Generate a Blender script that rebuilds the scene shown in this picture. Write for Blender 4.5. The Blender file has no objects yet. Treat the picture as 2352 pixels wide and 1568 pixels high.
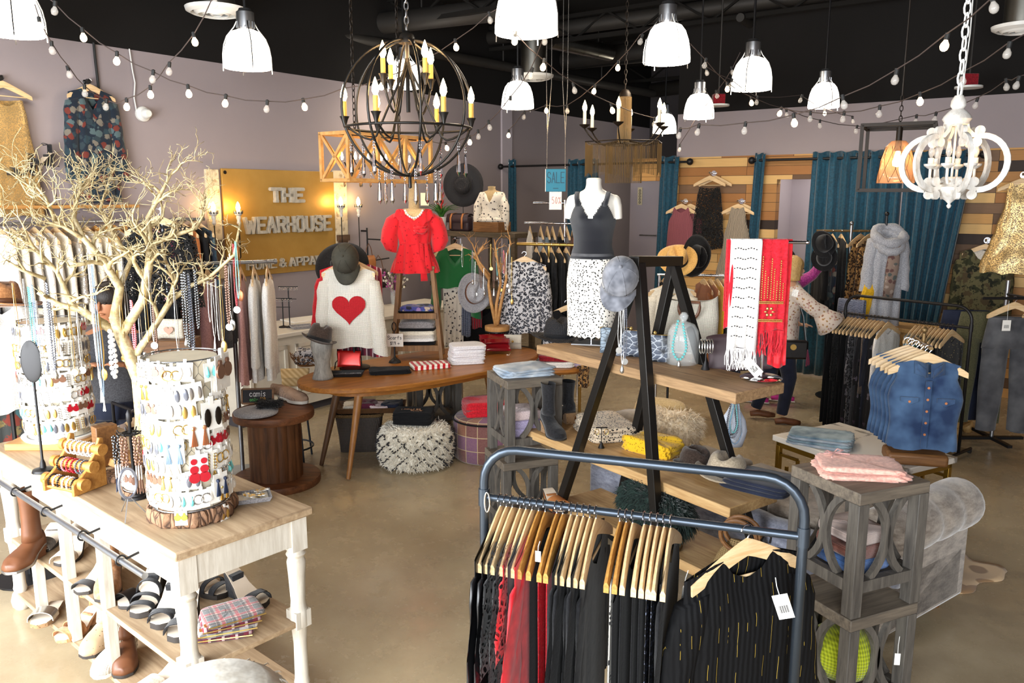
import bpy,math,random
from math import sin,cos,pi,radians,sqrt,atan2
from mathutils import Vector,Matrix,noise as mnoise
Ve,dg=Vector,radians
SC=bpy.context.scene
COL=SC.collection
F_PX,PITCH,CAM_H,WALL=1850.0,dg(10.2),2.2,dg(35.7)
_cam=bpy.data.cameras.new('camera')
_cam.sensor_width=36.0
_cam.lens=36.0*F_PX/2352
_cam.clip_start=0.05
cam=bpy.data.objects.new('camera',_cam)
cam.location=(0,0,CAM_H)
cam.rotation_euler=(pi/2-PITCH,0,0)
COL.objects.link(cam)
SC.camera=cam
W=bpy.data.worlds.new('world')
SC.world=W
W.use_nodes=True
W.node_tree.nodes['Background'].inputs[0].default_value=(0.86,0.92,1.0,1)
W.node_tree.nodes['Background'].inputs[1].default_value=0.9
SC.view_settings.view_transform='Standard'
SC.view_settings.look='None'
SC.view_settings.gamma=1
SC.view_settings.exposure=0.55
SC.cycles.use_denoising=True
SC.cycles.max_bounces=7
SC.cycles.diffuse_bounces=3
SC.cycles.glossy_bounces=3
SC.cycles.transmission_bounces=5
SC.cycles.transparent_max_bounces=8
SC.cycles.caustics_reflective=False
SC.cycles.caustics_refractive=False
SC.cycles.sample_clamp_indirect=4
U=Ve((sin(WALL),cos(WALL),0))
V=Ve((cos(WALL),-sin(WALL),0))
def UV(u,v,z=0.0):
 return U*u+V*v+Ve((0,0,z))
def area(name,loc,target,sx,sy,power,col):
 l=bpy.data.lights.new(name,'AREA')
 l.shape='RECTANGLE'
 l.size,l.size_y,l.energy,l.color=sx,sy,power,col
 o=bpy.data.objects.new(name,l)
 o.location=loc
 o.rotation_euler=(Ve(target)-Ve(loc)).to_track_quat('-Z','Y').to_euler()
 COL.objects.link(o)
 return o
area('window_daylight',UV(-1.0,-3.9,1.6),UV(2.6,-3.3,0.6),3.0,2.4,310,(0.93,0.97,1.0))
area('window_daylight',UV(-2.6,0.6,2.0),UV(4.0,-0.8,0.9),5.0,2.6,420,(0.93,0.97,1.0))
def ray(px,py):
 X,Y=(px-1176.0)/F_PX,(784.0-py)/F_PX
 return Ve((X,cos(PITCH)+Y*sin(PITCH),Y*cos(PITCH)-sin(PITCH)))
CAM0=Ve((0,0,CAM_H))
def G(px,py,z=0.0):
 """point seen at a pixel, at height z"""
 r=ray(px,py)
 return CAM0+r*((z-CAM_H)/r.z)
def GD(px,py,d):
 """point seen at a pixel, at distance d ahead"""
 r=ray(px,py)
 return CAM0+r*(d/r.y)
def GP(px,py,p0,n):
 """point seen at a pixel, on a plane"""
 r=ray(px,py)
 return CAM0+r*((Ve(p0)-CAM0).dot(n)/r.dot(n))
def yaw(a,b):
 return atan2(b[1]-a[1],b[0]-a[0])
class MB:
 def __init__(self):
  self.v,self.f,self.T=[],[],None
 def vert(self,p):
  p=Ve(p)
  if self.T is not None:
   p=self.T@p
  self.v.append(p)
  return len(self.v)-1
 def face(self,*i):
  self.f.append(i)
 def box(self,x0,x1,y0,y1,z0,z1):
  i=[self.vert((x,y,z))for z in(z0,z1)for y in(y0,y1)for x in(x0,x1)]
  for q in((0,2,3,1),(4,5,7,6),(0,1,5,4),(2,6,7,3),(0,4,6,2),(1,3,7,5)):
   self.face(*[i[k]for k in q])
  return self
 def bar(self,a,b,w,h,up=(0,0,1)):
  a,b=Ve(a),Ve(b)
  d=(b-a).normalized()
  s=d.cross(Ve(up))
  if s.length<1e-4:
   s=d.cross(Ve((1,0,0)))
  s.normalize()
  t=s.cross(d)
  i=[]
  for p in(a,b):
   for(k,m)in((-1,-1),(1,-1),(1,1),(-1,1)):
    i.append(self.vert(p+s*(k*w/2)+t*(m*h/2)))
  self.face(3,2,1,0)if False else self.f.append((i[3],i[2],i[1],i[0]))
  self.f.append((i[4],i[5],i[6],i[7]))
  for k in range(4):
   self.f.append((i[k],i[(k+1)%4],i[4+(k+1)%4],i[4+k]))
  return self
 def loft(self,rings,cap0=True,cap1=True,closed=True,loop=False):
  n=len(rings[0])
  idx=[[self.vert(p)for p in r]for r in rings]
  R=list(zip(idx,idx[1:]+([idx[0]]if loop else[])))
  if not loop:
   R=list(zip(idx[:-1],idx[1:]))
  for a,b in R:
   for k in range(n if closed else n-1):
    k2=(k+1)%n
    self.f.append((a[k],a[k2],b[k2],b[k]))
  if not loop and closed:
   if cap0:
    self.f.append(tuple(reversed(idx[0])))
   if cap1:
    self.f.append(tuple(idx[-1]))
  return self
 def tube(self,pts,r,n=8,closed=False,cap=True,flat=1.0,up=None):
  pts=[Ve(p)for p in pts]
  m=len(pts)
  rr=r if isinstance(r,(list,tuple))else[r]*m
  rings,prev=[],None
  for k in range(m):
   if closed:
    t=pts[(k+1)%m]-pts[k-1]
   else:
    t=pts[min(k+1,m-1)]-pts[max(k-1,0)]
   if t.length<1e-9:
    t=Ve((0,0,1))
   t.normalize()
   if up is not None:
    a=Ve(up)-t*t.dot(Ve(up))
    if a.length<1e-3:
     a=t.orthogonal()
   elif prev is None:
    a=t.orthogonal()
   else:
    a=prev-t*prev.dot(t)
    if a.length<1e-6:
     a=t.orthogonal()
   a.normalize()
   prev=a
   b=t.cross(a)
   rings.append([pts[k]+(a*cos(2*pi*j/n)*flat+b*sin(2*pi*j/n))*rr[k]for j in range(n)])
  return self.loft(rings,cap and not closed,cap and not closed,True,closed)
 def lathe(self,prof,n=24,c=(0,0,0),sx=1.0,sy=1.0,jit=None):
  c=Ve(c)
  rings=[]
  for(r,z)in prof:
   rings.append([c+Ve((r*sx*cos(2*pi*k/n),r*sy*sin(2*pi*k/n),z))for k in range(n)])
  if jit:
   rings=[[jit(p)for p in q]for q in rings]
  return self.loft(rings,prof[0][0]>1e-5,prof[-1][0]>1e-5)
 def ball(self,c,r,n=10,m=6):
  r=r if isinstance(r,(list,tuple))else(r,r,r)
  c=Ve(c)
  rings=[]
  for k in range(m+1):
   a=-pi/2+pi*k/m
   q=max(cos(a),0.02)
   rings.append([c+Ve((r[0]*q*cos(2*pi*j/n),r[1]*q*sin(2*pi*j/n),r[2]*sin(a)))for j in range(n)])
  return self.loft(rings)
 def grid(self,nu,nv,fn):
  idx=[[self.vert(fn(i/nu,j/nv))for i in range(nu+1)]for j in range(nv+1)]
  for j in range(nv):
   for i in range(nu):
    self.f.append((idx[j][i],idx[j][i+1],idx[j+1][i+1],idx[j+1][i]))
  return self
 def prism(self,poly,y0,y1):
  """polygon in xz pushed along y"""
  a=[self.vert((x,y0,z))for x,z in poly]
  b=[self.vert((x,y1,z))for x,z in poly]
  n=len(poly)
  self.f.append(tuple(a))
  self.f.append(tuple(reversed(b)))
  for k in range(n):
   self.f.append((a[k],b[k],b[(k+1)%n],a[(k+1)%n]))
  return self
 def plate(self,poly,z0,z1):
  """polygon in xy pushed along z"""
  a=[self.vert((x,y,z0))for x,y in poly]
  b=[self.vert((x,y,z1))for x,y in poly]
  n=len(poly)
  self.f.append(tuple(reversed(a)))
  self.f.append(tuple(b))
  for k in range(n):
   self.f.append((a[k],a[(k+1)%n],b[(k+1)%n],b[k]))
  return self
 def build(self,name,mat,parent=None,loc=None,rz=0.0,bevel=0.0,angle=40,sub=0,solid=0.0,remesh=0.0):
  me=bpy.data.meshes.new(name)
  me.from_pydata(self.v,[],self.f)
  me.update()
  me.polygons.foreach_set('use_smooth',[True]*len(me.polygons))
  if angle<180:
   me.set_sharp_from_angle(angle=dg(angle))
  o=bpy.data.objects.new(name,me)
  COL.objects.link(o)
  if mat is not None:
   me.materials.append(M(mat)if isinstance(mat,str)else mat)
  if parent is not None:
   o.parent=parent
  if loc is not None:
   o.location=loc
  o.rotation_euler=(0,0,rz)
  if remesh:
   q=o.modifiers.new('remesh','REMESH')
   q.mode,q.voxel_size,q.use_smooth_shade='VOXEL',remesh,True
   q=o.modifiers.new('smooth','SMOOTH')
   q.factor,q.iterations=0.5,4
  if solid:
   q=o.modifiers.new('solid','SOLIDIFY')
   q.thickness=solid
  if bevel:
   q=o.modifiers.new('bevel','BEVEL')
   q.width,q.segments,q.limit_method,q.angle_limit=bevel,2,'ANGLE',dg(50)
  if sub:
   q=o.modifiers.new('sub','SUBSURF')
   q.levels=q.render_levels=sub
  return o
def tag(o,label,cat,group=None,kind=None):
 o['label']=label
 o['category']=cat
 if group:
  o['group']=group
 if kind:
  o['kind']=kind
 return o
def thing(name,label,cat,loc=(0,0,0),rz=0.0,group=None):
 o=bpy.data.objects.new(name,None)
 o.empty_display_size=0.05
 COL.objects.link(o)
 o.location=loc
 o.rotation_euler=(0,0,rz)
 return tag(o,label,cat,group)
def struct(o):
 o['kind']='structure'
 return o
KIDS={}
def dup(root,loc,rz=None,label=None,group=None,scale=None,eul=None):
 r=root.copy()
 COL.objects.link(r)
 r.location=loc
 if rz is not None:
  r.rotation_euler=(0,0,rz)
 if eul is not None:
  r.rotation_euler=eul
 if scale:
  r.scale=(scale,)*3 if not isinstance(scale,tuple)else scale
 if label:
  r['label']=label
 if group:
  r['group']=group
 def rec(src,dst):
  for ch in list(src.children):
   c=ch.copy()
   COL.objects.link(c)
   c.parent=dst
   rec(ch,c)
 rec(root,r)
 return r
def lin(c):
 c=c/255.0
 return c/12.92 if c<=0.04045 else((c+0.055)/1.055)**2.4
def rgb(c):
 return(lin(c[0]),lin(c[1]),lin(c[2]),1.0)
MATS={}
class NT:
 def __init__(self,name):
  self.m=bpy.data.materials.new(name)
  self.m.use_nodes=True
  self.t=self.m.node_tree
  self.b=self.t.nodes['Principled BSDF']
  self.co=None
 def n(self,typ,**kw):
  q=self.t.nodes.new('ShaderNode'+typ)
  for k,val in kw.items():
   setattr(q,k,val)
  return q
 def l(self,a,b):
  self.t.links.new(a,b)
 def coord(self,scale=(1,1,1),rot=(0,0,0)):
  if self.co is None:
   self.co=self.n('TexCoord').outputs['Object']
  if scale==(1,1,1)and rot==(0,0,0):
   return self.co
  mp=self.n('Mapping')
  mp.inputs['Scale'].default_value=scale
  mp.inputs['Rotation'].default_value=rot
  self.l(self.co,mp.inputs['Vector'])
  return mp.outputs[0]
 def noise(self,scale,detail=3,rough=.5,st=(1,1,1),dist=0):
  q=self.n('TexNoise')
  q.inputs['Scale'].default_value=scale
  q.inputs['Detail'].default_value=detail
  q.inputs['Roughness'].default_value=rough
  q.inputs['Distortion'].default_value=dist
  self.l(self.coord(st),q.inputs['Vector'])
  return q.outputs['Fac']
 def wave(self,scale,st=(1,1,1),dist=0,rot=(0,0,0),direction='X'):
  q=self.n('TexWave',bands_direction=direction)
  q.inputs['Scale'].default_value=scale
  q.inputs['Distortion'].default_value=dist
  self.l(self.coord(st,rot),q.inputs['Vector'])
  return q.outputs['Fac']
 def voro(self,scale,feature='F1',st=(1,1,1),warp=0):
  q=self.n('TexVoronoi',feature=feature)
  q.inputs['Scale'].default_value=scale
  self.l(self.coord(st),q.inputs['Vector'])
  return q.outputs['Distance'],(q.outputs['Color']if feature!='DISTANCE_TO_EDGE' else None)
 def ramp(self,fac,stops,const=False):
  q=self.n('ValToRGB')
  e=q.color_ramp.elements
  if const:
   q.color_ramp.interpolation='CONSTANT'
  while len(e)<len(stops):
   e.new(0.5)
  for k,(p,c)in enumerate(stops):
   e[k].position=p
   e[k].color=rgb(c)if len(c)==3 else c
  self.l(fac,q.inputs[0])
  return q.outputs[0]
 def mix(self,fac,a,b,typ='MIX'):
  q=self.n('MixRGB',blend_type=typ)
  for s,val in((0,fac),(1,a),(2,b)):
   if hasattr(val,'links'):
    self.l(val,q.inputs[s])
   elif s==0:
    q.inputs[0].default_value=val
   else:
    q.inputs[s].default_value=rgb(val)
  return q.outputs[0]
 def math(self,op,a,b=0.0):
  q=self.n('Math',operation=op)
  for s,val in((0,a),(1,b)):
   if hasattr(val,'links'):
    self.l(val,q.inputs[s])
   else:
    q.inputs[s].default_value=val
  return q.outputs[0]
 def bump(self,h,strength=.3,dist=.01):
  q=self.n('Bump')
  q.inputs['Strength'].default_value=strength
  q.inputs['Distance'].default_value=dist
  self.l(h,q.inputs['Height'])
  self.l(q.outputs[0],self.b.inputs['Normal'])
 def done(self,col=None,rough=.7,metal=0.0,spec=.4,sheen=0.0,alpha=None,emit=None):
  b=self.b
  if col is not None:
   if hasattr(col,'links'):
    self.l(col,b.inputs['Base Color'])
   else:
    b.inputs['Base Color'].default_value=rgb(col)
  if hasattr(rough,'links'):
   self.l(rough,b.inputs['Roughness'])
  else:
   b.inputs['Roughness'].default_value=rough
  b.inputs['Metallic'].default_value=metal
  b.inputs['Specular IOR Level'].default_value=spec
  if sheen:
   b.inputs['Sheen Weight'].default_value=sheen
  if alpha is not None:
   self.l(alpha,b.inputs['Alpha'])
  if emit:
   b.inputs['Emission Color'].default_value=rgb(emit[0])
   b.inputs['Emission Strength'].default_value=emit[1]
  return self.m
def cloth(c,c2=None,scale=140,rough=.85,sheen=.25,st=(1,1,1),bumpy=.35):
 def mk(t):
  nz=t.noise(scale,2,.6,st)
  big=t.noise(6,3)
  a=tuple(max(0,x*.93)for x in c)
  col=t.mix(t.ramp(nz,[(.35,(0,0,0)),(.65,(255,255,255))]),a,c2 or c)
  t.bump(t.mix(.5,nz,big,'ADD'),bumpy,.004)
  t.done(col,rough,0,.25,sheen)
 return mk
def knit(c,scale=60,c2=None):
 def mk(t):
  w=t.wave(scale,(1,1,1),1.5)
  w2=t.wave(scale*.8,(1,1,1),1,direction='Z')
  h=t.mix(.5,w,w2)
  a=tuple(x*.8 for x in c)
  t.bump(h,.6,.006)
  t.done(t.mix(h,a,c2 or c),.9,0,.2,.3)
 return mk
def paint(c,rough=.5,metal=0.0,spec=.5,n=.06,scale=9):
 def mk(t):
  nz=t.noise(scale,4,.6)
  a,b=tuple(max(0,x*(1-n))for x in c),tuple(min(255,x*(1+n))for x in c)
  t.done(t.mix(nz,a,b),rough,metal,spec)
 return mk
def wood(c1,c2,scale=5,rough=.55,st=(1,12,12),bumpy=.15,knots=False):
 def mk(t):
  g=t.noise(scale,6,.65,st,.4)
  big=t.noise(scale*.35,2,.5,(1,3,3))
  col=t.mix(t.ramp(g,[(.3,(0,0,0)),(.7,(255,255,255))]),c1,c2)
  col=t.mix(t.math('MULTIPLY',big,.35),col,tuple(x*.7 for x in c1))
  t.bump(g,bumpy,.004)
  t.done(col,rough,0,.4)
 return mk
def glow(c,s,sample=True):
 def mk(t):
  t.done(c,.5,emit=(c,s))
  if not sample:
   t.m.cycles.emission_sampling='NONE'
 return mk
def glass(c=(255,255,255),rough=.02,ior=1.35):
 def mk(t):
  t.done(c,rough,0,.5)
  t.b.inputs['Transmission Weight'].default_value=1
  t.b.inputs['IOR'].default_value=ior
 return mk
def shell(c,a):
 def mk(t):
  t.done(c,.04,0,.6)
  t.b.inputs['Alpha'].default_value=a
 return mk
def leopard(bg,spot,centre,scale=26):
 def mk(t):
  q=t.n('TexVoronoi',feature='F1')
  q.inputs['Scale'].default_value=scale
  wn=t.n('TexNoise')
  wn.inputs['Scale'].default_value=scale*.9
  t.l(t.coord(),wn.inputs['Vector'])
  mx=t.n('MixRGB',blend_type='ADD')
  mx.inputs[0].default_value=.035
  t.l(t.coord(),mx.inputs[1])
  t.l(wn.outputs['Color'],mx.inputs[2])
  t.l(mx.outputs[0],q.inputs['Vector'])
  col=t.ramp(q.outputs['Distance'],[(0,centre),(.26,centre),(.28,spot),(.5,spot),(.54,bg),(1,bg)])
  t.done(col,.8,0,.25,.2)
 return mk
def spots(bg,spot,scale=40,size=.3,rough=.8):
 def mk(t):
  wn=t.n('TexNoise')
  wn.inputs['Scale'].default_value=scale*.7
  t.l(t.coord(),wn.inputs['Vector'])
  mx=t.n('MixRGB',blend_type='ADD')
  mx.inputs[0].default_value=.5/scale
  t.l(t.coord(),mx.inputs[1])
  t.l(wn.outputs['Color'],mx.inputs[2])
  q=t.n('TexVoronoi')
  q.inputs['Scale'].default_value=scale
  t.l(mx.outputs[0],q.inputs['Vector'])
  t.done(t.ramp(q.outputs['Distance'],[(size-.02,spot),(size+.03,bg)]),rough,0,.25,.2)
 return mk
def floral(bg,cols,scale=16,thr=.42):
 def mk(t):
  d,cc=t.voro(scale)
  sep=t.n('SeparateColor')
  t.l(cc,sep.inputs[0])
  k=len(cols)
  pc=t.ramp(sep.outputs[0],[(i/k,cols[i])for i in range(k)],True)
  nz=t.noise(scale*2.2,3,.7)
  fac=t.ramp(t.math('ADD',d,t.math('MULTIPLY',t.math('SUBTRACT',nz,.5),.8)),[(thr-.03,(255,255,255)),(thr+.03,(0,0,0))])
  t.done(t.mix(fac,bg,pc),.8,0,.25,.2)
 return mk
def lace(c,scale=45):
 def mk(t):
  d,_=t.voro(scale,'DISTANCE_TO_EDGE')
  nz=t.noise(14,3)
  a=t.ramp(t.math('ADD',d,t.math('MULTIPLY',nz,.18)),[(.22,(255,255,255)),(.27,(40,40,40))])
  t.bump(d,.5,.004)
  t.done(t.mix(t.noise(90,2),tuple(x*.6 for x in c),c),.8,0,.3,.2,alpha=a)
 return mk
def stripes(c1,c2,scale,rot=(0,0,0),direction='X',rough=.8,soft=.05,dist=0):
 def mk(t):
  w=t.wave(scale,(1,1,1),dist,rot,direction)
  t.done(t.ramp(w,[(.5-soft,c1),(.5+soft,c2)]),rough,0,.3,.2)
  t.bump(t.noise(120,2),.3,.003)
 return mk
def denim(c,c2,scale=5):
 def mk(t):
  fade=t.noise(scale,3,.55)
  tw=t.wave(190,(1,1,1),.5,(0,dg(35),0))
  col=t.mix(t.ramp(fade,[(.35,(0,0,0)),(.68,(255,255,255))]),c,c2)
  col=t.mix(t.math('MULTIPLY',tw,.25),col,tuple(x*.6 for x in c))
  t.bump(t.noise(160,2),.4,.003)
  t.done(col,.85,0,.2,.2)
 return mk
def sparkle(c,c2,scale=220,rough=.3,thr=.62):
 def mk(t):
  _,cc=t.voro(scale)
  sep=t.n('SeparateColor')
  t.l(cc,sep.inputs[0])
  f=t.ramp(sep.outputs[0],[(thr,(0,0,0)),(thr+.05,(255,255,255))])
  t.l(f,t.b.inputs['Metallic'])
  t.bump(sep.outputs[1],.9,.004)
  t.done(t.mix(f,c,c2),rough,0,.6)
  t.l(f,t.b.inputs['Metallic'])
 return mk
LIB={}
def M(name):
 if name not in MATS:
  t=NT(name)
  LIB[name](t)
  MATS[name]=t.m
 return MATS[name]
def _floor(t):
 a=t.noise(1.1,6,.6)
 b=t.noise(7,5,.65)
 c=t.noise(60,3,.6)
 col=t.mix(t.ramp(a,[(.32,(0,0,0)),(.68,(255,255,255))]),(156,136,106),(198,180,146))
 col=t.mix(t.math('MULTIPLY',b,.5),col,(140,120,90))
 col=t.mix(t.math('MULTIPLY',c,.2),col,(200,190,168))
 r=t.ramp(b,[(.3,(105,105,105)),(.75,(165,165,165))])
 t.bump(b,.05,.003)
 t.done(col,r,0,.5)
def _planks(t):
 sx=t.n('SeparateXYZ')
 t.l(t.coord(),sx.inputs[0])
 cx=t.n('CombineXYZ')
 t.l(sx.outputs[0],cx.inputs[0])
 t.l(sx.outputs[2],cx.inputs[1])
 q=t.n('TexBrick')
 q.offset=.37
 q.offset_frequency=3
 for k,val in(('Scale',1.0),('Mortar Size',.0022),('Mortar Smooth',.1),('Brick Width',.92),('Row Height',.112)):
  q.inputs[k].default_value=val
 q.inputs['Color1'].default_value=(0,0,0,1)
 q.inputs['Color2'].default_value=(1,1,1,1)
 q.inputs['Mortar'].default_value=(0,0,0,1)
 t.l(cx.outputs[0],q.inputs['Vector'])
 base=t.ramp(q.outputs['Color'],[(0,(52,38,30)),(.09,(104,78,56)),(.2,(176,126,72)),(.4,(206,156,92)),(.58,(164,112,62)),(.68,(222,180,116)),(.9,(128,98,72))],True)
 g=t.noise(3,6,.65,(1.5,1,22),.5)
 col=t.mix(t.math('MULTIPLY',g,.7),base,(96,66,40),'MULTIPLY')
 col=t.mix(.3,base,col)
 col=t.mix(q.outputs['Fac'],col,(30,22,16))
 t.bump(t.math('SUBTRACT',t.math('MULTIPLY',g,.3),q.outputs['Fac']),.5,.006)
 t.done(col,.6,0,.3)
def _marble(t):
 d,_=t.voro(2.2,'DISTANCE_TO_EDGE')
 nz=t.noise(4,6,.65)
 f=t.ramp(t.math('ADD',d,t.math('MULTIPLY',t.math('SUBTRACT',nz,.5),.5)),[(.0,(130,124,116)),(.05,(226,220,210)),(1,(240,236,228))])
 t.done(f,.2,0,.5)
def _plaid(bg,lines):
 def mk(t):
  col=None
  for k,(c,sc,w,ph)in enumerate(lines):
   for d in('X','Y'):
    wv=t.n('TexWave',bands_direction=d)
    wv.inputs['Scale'].default_value=sc
    wv.inputs['Phase Offset'].default_value=ph
    t.l(t.coord(),wv.inputs['Vector'])
    f=t.math('MULTIPLY',t.math('GREATER_THAN',wv.outputs['Fac'],1-w),.6)
    col=t.mix(f,col if col is not None else bg,c)
  t.bump(t.noise(220,2),.5,.003)
  t.done(col,.95,0,.2,.3)
 return mk
def _heart(t):
 knit((232,224,208),46,(250,246,236))(t)
def _patch(t):
 q=t.n('TexBrick')
 for k,val in(('Scale',1.0),('Mortar Size',.003),('Brick Width',.11),('Row Height',.12)):
  q.inputs[k].default_value=val
 q.offset=0
 q.inputs['Color1'].default_value=(0,0,0,1)
 q.inputs['Color2'].default_value=(1,1,1,1)
 sx=t.n('SeparateXYZ')
 t.l(t.coord(),sx.inputs[0])
 an=t.math('ARCTAN2',sx.outputs[1],sx.outputs[0])
 cx=t.n('CombineXYZ')
 t.l(t.math('MULTIPLY',an,.3),cx.inputs[0])
 t.l(sx.outputs[2],cx.inputs[1])
 t.l(cx.outputs[0],q.inputs['Vector'])
 col=t.ramp(q.outputs['Color'],[(0,(92,36,58)),(.25,(104,62,110)),(.45,(120,66,52)),(.65,(70,42,80)),(.85,(126,84,70))],True)
 nz=t.noise(90,3,.7)
 col=t.mix(t.math('MULTIPLY',nz,.5),col,(170,140,110))
 col=t.mix(q.outputs['Fac'],col,(190,170,130))
 t.bump(nz,.6,.004)
 t.done(col,.85,0,.2,.3)
def _camo(t):
 a,b=t.noise(9,4,.6),t.noise(13,4,.6,(1,1.2,.8))
 col=t.ramp(a,[(0,(50,52,36)),(.42,(50,52,36)),(.44,(92,88,62)),(.56,(92,88,62)),(.58,(74,64,46)),(1,(74,64,46))])
 col=t.mix(t.ramp(b,[(.55,(0,0,0)),(.58,(255,255,255))]),col,(34,36,28))
 t.done(col,.85,0,.2)
def _snake(c1,c2):
 def mk(t):
  d,_=t.voro(26,'DISTANCE_TO_EDGE',(1,1,1.6))
  big=t.noise(9,2)
  t.bump(d,.5,.003)
  col=t.ramp(d,[(.03,c2),(.1,c1)])
  t.done(t.mix(t.ramp(big,[(.5,(0,0,0)),(.56,(255,255,255))]),col,tuple(x*.45 for x in c1)),.4,0,.5)
 return mk
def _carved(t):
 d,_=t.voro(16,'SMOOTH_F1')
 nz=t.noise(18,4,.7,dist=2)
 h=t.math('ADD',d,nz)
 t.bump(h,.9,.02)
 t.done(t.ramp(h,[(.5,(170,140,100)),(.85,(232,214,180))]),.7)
def _velvet(c1,c2):
 def mk(t):
  nz=t.noise(9,5,.7,(1,1,3))
  n2=t.noise(70,3,.7)
  col=t.mix(t.ramp(t.math('ADD',nz,t.math('MULTIPLY',n2,.25)),[(.5,(0,0,0)),(.78,(255,255,255))]),c1,c2)
  t.bump(n2,.3,.004)
  t.done(col,.65,0,.3,.6)
 return mk
def _bark(t):
 d,_=t.voro(34,'DISTANCE_TO_EDGE',(1,1,.3))
 nz=t.noise(30,5,.7)
 t.bump(t.math('ADD',d,t.math('MULTIPLY',nz,.3)),1,.02)
 t.done(t.mix(t.ramp(d,[(0,(0,0,0)),(.12,(255,255,255))]),(54,36,26),t.mix(nz,(110,78,56),(168,130,100))),.9)
def _cherub(t):
 nz=t.noise(5,3)
 t.done(t.mix(nz,(166,126,54),(194,152,78)),.45,.25,.5)
 t.bump(t.noise(50,4),.15,.004)
def _wicker(c1,c2):
 def mk(t):
  a=t.wave(30,(1,1,1),1,(0,0,.5))
  b=t.wave(38,(1,1,1),.6,direction='Z')
  h=t.math('MULTIPLY',a,b)
  t.bump(h,1,.01)
  t.done(t.mix(h,c1,c2),.8)
 return mk
def _tweed(t):
 nz=t.noise(120,3,.7)
 w=t.wave(16,direction='X')
 t.bump(w,.3,.01)
 t.done(t.mix(nz,(150,112,110),(120,60,74)),.85,0,.2,.3)
def _lurex(t):
 w=t.math('GREATER_THAN',t.wave(9,dist=1.2),.9975)
 f=t.math('MULTIPLY',w,t.math('GREATER_THAN',t.noise(30,2,st=(1,1,.35)),.55))
 t.bump(t.wave(16,dist=2),.3,.01)
 t.done(t.mix(f,(9,9,11),(190,158,60)),.8,0,.2)
BLK=(11,11,13)
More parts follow.
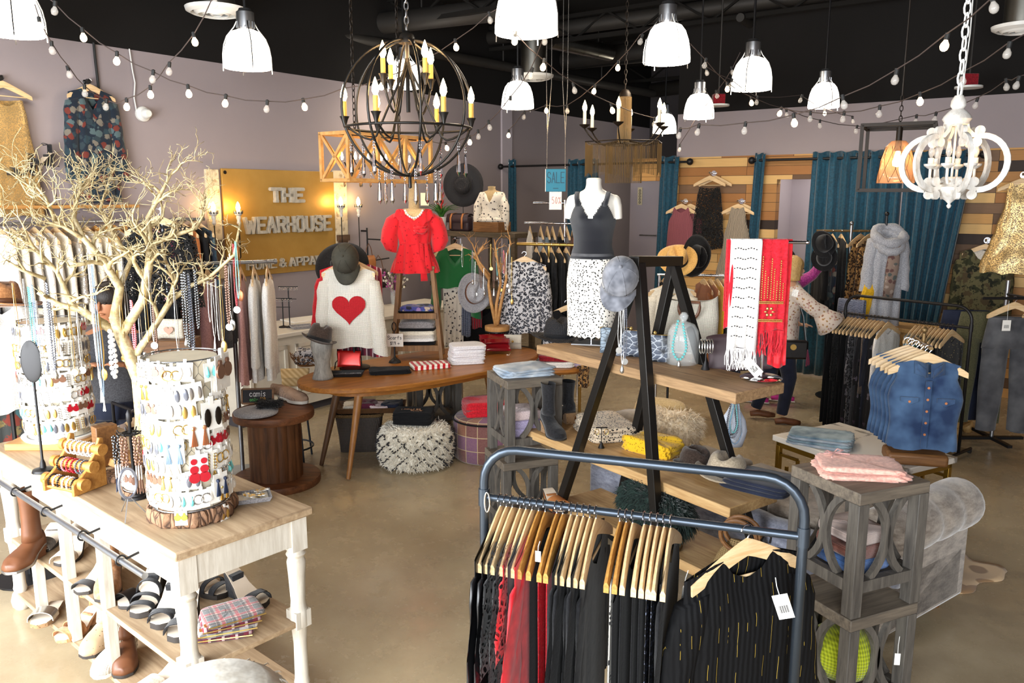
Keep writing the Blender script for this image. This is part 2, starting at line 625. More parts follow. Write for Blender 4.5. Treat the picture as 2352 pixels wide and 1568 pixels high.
LIB.update({'concrete':_floor,'wall_lavender':paint((153,142,144),.85,0,.25,.02,3),'wall_pale':paint((186,176,182),.85,0,.25,.02,3),'wall_grey':paint((70,66,68),.85,0,.2,.03,3),'wall_black':paint((26,24,23),.9,0,.2,.05,3),'ceiling_black':paint((24,22,20),.9,0,.2,.1,3),'duct_black':paint((44,41,38),.55,.1,.4,.12,4),'duct_silver':paint((170,166,156),.28,1,.5,.2,3),'planks':_planks,'teal_velvet':cloth((12,58,78),(20,76,98),40,.6,.4),'black_iron':paint((34,33,34),.45,.5,.5,.15),'blue_steel':paint((66,74,84),.32,.75,.5,.1),'black_steel':paint((40,38,36),.38,.6,.5,.1),'grey_pipe':paint((150,152,156),.35,.9,.5,.1),'chrome':paint((215,215,220),.12,1,.5,.03),'steel':paint((150,150,152),.3,.9,.5,.08),'brass':paint((196,158,84),.3,.9,.5,.1),'old_brass':paint((126,102,66),.45,.6,.5,.15),'gold':paint((206,170,96),.3,.85,.5,.1),'silver':paint((205,203,198),.25,.9,.5,.1),'copper':paint((186,122,84),.35,.8,.5,.1),'bronze':paint((32,24,17),.5,.45,.4,.2),'white_plastic':paint((226,226,222),.5,0,.5,.03),'white_enamel':paint((236,234,228),.35,0,.5,.03),'distressed_white':wood((188,180,168),(244,242,238),7,.6,(4,4,2)),'candle_wax':paint((222,178,86),.5,0,.4,.08),'candle_white':paint((238,228,206),.5,0,.4,.05),'shade_glow':glow((255,246,230),4.5),'lens_glow':glow((255,238,212),30),'candle_flame':glow((255,206,140),60),'sconce_flame':glow((255,206,130),75),'bulb_lit':glow((255,214,160),9,False),'filament':glow((255,190,100),60),'clear_bulb':shell((236,230,222),.3),'clear_glass':shell((236,242,242),.2),'amber_glass':shell((206,164,124),.42),'crystal':glass((250,250,255),0,1.5),'rubber':paint((30,30,30),.7),'string_cord':paint((70,58,54),.7),'hanger_wood':wood((212,172,120),(240,212,168),9,.4),'hanger_gold':wood((166,112,52),(206,156,84),9,.35),'natural_wood':wood((170,116,58),(210,158,92),4,.5),'pale_plank':wood((176,134,84),(220,184,130),4,.55,(1,10,14)),'worn_plank':wood((120,92,64),(186,150,108),4,.65,(1,10,14)),'oval_wood':wood((132,78,26),(186,122,54),2.5,.38,(1,14,14)),'leg_wood':wood((136,86,40),(178,124,66),4,.45,(12,12,1)),'dark_leg_wood':wood((78,52,32),(112,78,48),4,.5,(12,12,1)),'spool_wood':wood((70,42,24),(132,84,48),3,.5,(9,9,1)),'spool_top':wood((80,46,26),(146,92,56),3,.5,(2,9,9)),'ladder_wood':wood((104,72,42),(154,112,68),4,.6,(12,12,1)),'grey_wood':wood((66,62,58),(112,106,98),4,.6,(12,12,1.2)),'grey_wood_top':wood((82,74,66),(134,122,106),3,.6,(1,14,14)),'shelf_grey':wood((66,56,44),(104,90,70),3,.65,(1,12,12)),'washed_wood':wood((198,188,172),(236,230,218),4,.65,(12,12,1.2)),'washed_top':wood((150,122,92),(206,180,146),2.2,.55,(1,13,13)),'pine':wood((176,134,78),(214,176,116),4,.55,(12,12,1.2)),'crate_wood':wood((176,122,62),(218,170,104),5,.6,(3,3,3)),'bark':_bark,'slice_wood':wood((170,118,62),(206,156,96),6,.6,(3,3,3)),'counter_white':paint((214,206,190),.5,0,.4,.06),'counter_top':paint((222,214,200),.4,0,.4,.05),'sign_board':_cherub,'letter_steel':paint((176,170,158),.5,.2,.5,.25,14),'letter_side':paint((92,86,80),.5,.6,.5,.2),'carved':_carved,'dark_corbel':wood((84,62,46),(120,92,70),6),'gold_branch':wood((146,120,76),(222,206,162),22,.42,(2,2,2),.4),'tan_branch':wood((166,116,64),(214,164,104),12,.6,(2,2,2),.4),'marble':_marble,'gilt':paint((158,124,48),.32,.85,.5,.12),'sofa_velvet':_velvet((120,108,96),(176,164,150)),'sofa_back_velvet':_velvet((104,108,124),(160,164,180)),'shag_cream':cloth((232,222,202),(246,240,226),30,.95,.3),'shag_dark':paint((42,40,44),.95),'patchwork':_patch,'fur_green':cloth((20,34,32),(36,54,48),40,.9,.3),'fur_cream':cloth((226,200,160),(246,230,204),40,.95,.3),'fur_black':cloth((14,14,15),(30,29,30),60,.95,.2),'hide':spots((210,180,140),(150,118,84),6,.35,.9),'mannequin':paint((236,230,218),.35,0,.5,.02),'linen':cloth((196,164,112),(214,186,136),160,.9),'linen_dark':cloth((164,138,98),(184,158,116),160,.9),'papier':paint((196,202,214),.7,0,.3,.06,30),'grey_head':wood((120,116,110),(170,166,158),8,.8,(6,6,1.5)),'skin':paint((206,158,128),.55,0,.4,.05),'skin_tan':paint((188,128,92),.5,0,.4,.06),'blond':wood((176,134,76),(224,190,124),14,.5,(10,10,2),.6),'dark_hair':wood((22,17,15),(52,40,34),14,.5,(10,10,2),.6),'paper':paint((238,234,226),.8,0,.2,.02),'paper_cream':paint((226,212,176),.8,0,.2,.04),'tag_pink':paint((222,170,150),.8,0,.2,.04),'ink':paint((40,38,40),.7),'ink_red':paint((190,90,70),.7),'chalk':paint((232,228,226),.9),'chalk_green':paint((96,176,96),.9),'chalk_gold':paint((190,140,60),.9),'slate':paint((50,48,50),.75,0,.3,.1),'aqua_sign':paint((34,122,146),.6,0,.4,.05),'aqua_ink':paint((16,62,80),.6),'print_copper':paint((214,160,120),.5,.3),'print_white':paint((240,236,230),.6),'leaf':cloth((30,74,26),(70,122,48),12,.5,0),'bloom_red':cloth((206,42,44),(236,84,76),20,.5,0),'ceramic':paint((228,222,212),.3,0,.5,.03),'wicker_grey':_wicker((70,62,58),(138,126,116)),'wicker_tan':_wicker((104,78,44),(188,154,104)),'straw_black':_wicker((24,24,28),(58,56,60)),'straw':_wicker((150,124,82),(206,176,122)),'rattan':_wicker((120,92,54),(190,156,106)),'black_cloth':cloth(BLK,(18,18,21),140,.9,.05),'black_sheer':cloth((10,10,12),(26,26,29),30,.85,.08),'black_rib':knit((14,14,18),90,(24,24,30)),'navy_rib':knit((13,14,22),130,(24,26,38)),'leather_black':paint((14,14,16),.32,0,.6,.1),'leather_brown':paint((104,64,40),.45,0,.5,.2),'leather_tan':paint((176,112,62),.45,0,.5,.15),'leather_plum':paint((58,42,46),.55,0,.4,.12),'black_lace':lace((9,9,11)),'red_lace':lace((196,20,30)),'red_satin':cloth((206,22,34),(226,34,44),20,.5,.2),'red_cotton':cloth((190,18,34),(212,30,46),90),'red_velvet':cloth((120,14,26),(150,22,36),90),'red_dot':spots((212,28,38),(156,14,24),30,.2),'red_sequin':sparkle((170,20,34),(240,110,116),150,.35,.7),'red_foil':paint((206,40,34),.22,.35,.5,.15),'red_patent':paint((126,16,26),.12,0,.7,.1),'black_sequin':sparkle((8,8,11),(150,160,190),190,.35,.86),'black_lurex':_lurex,'gold_thread':paint((180,150,50),.35,.8),'cream_knit':_heart,'cream_cloth':cloth((222,212,192),(240,232,214)),'white_cloth':cloth((232,228,224),(246,243,238)),'white_tee':cloth((226,222,226),(240,236,238),160),'white_rib':knit((222,212,190),60,(244,238,222)),'heart_red':knit((184,20,32),46,(206,34,44)),'grey_cloth':cloth((120,116,118),(150,146,146)),'grey_pale':cloth((196,188,178),(216,210,200)),'grey_sparkle':sparkle((150,142,132),(226,218,206),120,.5,.6),'taupe_cloth':cloth((116,98,86),(142,122,106)),'charcoal_cloth':cloth((58,58,62),(76,76,80)),'pink_cloth':cloth((200,146,142),(218,168,160)),'pink_jersey':cloth((226,164,148),(238,184,166),60),'mauve_cloth':cloth((184,138,146),(204,160,164)),'rose_stripe':stripes((150,84,92),(110,58,66),18,soft=.3,dist=2),'silver_stripe':stripes((170,156,136),(96,86,76),22,soft=.3,dist=3),'gold_foil':sparkle((150,122,76),(222,190,130),150,.4,.5),'green_knit':knit((16,98,44),90,(28,122,58)),'forest_cloth':cloth((18,60,54),(28,76,68)),'rust_cloth':cloth((144,80,34),(166,98,46)),'mustard_cloth':cloth((206,156,20),(228,180,34)),'mustard_lace':spots((226,178,32),(150,110,14),70,.28,.9),'olive_cloth':cloth((74,72,48),(94,90,62)),'plum_cloth':cloth((88,30,52),(110,42,66)),'magenta_velvet':cloth((128,20,100),(176,44,140),60,.5,.6),'lilac_cloth':cloth((178,164,204),(200,188,220)),'blush_cloth':cloth((226,200,200),(240,218,216)),'denim_blue':denim((30,48,80),(80,108,142)),'denim_pale':denim((134,152,172),(206,210,212),7),'denim_grey':denim((66,66,70),(104,104,106)),'denim_dark':denim((22,26,42),(40,46,66)),'denim_acid':denim((96,122,138),(176,196,204),9),'leopard_tan':leopard((184,140,84),(26,20,18),(128,84,44),36),'leopard_grey':leopard((196,194,196),(26,28,36),(120,122,132),40),'leopard_dark':leopard((110,108,112),(16,16,20),(60,58,62),44),'dalmatian':spots((232,226,214),(34,34,36),62,.33),'dalmatian_beige':spots((220,202,176),(36,32,32),70,.36),'floral_dark':floral((20,32,46),[(104,44,36),(74,92,96),(36,56,66),(112,106,96),(40,54,62)],17,.52),'floral_white':floral((222,212,196),[(46,40,42),(60,54,56)],26,.26),'floral_blouse':floral((214,198,184),[(150,106,84),(168,130,84),(186,146,136)],34,.34),'floral_black':floral((22,20,26),[(122,110,128),(80,64,80),(150,140,150)],14,.26),'paisley':floral((60,62,60),[(122,106,66),(66,104,110),(120,52,40)],10,.42),'boho':floral((132,112,100),[(94,66,62),(168,152,140),(76,84,82)],22,.45),'scarf_blue':floral((70,72,140),[(60,120,176),(150,120,170),(40,40,60),(190,170,150)],20,.5),'black_star':spots((20,20,22),(196,176,110),34,.14),'tribal':stripes((24,30,52),(140,146,166),30,direction='Z',soft=.15,dist=6),'camo':_camo,'camo_dark':paint((58,56,48),.8,0,.3,.35,16),'red_stripe':stripes((186,26,32),(238,230,216),6.5,soft=.02,dist=.6),'beaded_white':stripes((238,232,222),(242,238,230),30),'rib_blue':knit((64,106,176),80,(86,134,204)),'rib_brown':knit((112,62,50),80,(142,84,68)),'rib_pink':knit((196,172,164),80,(220,198,188)),'lime_knit':knit((150,164,16),26,(186,196,40)),'felt_black':cloth((16,15,16),(28,26,27),120,.95),'felt_charcoal':cloth((40,36,34),(56,50,47),120,.95),'felt_brown':cloth((52,40,34),(70,56,48),120,.95),'felt_tan':cloth((214,164,88),(228,182,108),120,.95),'felt_camel':cloth((150,98,56),(172,118,72),120,.95),'felt_grey':cloth((150,150,156),(178,178,182),120,.95),'felt_taupe':cloth((166,150,126),(186,170,146),120,.95),'washed_grey':cloth((92,94,102),(136,138,146),14,.9),'snake_blue':_snake((120,136,150),(50,60,72)),'snake_dark':_snake((84,92,108),(190,196,204)),'quilt_gold':stripes((232,206,156),(206,172,118),9,(0,dg(45),0),soft=.4),'plaid_grey':_plaid((196,176,164),[((72,86,92),5,.35,0),((170,30,52),5,.1,2.2),((30,34,44),5,.08,4.2)]),'plaid_white':_plaid((236,228,220),[((40,40,44),5,.4,0)]),'plaid_red':_plaid((160,40,60),[((40,40,50),6,.35,1),((220,200,200),6,.1,3)]),'suede_grey':cloth((92,86,80),(116,110,104),60),'suede_cream':cloth((214,196,172),(232,218,198),60),'suede_tan':cloth((186,130,84),(206,152,106),60),'suede_black':cloth((18,18,21),(32,32,36),90),'perf_taupe':spots((186,158,124),(110,84,60),60,.16),'cork':spots((150,118,84),(104,76,50),80,.25),'insole':paint((222,206,186),.5,0,.3,.04),'sole_dark':paint((48,42,38),.7),'sole_white':paint((234,228,216),.6),'blush_mesh':knit((200,158,128),120,(222,184,154)),'hot_pink':paint((226,60,160),.6),'tassel_navy':paint((26,38,66),.7),'bead_black':paint((20,20,24),.15,0,.7),'bead_white':paint((232,228,224),.2,0,.6),'bead_red':paint((170,24,40),.2,0,.6),'bead_blue':paint((120,150,180),.25,0,.6),'bead_aqua':paint((110,190,190),.25,0,.6),'bead_brown':paint((120,84,64),.35,0,.5),'bead_pink':paint((214,120,130),.3,0,.5),'bead_steel':paint((110,112,122),.2,.4,.6),'bead_green':paint((160,170,60),.3,0,.5),'mesh_liner':paint((226,214,190),.8,0,.2,.08),'mirror':paint((230,230,232),.03,1),'wooden_dark':wood((96,62,34),(150,104,60),5,.5),'honey_wood':wood((158,102,42),(200,146,76),5,.45),})
# ================================================================ THE SETTING (room frame: x along V, y along U)
RZ=-WALL
FU,LV=10.24,-7.556
def room(name,mat,fn,**kw):
 b=MB()
 fn(b)
 return struct(b.build(name,mat,None,(0,0,0),RZ,**kw))
room('floor','concrete',lambda b:b.box(-9,5,-4,17,-.1,0))
room('wall_left','wall_lavender',lambda b:b.box(LV-.15,LV,-4,15.3,0,3.56))
room('wall_left_upper','wall_black',lambda b:b.box(LV-.15,LV,-4,15.3,3.56,4.8))
room('trim_1','wall_pale',lambda b:b.box(LV,LV+.03,FU-.02,FU+.24,0,3.56))  # paler than the wall: brighter light on this face is put into the colour
room('wall_rear','wall_grey',lambda b:b.box(LV,5,15.3,15.45,0,4.8))  # charcoal colour stands in for the shade on this far wall
room('wall_back','planks',lambda b:(b.box(-5.3,-4.88,FU,FU+.14,2.41,2.71),b.box(-4.88,-3.29,FU,FU+.14,0,2.71),b.box(-3.29,-1.75,FU,FU+.14,2.41,2.71),b.box(-1.75,4.2,FU,FU+.14,0,2.71)))
room('wall_back_upper','wall_lavender',lambda b:b.box(-4.66,4.2,FU+.02,FU+.14,2.71,3.27))
room('wall_back_bulkhead','wall_black',lambda b:b.box(-4.66,4.2,FU+.02,FU+.14,3.27,4.8))
_pl=GP(1444,600,UV(FU+1.3,0),U).dot(V)
room('wall_fitting','wall_pale',lambda b:(b.box(_pl,-3.55,FU+1.3,FU+1.4,0,2.66),b.box(-3.6,-3.5,FU+.14,FU+1.4,0,2.66),b.box(-3.5,2.0,FU+1.3,FU+1.4,0,2.66)))
room('wall_right','wall_lavender',lambda b:b.box(4.2,4.35,-4,FU+1.2,0,4.8))
_fl=area('fitting_fill',UV(FU+.75,-2.6,2.9),UV(FU+.75,-2.6,0),.5,.5,12,(1,.93,.86))  # unseen fill light added to brighten the fitting room
room('ceiling','ceiling_black',lambda b:b.box(-9,5,-4,17,4.8,4.95))
def duct(name,label,cat,a,b,r,mat,ribs=0,group=None):
 a,b=Ve(a),Ve(b)
 m=MB()
 n=max(2,ribs*2)
 pts,rr=[],[]
 for k in range(n+1):
  f=k/n
  pts.append(a.lerp(b,f))
  rr.append(r)
 m.tube(pts,rr,20)
 d=(b-a).normalized()
 t=thing(name,label,cat,a,0,group)
 for q in m.v:
  q-=a
 m.build('duct_body',mat,t)
 if ribs:
  for k in range(1,ribs):
   w=MB()
   p=a.lerp(b,k/ribs)-a
   w.tube([p-d*.012,p+d*.012],[r+.008]*2,20,cap=False)
   w.build('seam',mat,t)
 h=MB()
 for f in(.2,.5,.8):
  p=a.lerp(b,f)-a
  h.tube([p+Ve((0,0,r*.9)),Ve((p.x,p.y,4.8-a.z))],.012,6)
 h.build('hanger_rod','duct_black',t)
 return t
duct('spiral_duct','silver spiral duct below the ceiling at upper right','duct',G(1915,168,3.8),G(2400,124,3.8),.13,'duct_silver',9)
duct('spiral_duct','short silver spiral duct near ceiling behind the round chandelier','duct',GP(1262,92,(0,0,4.4),Ve((0,0,1))),GP(1400,122,(0,0,4.4),Ve((0,0,1))),.12,'duct_silver',4)
for(p,q,z,r,lab)in(((560,42),(1500,215),4.1,.07,'black sprinkler main running away above the round crystal chandelier'),((805,62),(1150,22),4.35,.13,'thick black round duct crossing above the round chandelier'),((1000,105),(2352,-80),4.5,.1,'black pipe crossing the whole ceiling above the bell lamps'),((1150,155),(2352,25),4.45,.16,'wide black duct crossing the ceiling to the upper right corner'),((1220,245),(1930,150),4.3,.14,'black duct low at the back above the fringed chandelier'),((1700,40),(1960,210),4.3,.05,'thin black pipe slanting toward the bell lamps at right')):
 P1,P2=G(*p,z),G(*q,z)
 duct('ceiling_duct',lab,'duct',P1,P2,r,'duct_black')
t=thing('ceiling_joists','black open steel joists under the dark ceiling deck','joist',UV(0,0,0))
for k in range(7):
 u=1.5+k*2.1
 m=MB()
 a,b=UV(u,LV+.05,4.62),UV(u,4.15,4.62)
 m.bar(a,b,.07,.05)
 m.bar(a+Ve((0,0,-.3)),b+Ve((0,0,-.3)),.07,.05)
 for j in range(24):
  c,d=a.lerp(b,j/24),a.lerp(b,(j+1)/24)
  dz=Ve((0,0,-.3))
  m.bar(c+(dz if j%2 else Ve()),d+(Ve()if j%2 else dz),.025,.025)
 m.build('joist','ceiling_black',t)
def vent(px,py,z,R,label):
 p=G(px,py,z)
 t=thing('air_diffuser',label,'vent',p)
 m=MB()
 m.lathe([(R,.03),(R*.97,0),(R*.82,-.02),(R*.8,.01),(R,.03)],32)
 m.build('rim','white_enamel',t)
 m=MB()
 for q in(.72,.5,.28):
  m.lathe([(R*q,-.005),(R*(q-.12),-.035),(R*(q-.14),-.03),(R*(q-.02),.01)],28)
 m.build('cone','white_enamel',t)
 m=MB()
 m.lathe([(R*.62,.02),(R*.62,4.78-z)],20)
 m.build('neck','duct_silver',t)
vent(497,27,3.9,.28,'white round ceiling diffuser left of a bell lamp')
vent(1225,178,3.75,.27,'white round ceiling diffuser behind the crystal chandelier')
vent(2345,66,3.75,.25,'white round ceiling diffuser cut by the right edge')
def strobe(px,py,d,label):
 p=GD(px,py,d)
 t=thing('fire_alarm',label,'alarm',p)
 m=MB()
 m.box(-.07,.07,-.05,.05,0,.12)
 m.build('housing','red_velvet',t,bevel=.008)
 m=MB()
 m.lathe([(0.001,-.03),(.13,-.02),(.13,0),(0.001,0)],20)
 m.build('plate','white_plastic',t)
 m=MB()
 m.tube([(0,0,.12),(0,0,4.8-p.z)],.01,6)
 m.build('conduit','duct_black',t)
strobe(1650,240,10.0,'small red ceiling alarm beside the far bell lamps')
strobe(2225,198,8.5,'small red ceiling alarm behind the white wooden chandelier')
def bell_lamp():
 t=thing('bell_lamp','x','lamp',(0,0,0),0,None)
 m=MB()
 m.lathe([(.001,-.165),(.196,-.165),(.196,-.161),(.001,-.161)],28)
 m.build('down_glow_disc','lens_glow',t)  # glowing disc added at the bell's mouth to throw light downward
 m=MB()
 prof=[(.2,-.16),(.2,-.13),(.195,-.06),(.18,.02),(.155,.09),(.12,.135),(.07,.155)]
 m.lathe(prof,32)
 m.build('lamp_shade','shade_glow',t)
 m=MB()
 m.lathe([(.07,.155),(.075,.19),(.075,.3),(.06,.31),(.05,.33),(.001,.33)],20)
 for k in range(14):
  a=2*pi*k/14
  m.bar((.07*cos(a),.07*sin(a),.17),(.07*cos(a),.07*sin(a),.22),.006,.02)
 m.build('ballast_housing','steel',t)
 for k in range(4):
  a=2*pi*k/4+.5
  c,s=cos(a),sin(a)
  m=MB()
  m.tube([(c*r,s*r,z)for r,z in((.075,.22),(.1,.17),(.165,.09),(.192,.02),(.205,-.06),(.208,-.2))],.0045,5)
  m.build('support_wire','black_iron' if k%2 else 'white_plastic',t)
 m=MB()
 m.tube([(0,0,.33),(0,0,1.36)],.012,8)
 m.build('stem','black_iron',t)
 return t
ZL=3.45
lamps=[(567,112,7.35,'bright white bell lamp in front of the left wall below a diffuser'),(1210,14,5.3,'largest bright bell lamp cut by the top edge of the photo'),(1532,98,7.2,'large bright bell lamp above the fringed chandelier to its right'),(1727,168,8.6,'bright bell lamp between the large upper one and the far right one'),(1893,218,8.7,'bright bell lamp furthest right, under the silver duct'),(1606,243,8.7,'small far bell lamp in front of the lavender upper wall'),
(1527,283,14.2,'smallest farthest bell lamp partly behind candles of the fringed chandelier'),(1189,217,10.3,'far bell lamp below the round diffuser in the middle'),(928,170,10.2,'bell lamp seen through the bars of the round chandelier'),(28,26,6.2,'bright bell lamp in the top left corner')]
L0=bell_lamp()
for k,(px,py,d,lab)in enumerate(lamps):
 p=GD(px,py,d)
 o=L0 if k==0 else dup(L0,p)
 o.location=p
 o.rotation_euler=(0,0,k*.7)
 o['label']=lab
 o['group']='bell pendant lamps'
 if k in(4,5):
  o.scale=(.78,)*3
 for ch in o.children:
  if ch.name.startswith('stem'):
   ch.scale=(1,1,max(1,(4.8-p.z)/1.36))
   ch.location=(0,0,.33-.33*ch.scale[2])
bulb_me={}
def string(pts,d0,d1,label,ext0=None,ext1=None):
 """pts: (px, py, lit) of the bulbs"""
 n=len(pts)
 P=[]
 for k,(px,py,lit)in enumerate(pts):
  f=k/max(1,n-1)
  d=d0+(d1-d0)*f
  P.append(GD(px,py,d))
 t=thing('string_light',label,'string light',P[0],0,'string lights under the ceiling')
 o0=P[0].copy()
 top=[p+Ve((0,0,.055))-o0 for p in P]
 cord=[]
 if ext0:
  cord.append(GD(ext0[0],ext0[1],d0*2*.5)-o0)
 for k in range(n):
  cord.append(top[k])
  if k<n-1:
   cord.append((top[k]+top[k+1])/2-Ve((0,0,.012)))
 if ext1:
  cord.append(GD(ext1[0],ext1[1],d1)-o0)
 m=MB()
 m.tube(cord,.0035,5)
 m.build('cord','string_cord',t)
 for k,(px,py,lit)in enumerate(pts):
  key='lit' if lit else 'clear'
  if key not in bulb_me:
   m=MB()
   m.lathe([(.008,.03),(.012,.022),(.018,.012),(.02,0),(.016,-.013),(.008,-.02),(.001,-.021)],12)
   b=m.build('bulb','bulb_lit' if lit else 'clear_bulb',t)
   s=MB()
   s.lathe([(.0105,.03),(.0115,.04),(.0115,.062),(.001,.066)],8)
   so=s.build('bulb_socket','rubber',t)
   bulb_me[key]=(b,so)
  else:
   b=bulb_me[key][0].copy()
   so=bulb_me[key][1].copy()
   for q in(b,so):
    COL.objects.link(q)
    q.parent=t
  tilt=random.Random(px).uniform(-.3,.3)
  for q in(b,so):
   q.location=P[k]-o0
   q.rotation_euler=(tilt*.5,tilt,0)
 return t
def c3(l):
 return[(1550+x*.3443,y*.3443,q)for x,y,q in l]
string([(125,27,0),(192,88,1),(268,142,1),(350,184,0),(434,217,1),(517,239,1),(612,252,0),(700,247,1),(790,222,1),(876,200,1),(965,160,0),(1048,110,1),(1126,48,0)],5.0,6.0,'globe string light sagging across the left wall to the biggest bell lamp',(60,-40),(1140,22))
string([(92,63,1),(120,118,0),(160,173,0),(195,216,0),(243,247,0)],5.2,5.8,'globe string light dropping past the dark floral dress at left',(80,10),(268,238))
string([(291,247,1),(346,219,1),(388,166,0),(448,98,1),(493,10,0)],5.6,5.0,'globe string light rising from the dark floral dress to the round vent',(268,238),(505,-30))
string([(1182,96,0),(1247,156,1),(1320,209,0),(1407,255,1),(1503,287,0)],5.2,7.0,'globe string light slanting from the biggest bell lamp to the fringed chandelier',(1146,38))
string([(1276,48,0),(1251,97,0),(1219,176,0),(1172,240,0),(1125,294,0),(1099,315,0),(1079,328,1),(1027,341,1),(989,338,1)],5.4,8.0,'globe string light falling from the biggest bell lamp toward the wooden crate chandelier')
string([(1470,97,0),(1419,157,1),(1364,211,1),(1303,256,0),(1255,255,1),(1203,270,0),(1168,312,1)],6.5,8.5,'globe string light left of the fringed chandelier, falling toward the sale sign',(1500,60))
string(c3([(197,440,0),(350,598,1),(512,690,1),(748,770,0),(968,842,0),(1208,878,0)]),6.8,8.2,'globe string light running from a large bell lamp down behind the caged pendant',(1585,100),(1990,292))
string(c3([(215,490,0),(372,570,0),(545,685,0),(836,672,0),(1000,760,0),(1190,812,0)]),7.6,9.0,'second thinner globe string light sloping behind the right bell lamps')
string(c3([(26,908,0),(150,885,0),(463,877,0),(798,825,1),(1130,705,0),(1467,540,0),(1797,312,1),(2129,58,0)]),6.2,3.6,'globe string light sweeping up to the top right corner',None,(2300,-20))
string(c3([(698,760,1),(902,797,0),(1120,800,0),(1362,765,0),(1636,682,1),(1920,545,0),(2215,365,0)]),7.0,4.2,'globe string light passing behind the white wooden chandelier chain',None,(2360,75))
string(c3([(1605,815,0),(1732,800,0),(2003,708,0),(2213,585,0),(2276,575,0)]),7.0,5.2,'lowest globe string light near the top of the white wooden chandelier',(1970,295),(2360,170))
string(c3([(386,487,0),(282,643,0),(158,790,0),(30,1000,0)]),8.0,9.0,'short globe string light dropping beside the far bell lamps',(1700,120))
# ================================================================ BUILDERS
def R_(seed):
 return random.Random(seed)
def sgn(x):
 return-1 if x<0 else 1
HANG={}
def hanger(loc,rz,label,group=None,mat='hanger_wood',half=.215,thin=.012,clips=False,metal='chrome',tilt=0.0):
 key=(mat,half,clips,metal)
 if key in HANG:
  return dup(HANG[key],loc,None,label,group,None,(0,tilt,rz))
 t=thing('clip_hanger' if clips else 'wooden_hanger' if 'hanger' in mat else 'plastic_hanger',label,'hanger',loc,rz,group)
 t.rotation_euler=(0,tilt,rz)
 m=MB()
 pts=[(0,0,-.085),(0,0,-.045)]
 for k in range(9):
  a=-pi*.35+(pi*1.35)*k/8
  pts.append((.021*cos(a)-.004,0,-.017+.019*sin(a)))
 m.tube(pts,.0022,6)
 m.build('hook',metal,t)
 m=MB()
 for s in(-1,1):
  rings=[]
  for k in range(9):
   f=k/8
   x=s*half*f
   z=-.082-.085*f**1.25+.012*(1-f)**2
   hgt=.016+.012*(1-f)**.5
   th=thin*(1+.25*f)
   yb=-.008*f*f
   q=[(x,yb-th,z-hgt),(x,yb-th,z+hgt*.4),(x,yb-th*.4,z+hgt),(x,yb+th*.4,z+hgt),(x,yb+th,z+hgt*.4),(x,yb+th,z-hgt)]
   rings.append([Ve(p)for p in q])
  if s<0:
   rings=[list(reversed(r))for r in rings]
  m.loft(rings)
 m.build('hanger_body',mat,t,angle=50)
 m=MB()
 if clips:
  m.tube([(-half*.8,0,-.155),(half*.8,0,-.155)],.003,6)
  m.build('clip_bar',metal,t)
 else:
  m.tube([(-half*.86,0,-.165),(half*.86,0,-.165)],.0045,6)
  m.build('trouser_bar',mat,t)
 HANG[key]=t
 return t
def garment(name,mat,label,cat,loc,rz,group=None,w=.205,L=.62,d=.035,sleeve=None,neck=(.085,.09),prof=None,slope=.33,folds=(7,.012),seed=1,top=-.085,straps=None,hemwave=.01,tilt=0.0,ragged=0.0,lift=.026):
 """a garment hanging from a hanger; x across, y through, z down from the rod"""
 r=R_(seed)
 prof=prof or[(0,1.0,1.0),(.5,.98,1.0),(.8,1.0,1.1),(1,1.0,.25)]
 n,rows=40,18
 ph=r.uniform(0,6)
 m=MB()
 def pv(t,k):
  for(a,b)in zip(prof[:-1],prof[1:]):
   if a[0]<=t<=b[0]:
    f=(t-a[0])/(b[0]-a[0])
    f=f*f*(3-2*f)
    return a[k]+(b[k]-a[k])*f
  return prof[-1][k]
 zh=top-L
 rings=[]
 for j in range(rows+1):
  t=j/rows
  ww,dd=w*pv(t,1),max(.006,d*pv(t,2))
  q=[]
  for k in range(n):
   a=2*pi*k/n
   cx_,sy_=cos(a),sin(a)
   x=ww*sgn(cx_)*abs(cx_)**.75
   am=folds[1]*(1-t)**.8
   y=dd*sgn(sy_)*abs(sy_)**.8
   rip=am*sin(folds[0]*(x/w)*2.2+ph+(1-t)*1.3)+am*.5*sin(folds[0]*1.7*x/w-ph)
   y+=rip*(.4+.6*abs(sy_))
   zt=top-slope*max(0,abs(x)-.03)-.012+lift
   if neck and abs(x)<neck[0]:
    e=1-(abs(x)/neck[0])**2
    zt-=neck[1]*e*(1 if sy_<0 else .25)
   z0=zh+hemwave*sin(5*x/w+ph)+(r.uniform(-ragged,ragged)if j==0 else 0)
   q.append(Ve((x,y,z0+(zt-z0)*t)))
  rings.append(q)
 m.loft(rings,False,False)
 if sleeve:
  sl,r0,r1,spread=sleeve
  for s in(-1,1):
   x0,z0=s*(w-r0*.45),top-slope*(w-.03)-r0*.8-.012+lift
   q=[]
   K=9
   for k in range(K+1):
    f=k/K
    ang=spread*(1-.3*f)
    x=x0+s*sl*sin(ang)*f
    z=z0-sl*cos(ang)*f
    rr=r0+(r1-r0)*f+.005*sin(f*19+ph+s)
    if f==0:
     rr*=.85
    q.append([Ve((x+rr*cos(a)*(1 if abs(spread)<.6 else .9),(d*.35+min(rr,d)*.65)*sin(a)*(1 if f else .8)+.004*sin(3*a+f*9),z+(.3*rr*s*-cos(a))))for a in[2*pi*i/14 for i in range(14)]])
   if s<0:
    q=[list(reversed(x))for x in q]
   m.loft(q,True,False)
 if straps:
  for s in(-1,1):
   for yy in(-.006,.006):
    m.tube([(s*straps[0],yy,top-straps[1]-.01),(s*straps[0]*.95,yy,top-.05),(s*straps[0]*.9,0,top+.005-slope*(straps[0]-.03))],straps[2],5)
 o=m.build(name,mat,None,loc,rz,angle=180)
 o.rotation_euler=(0,tilt,rz)
 return tag(o,label,cat,group)
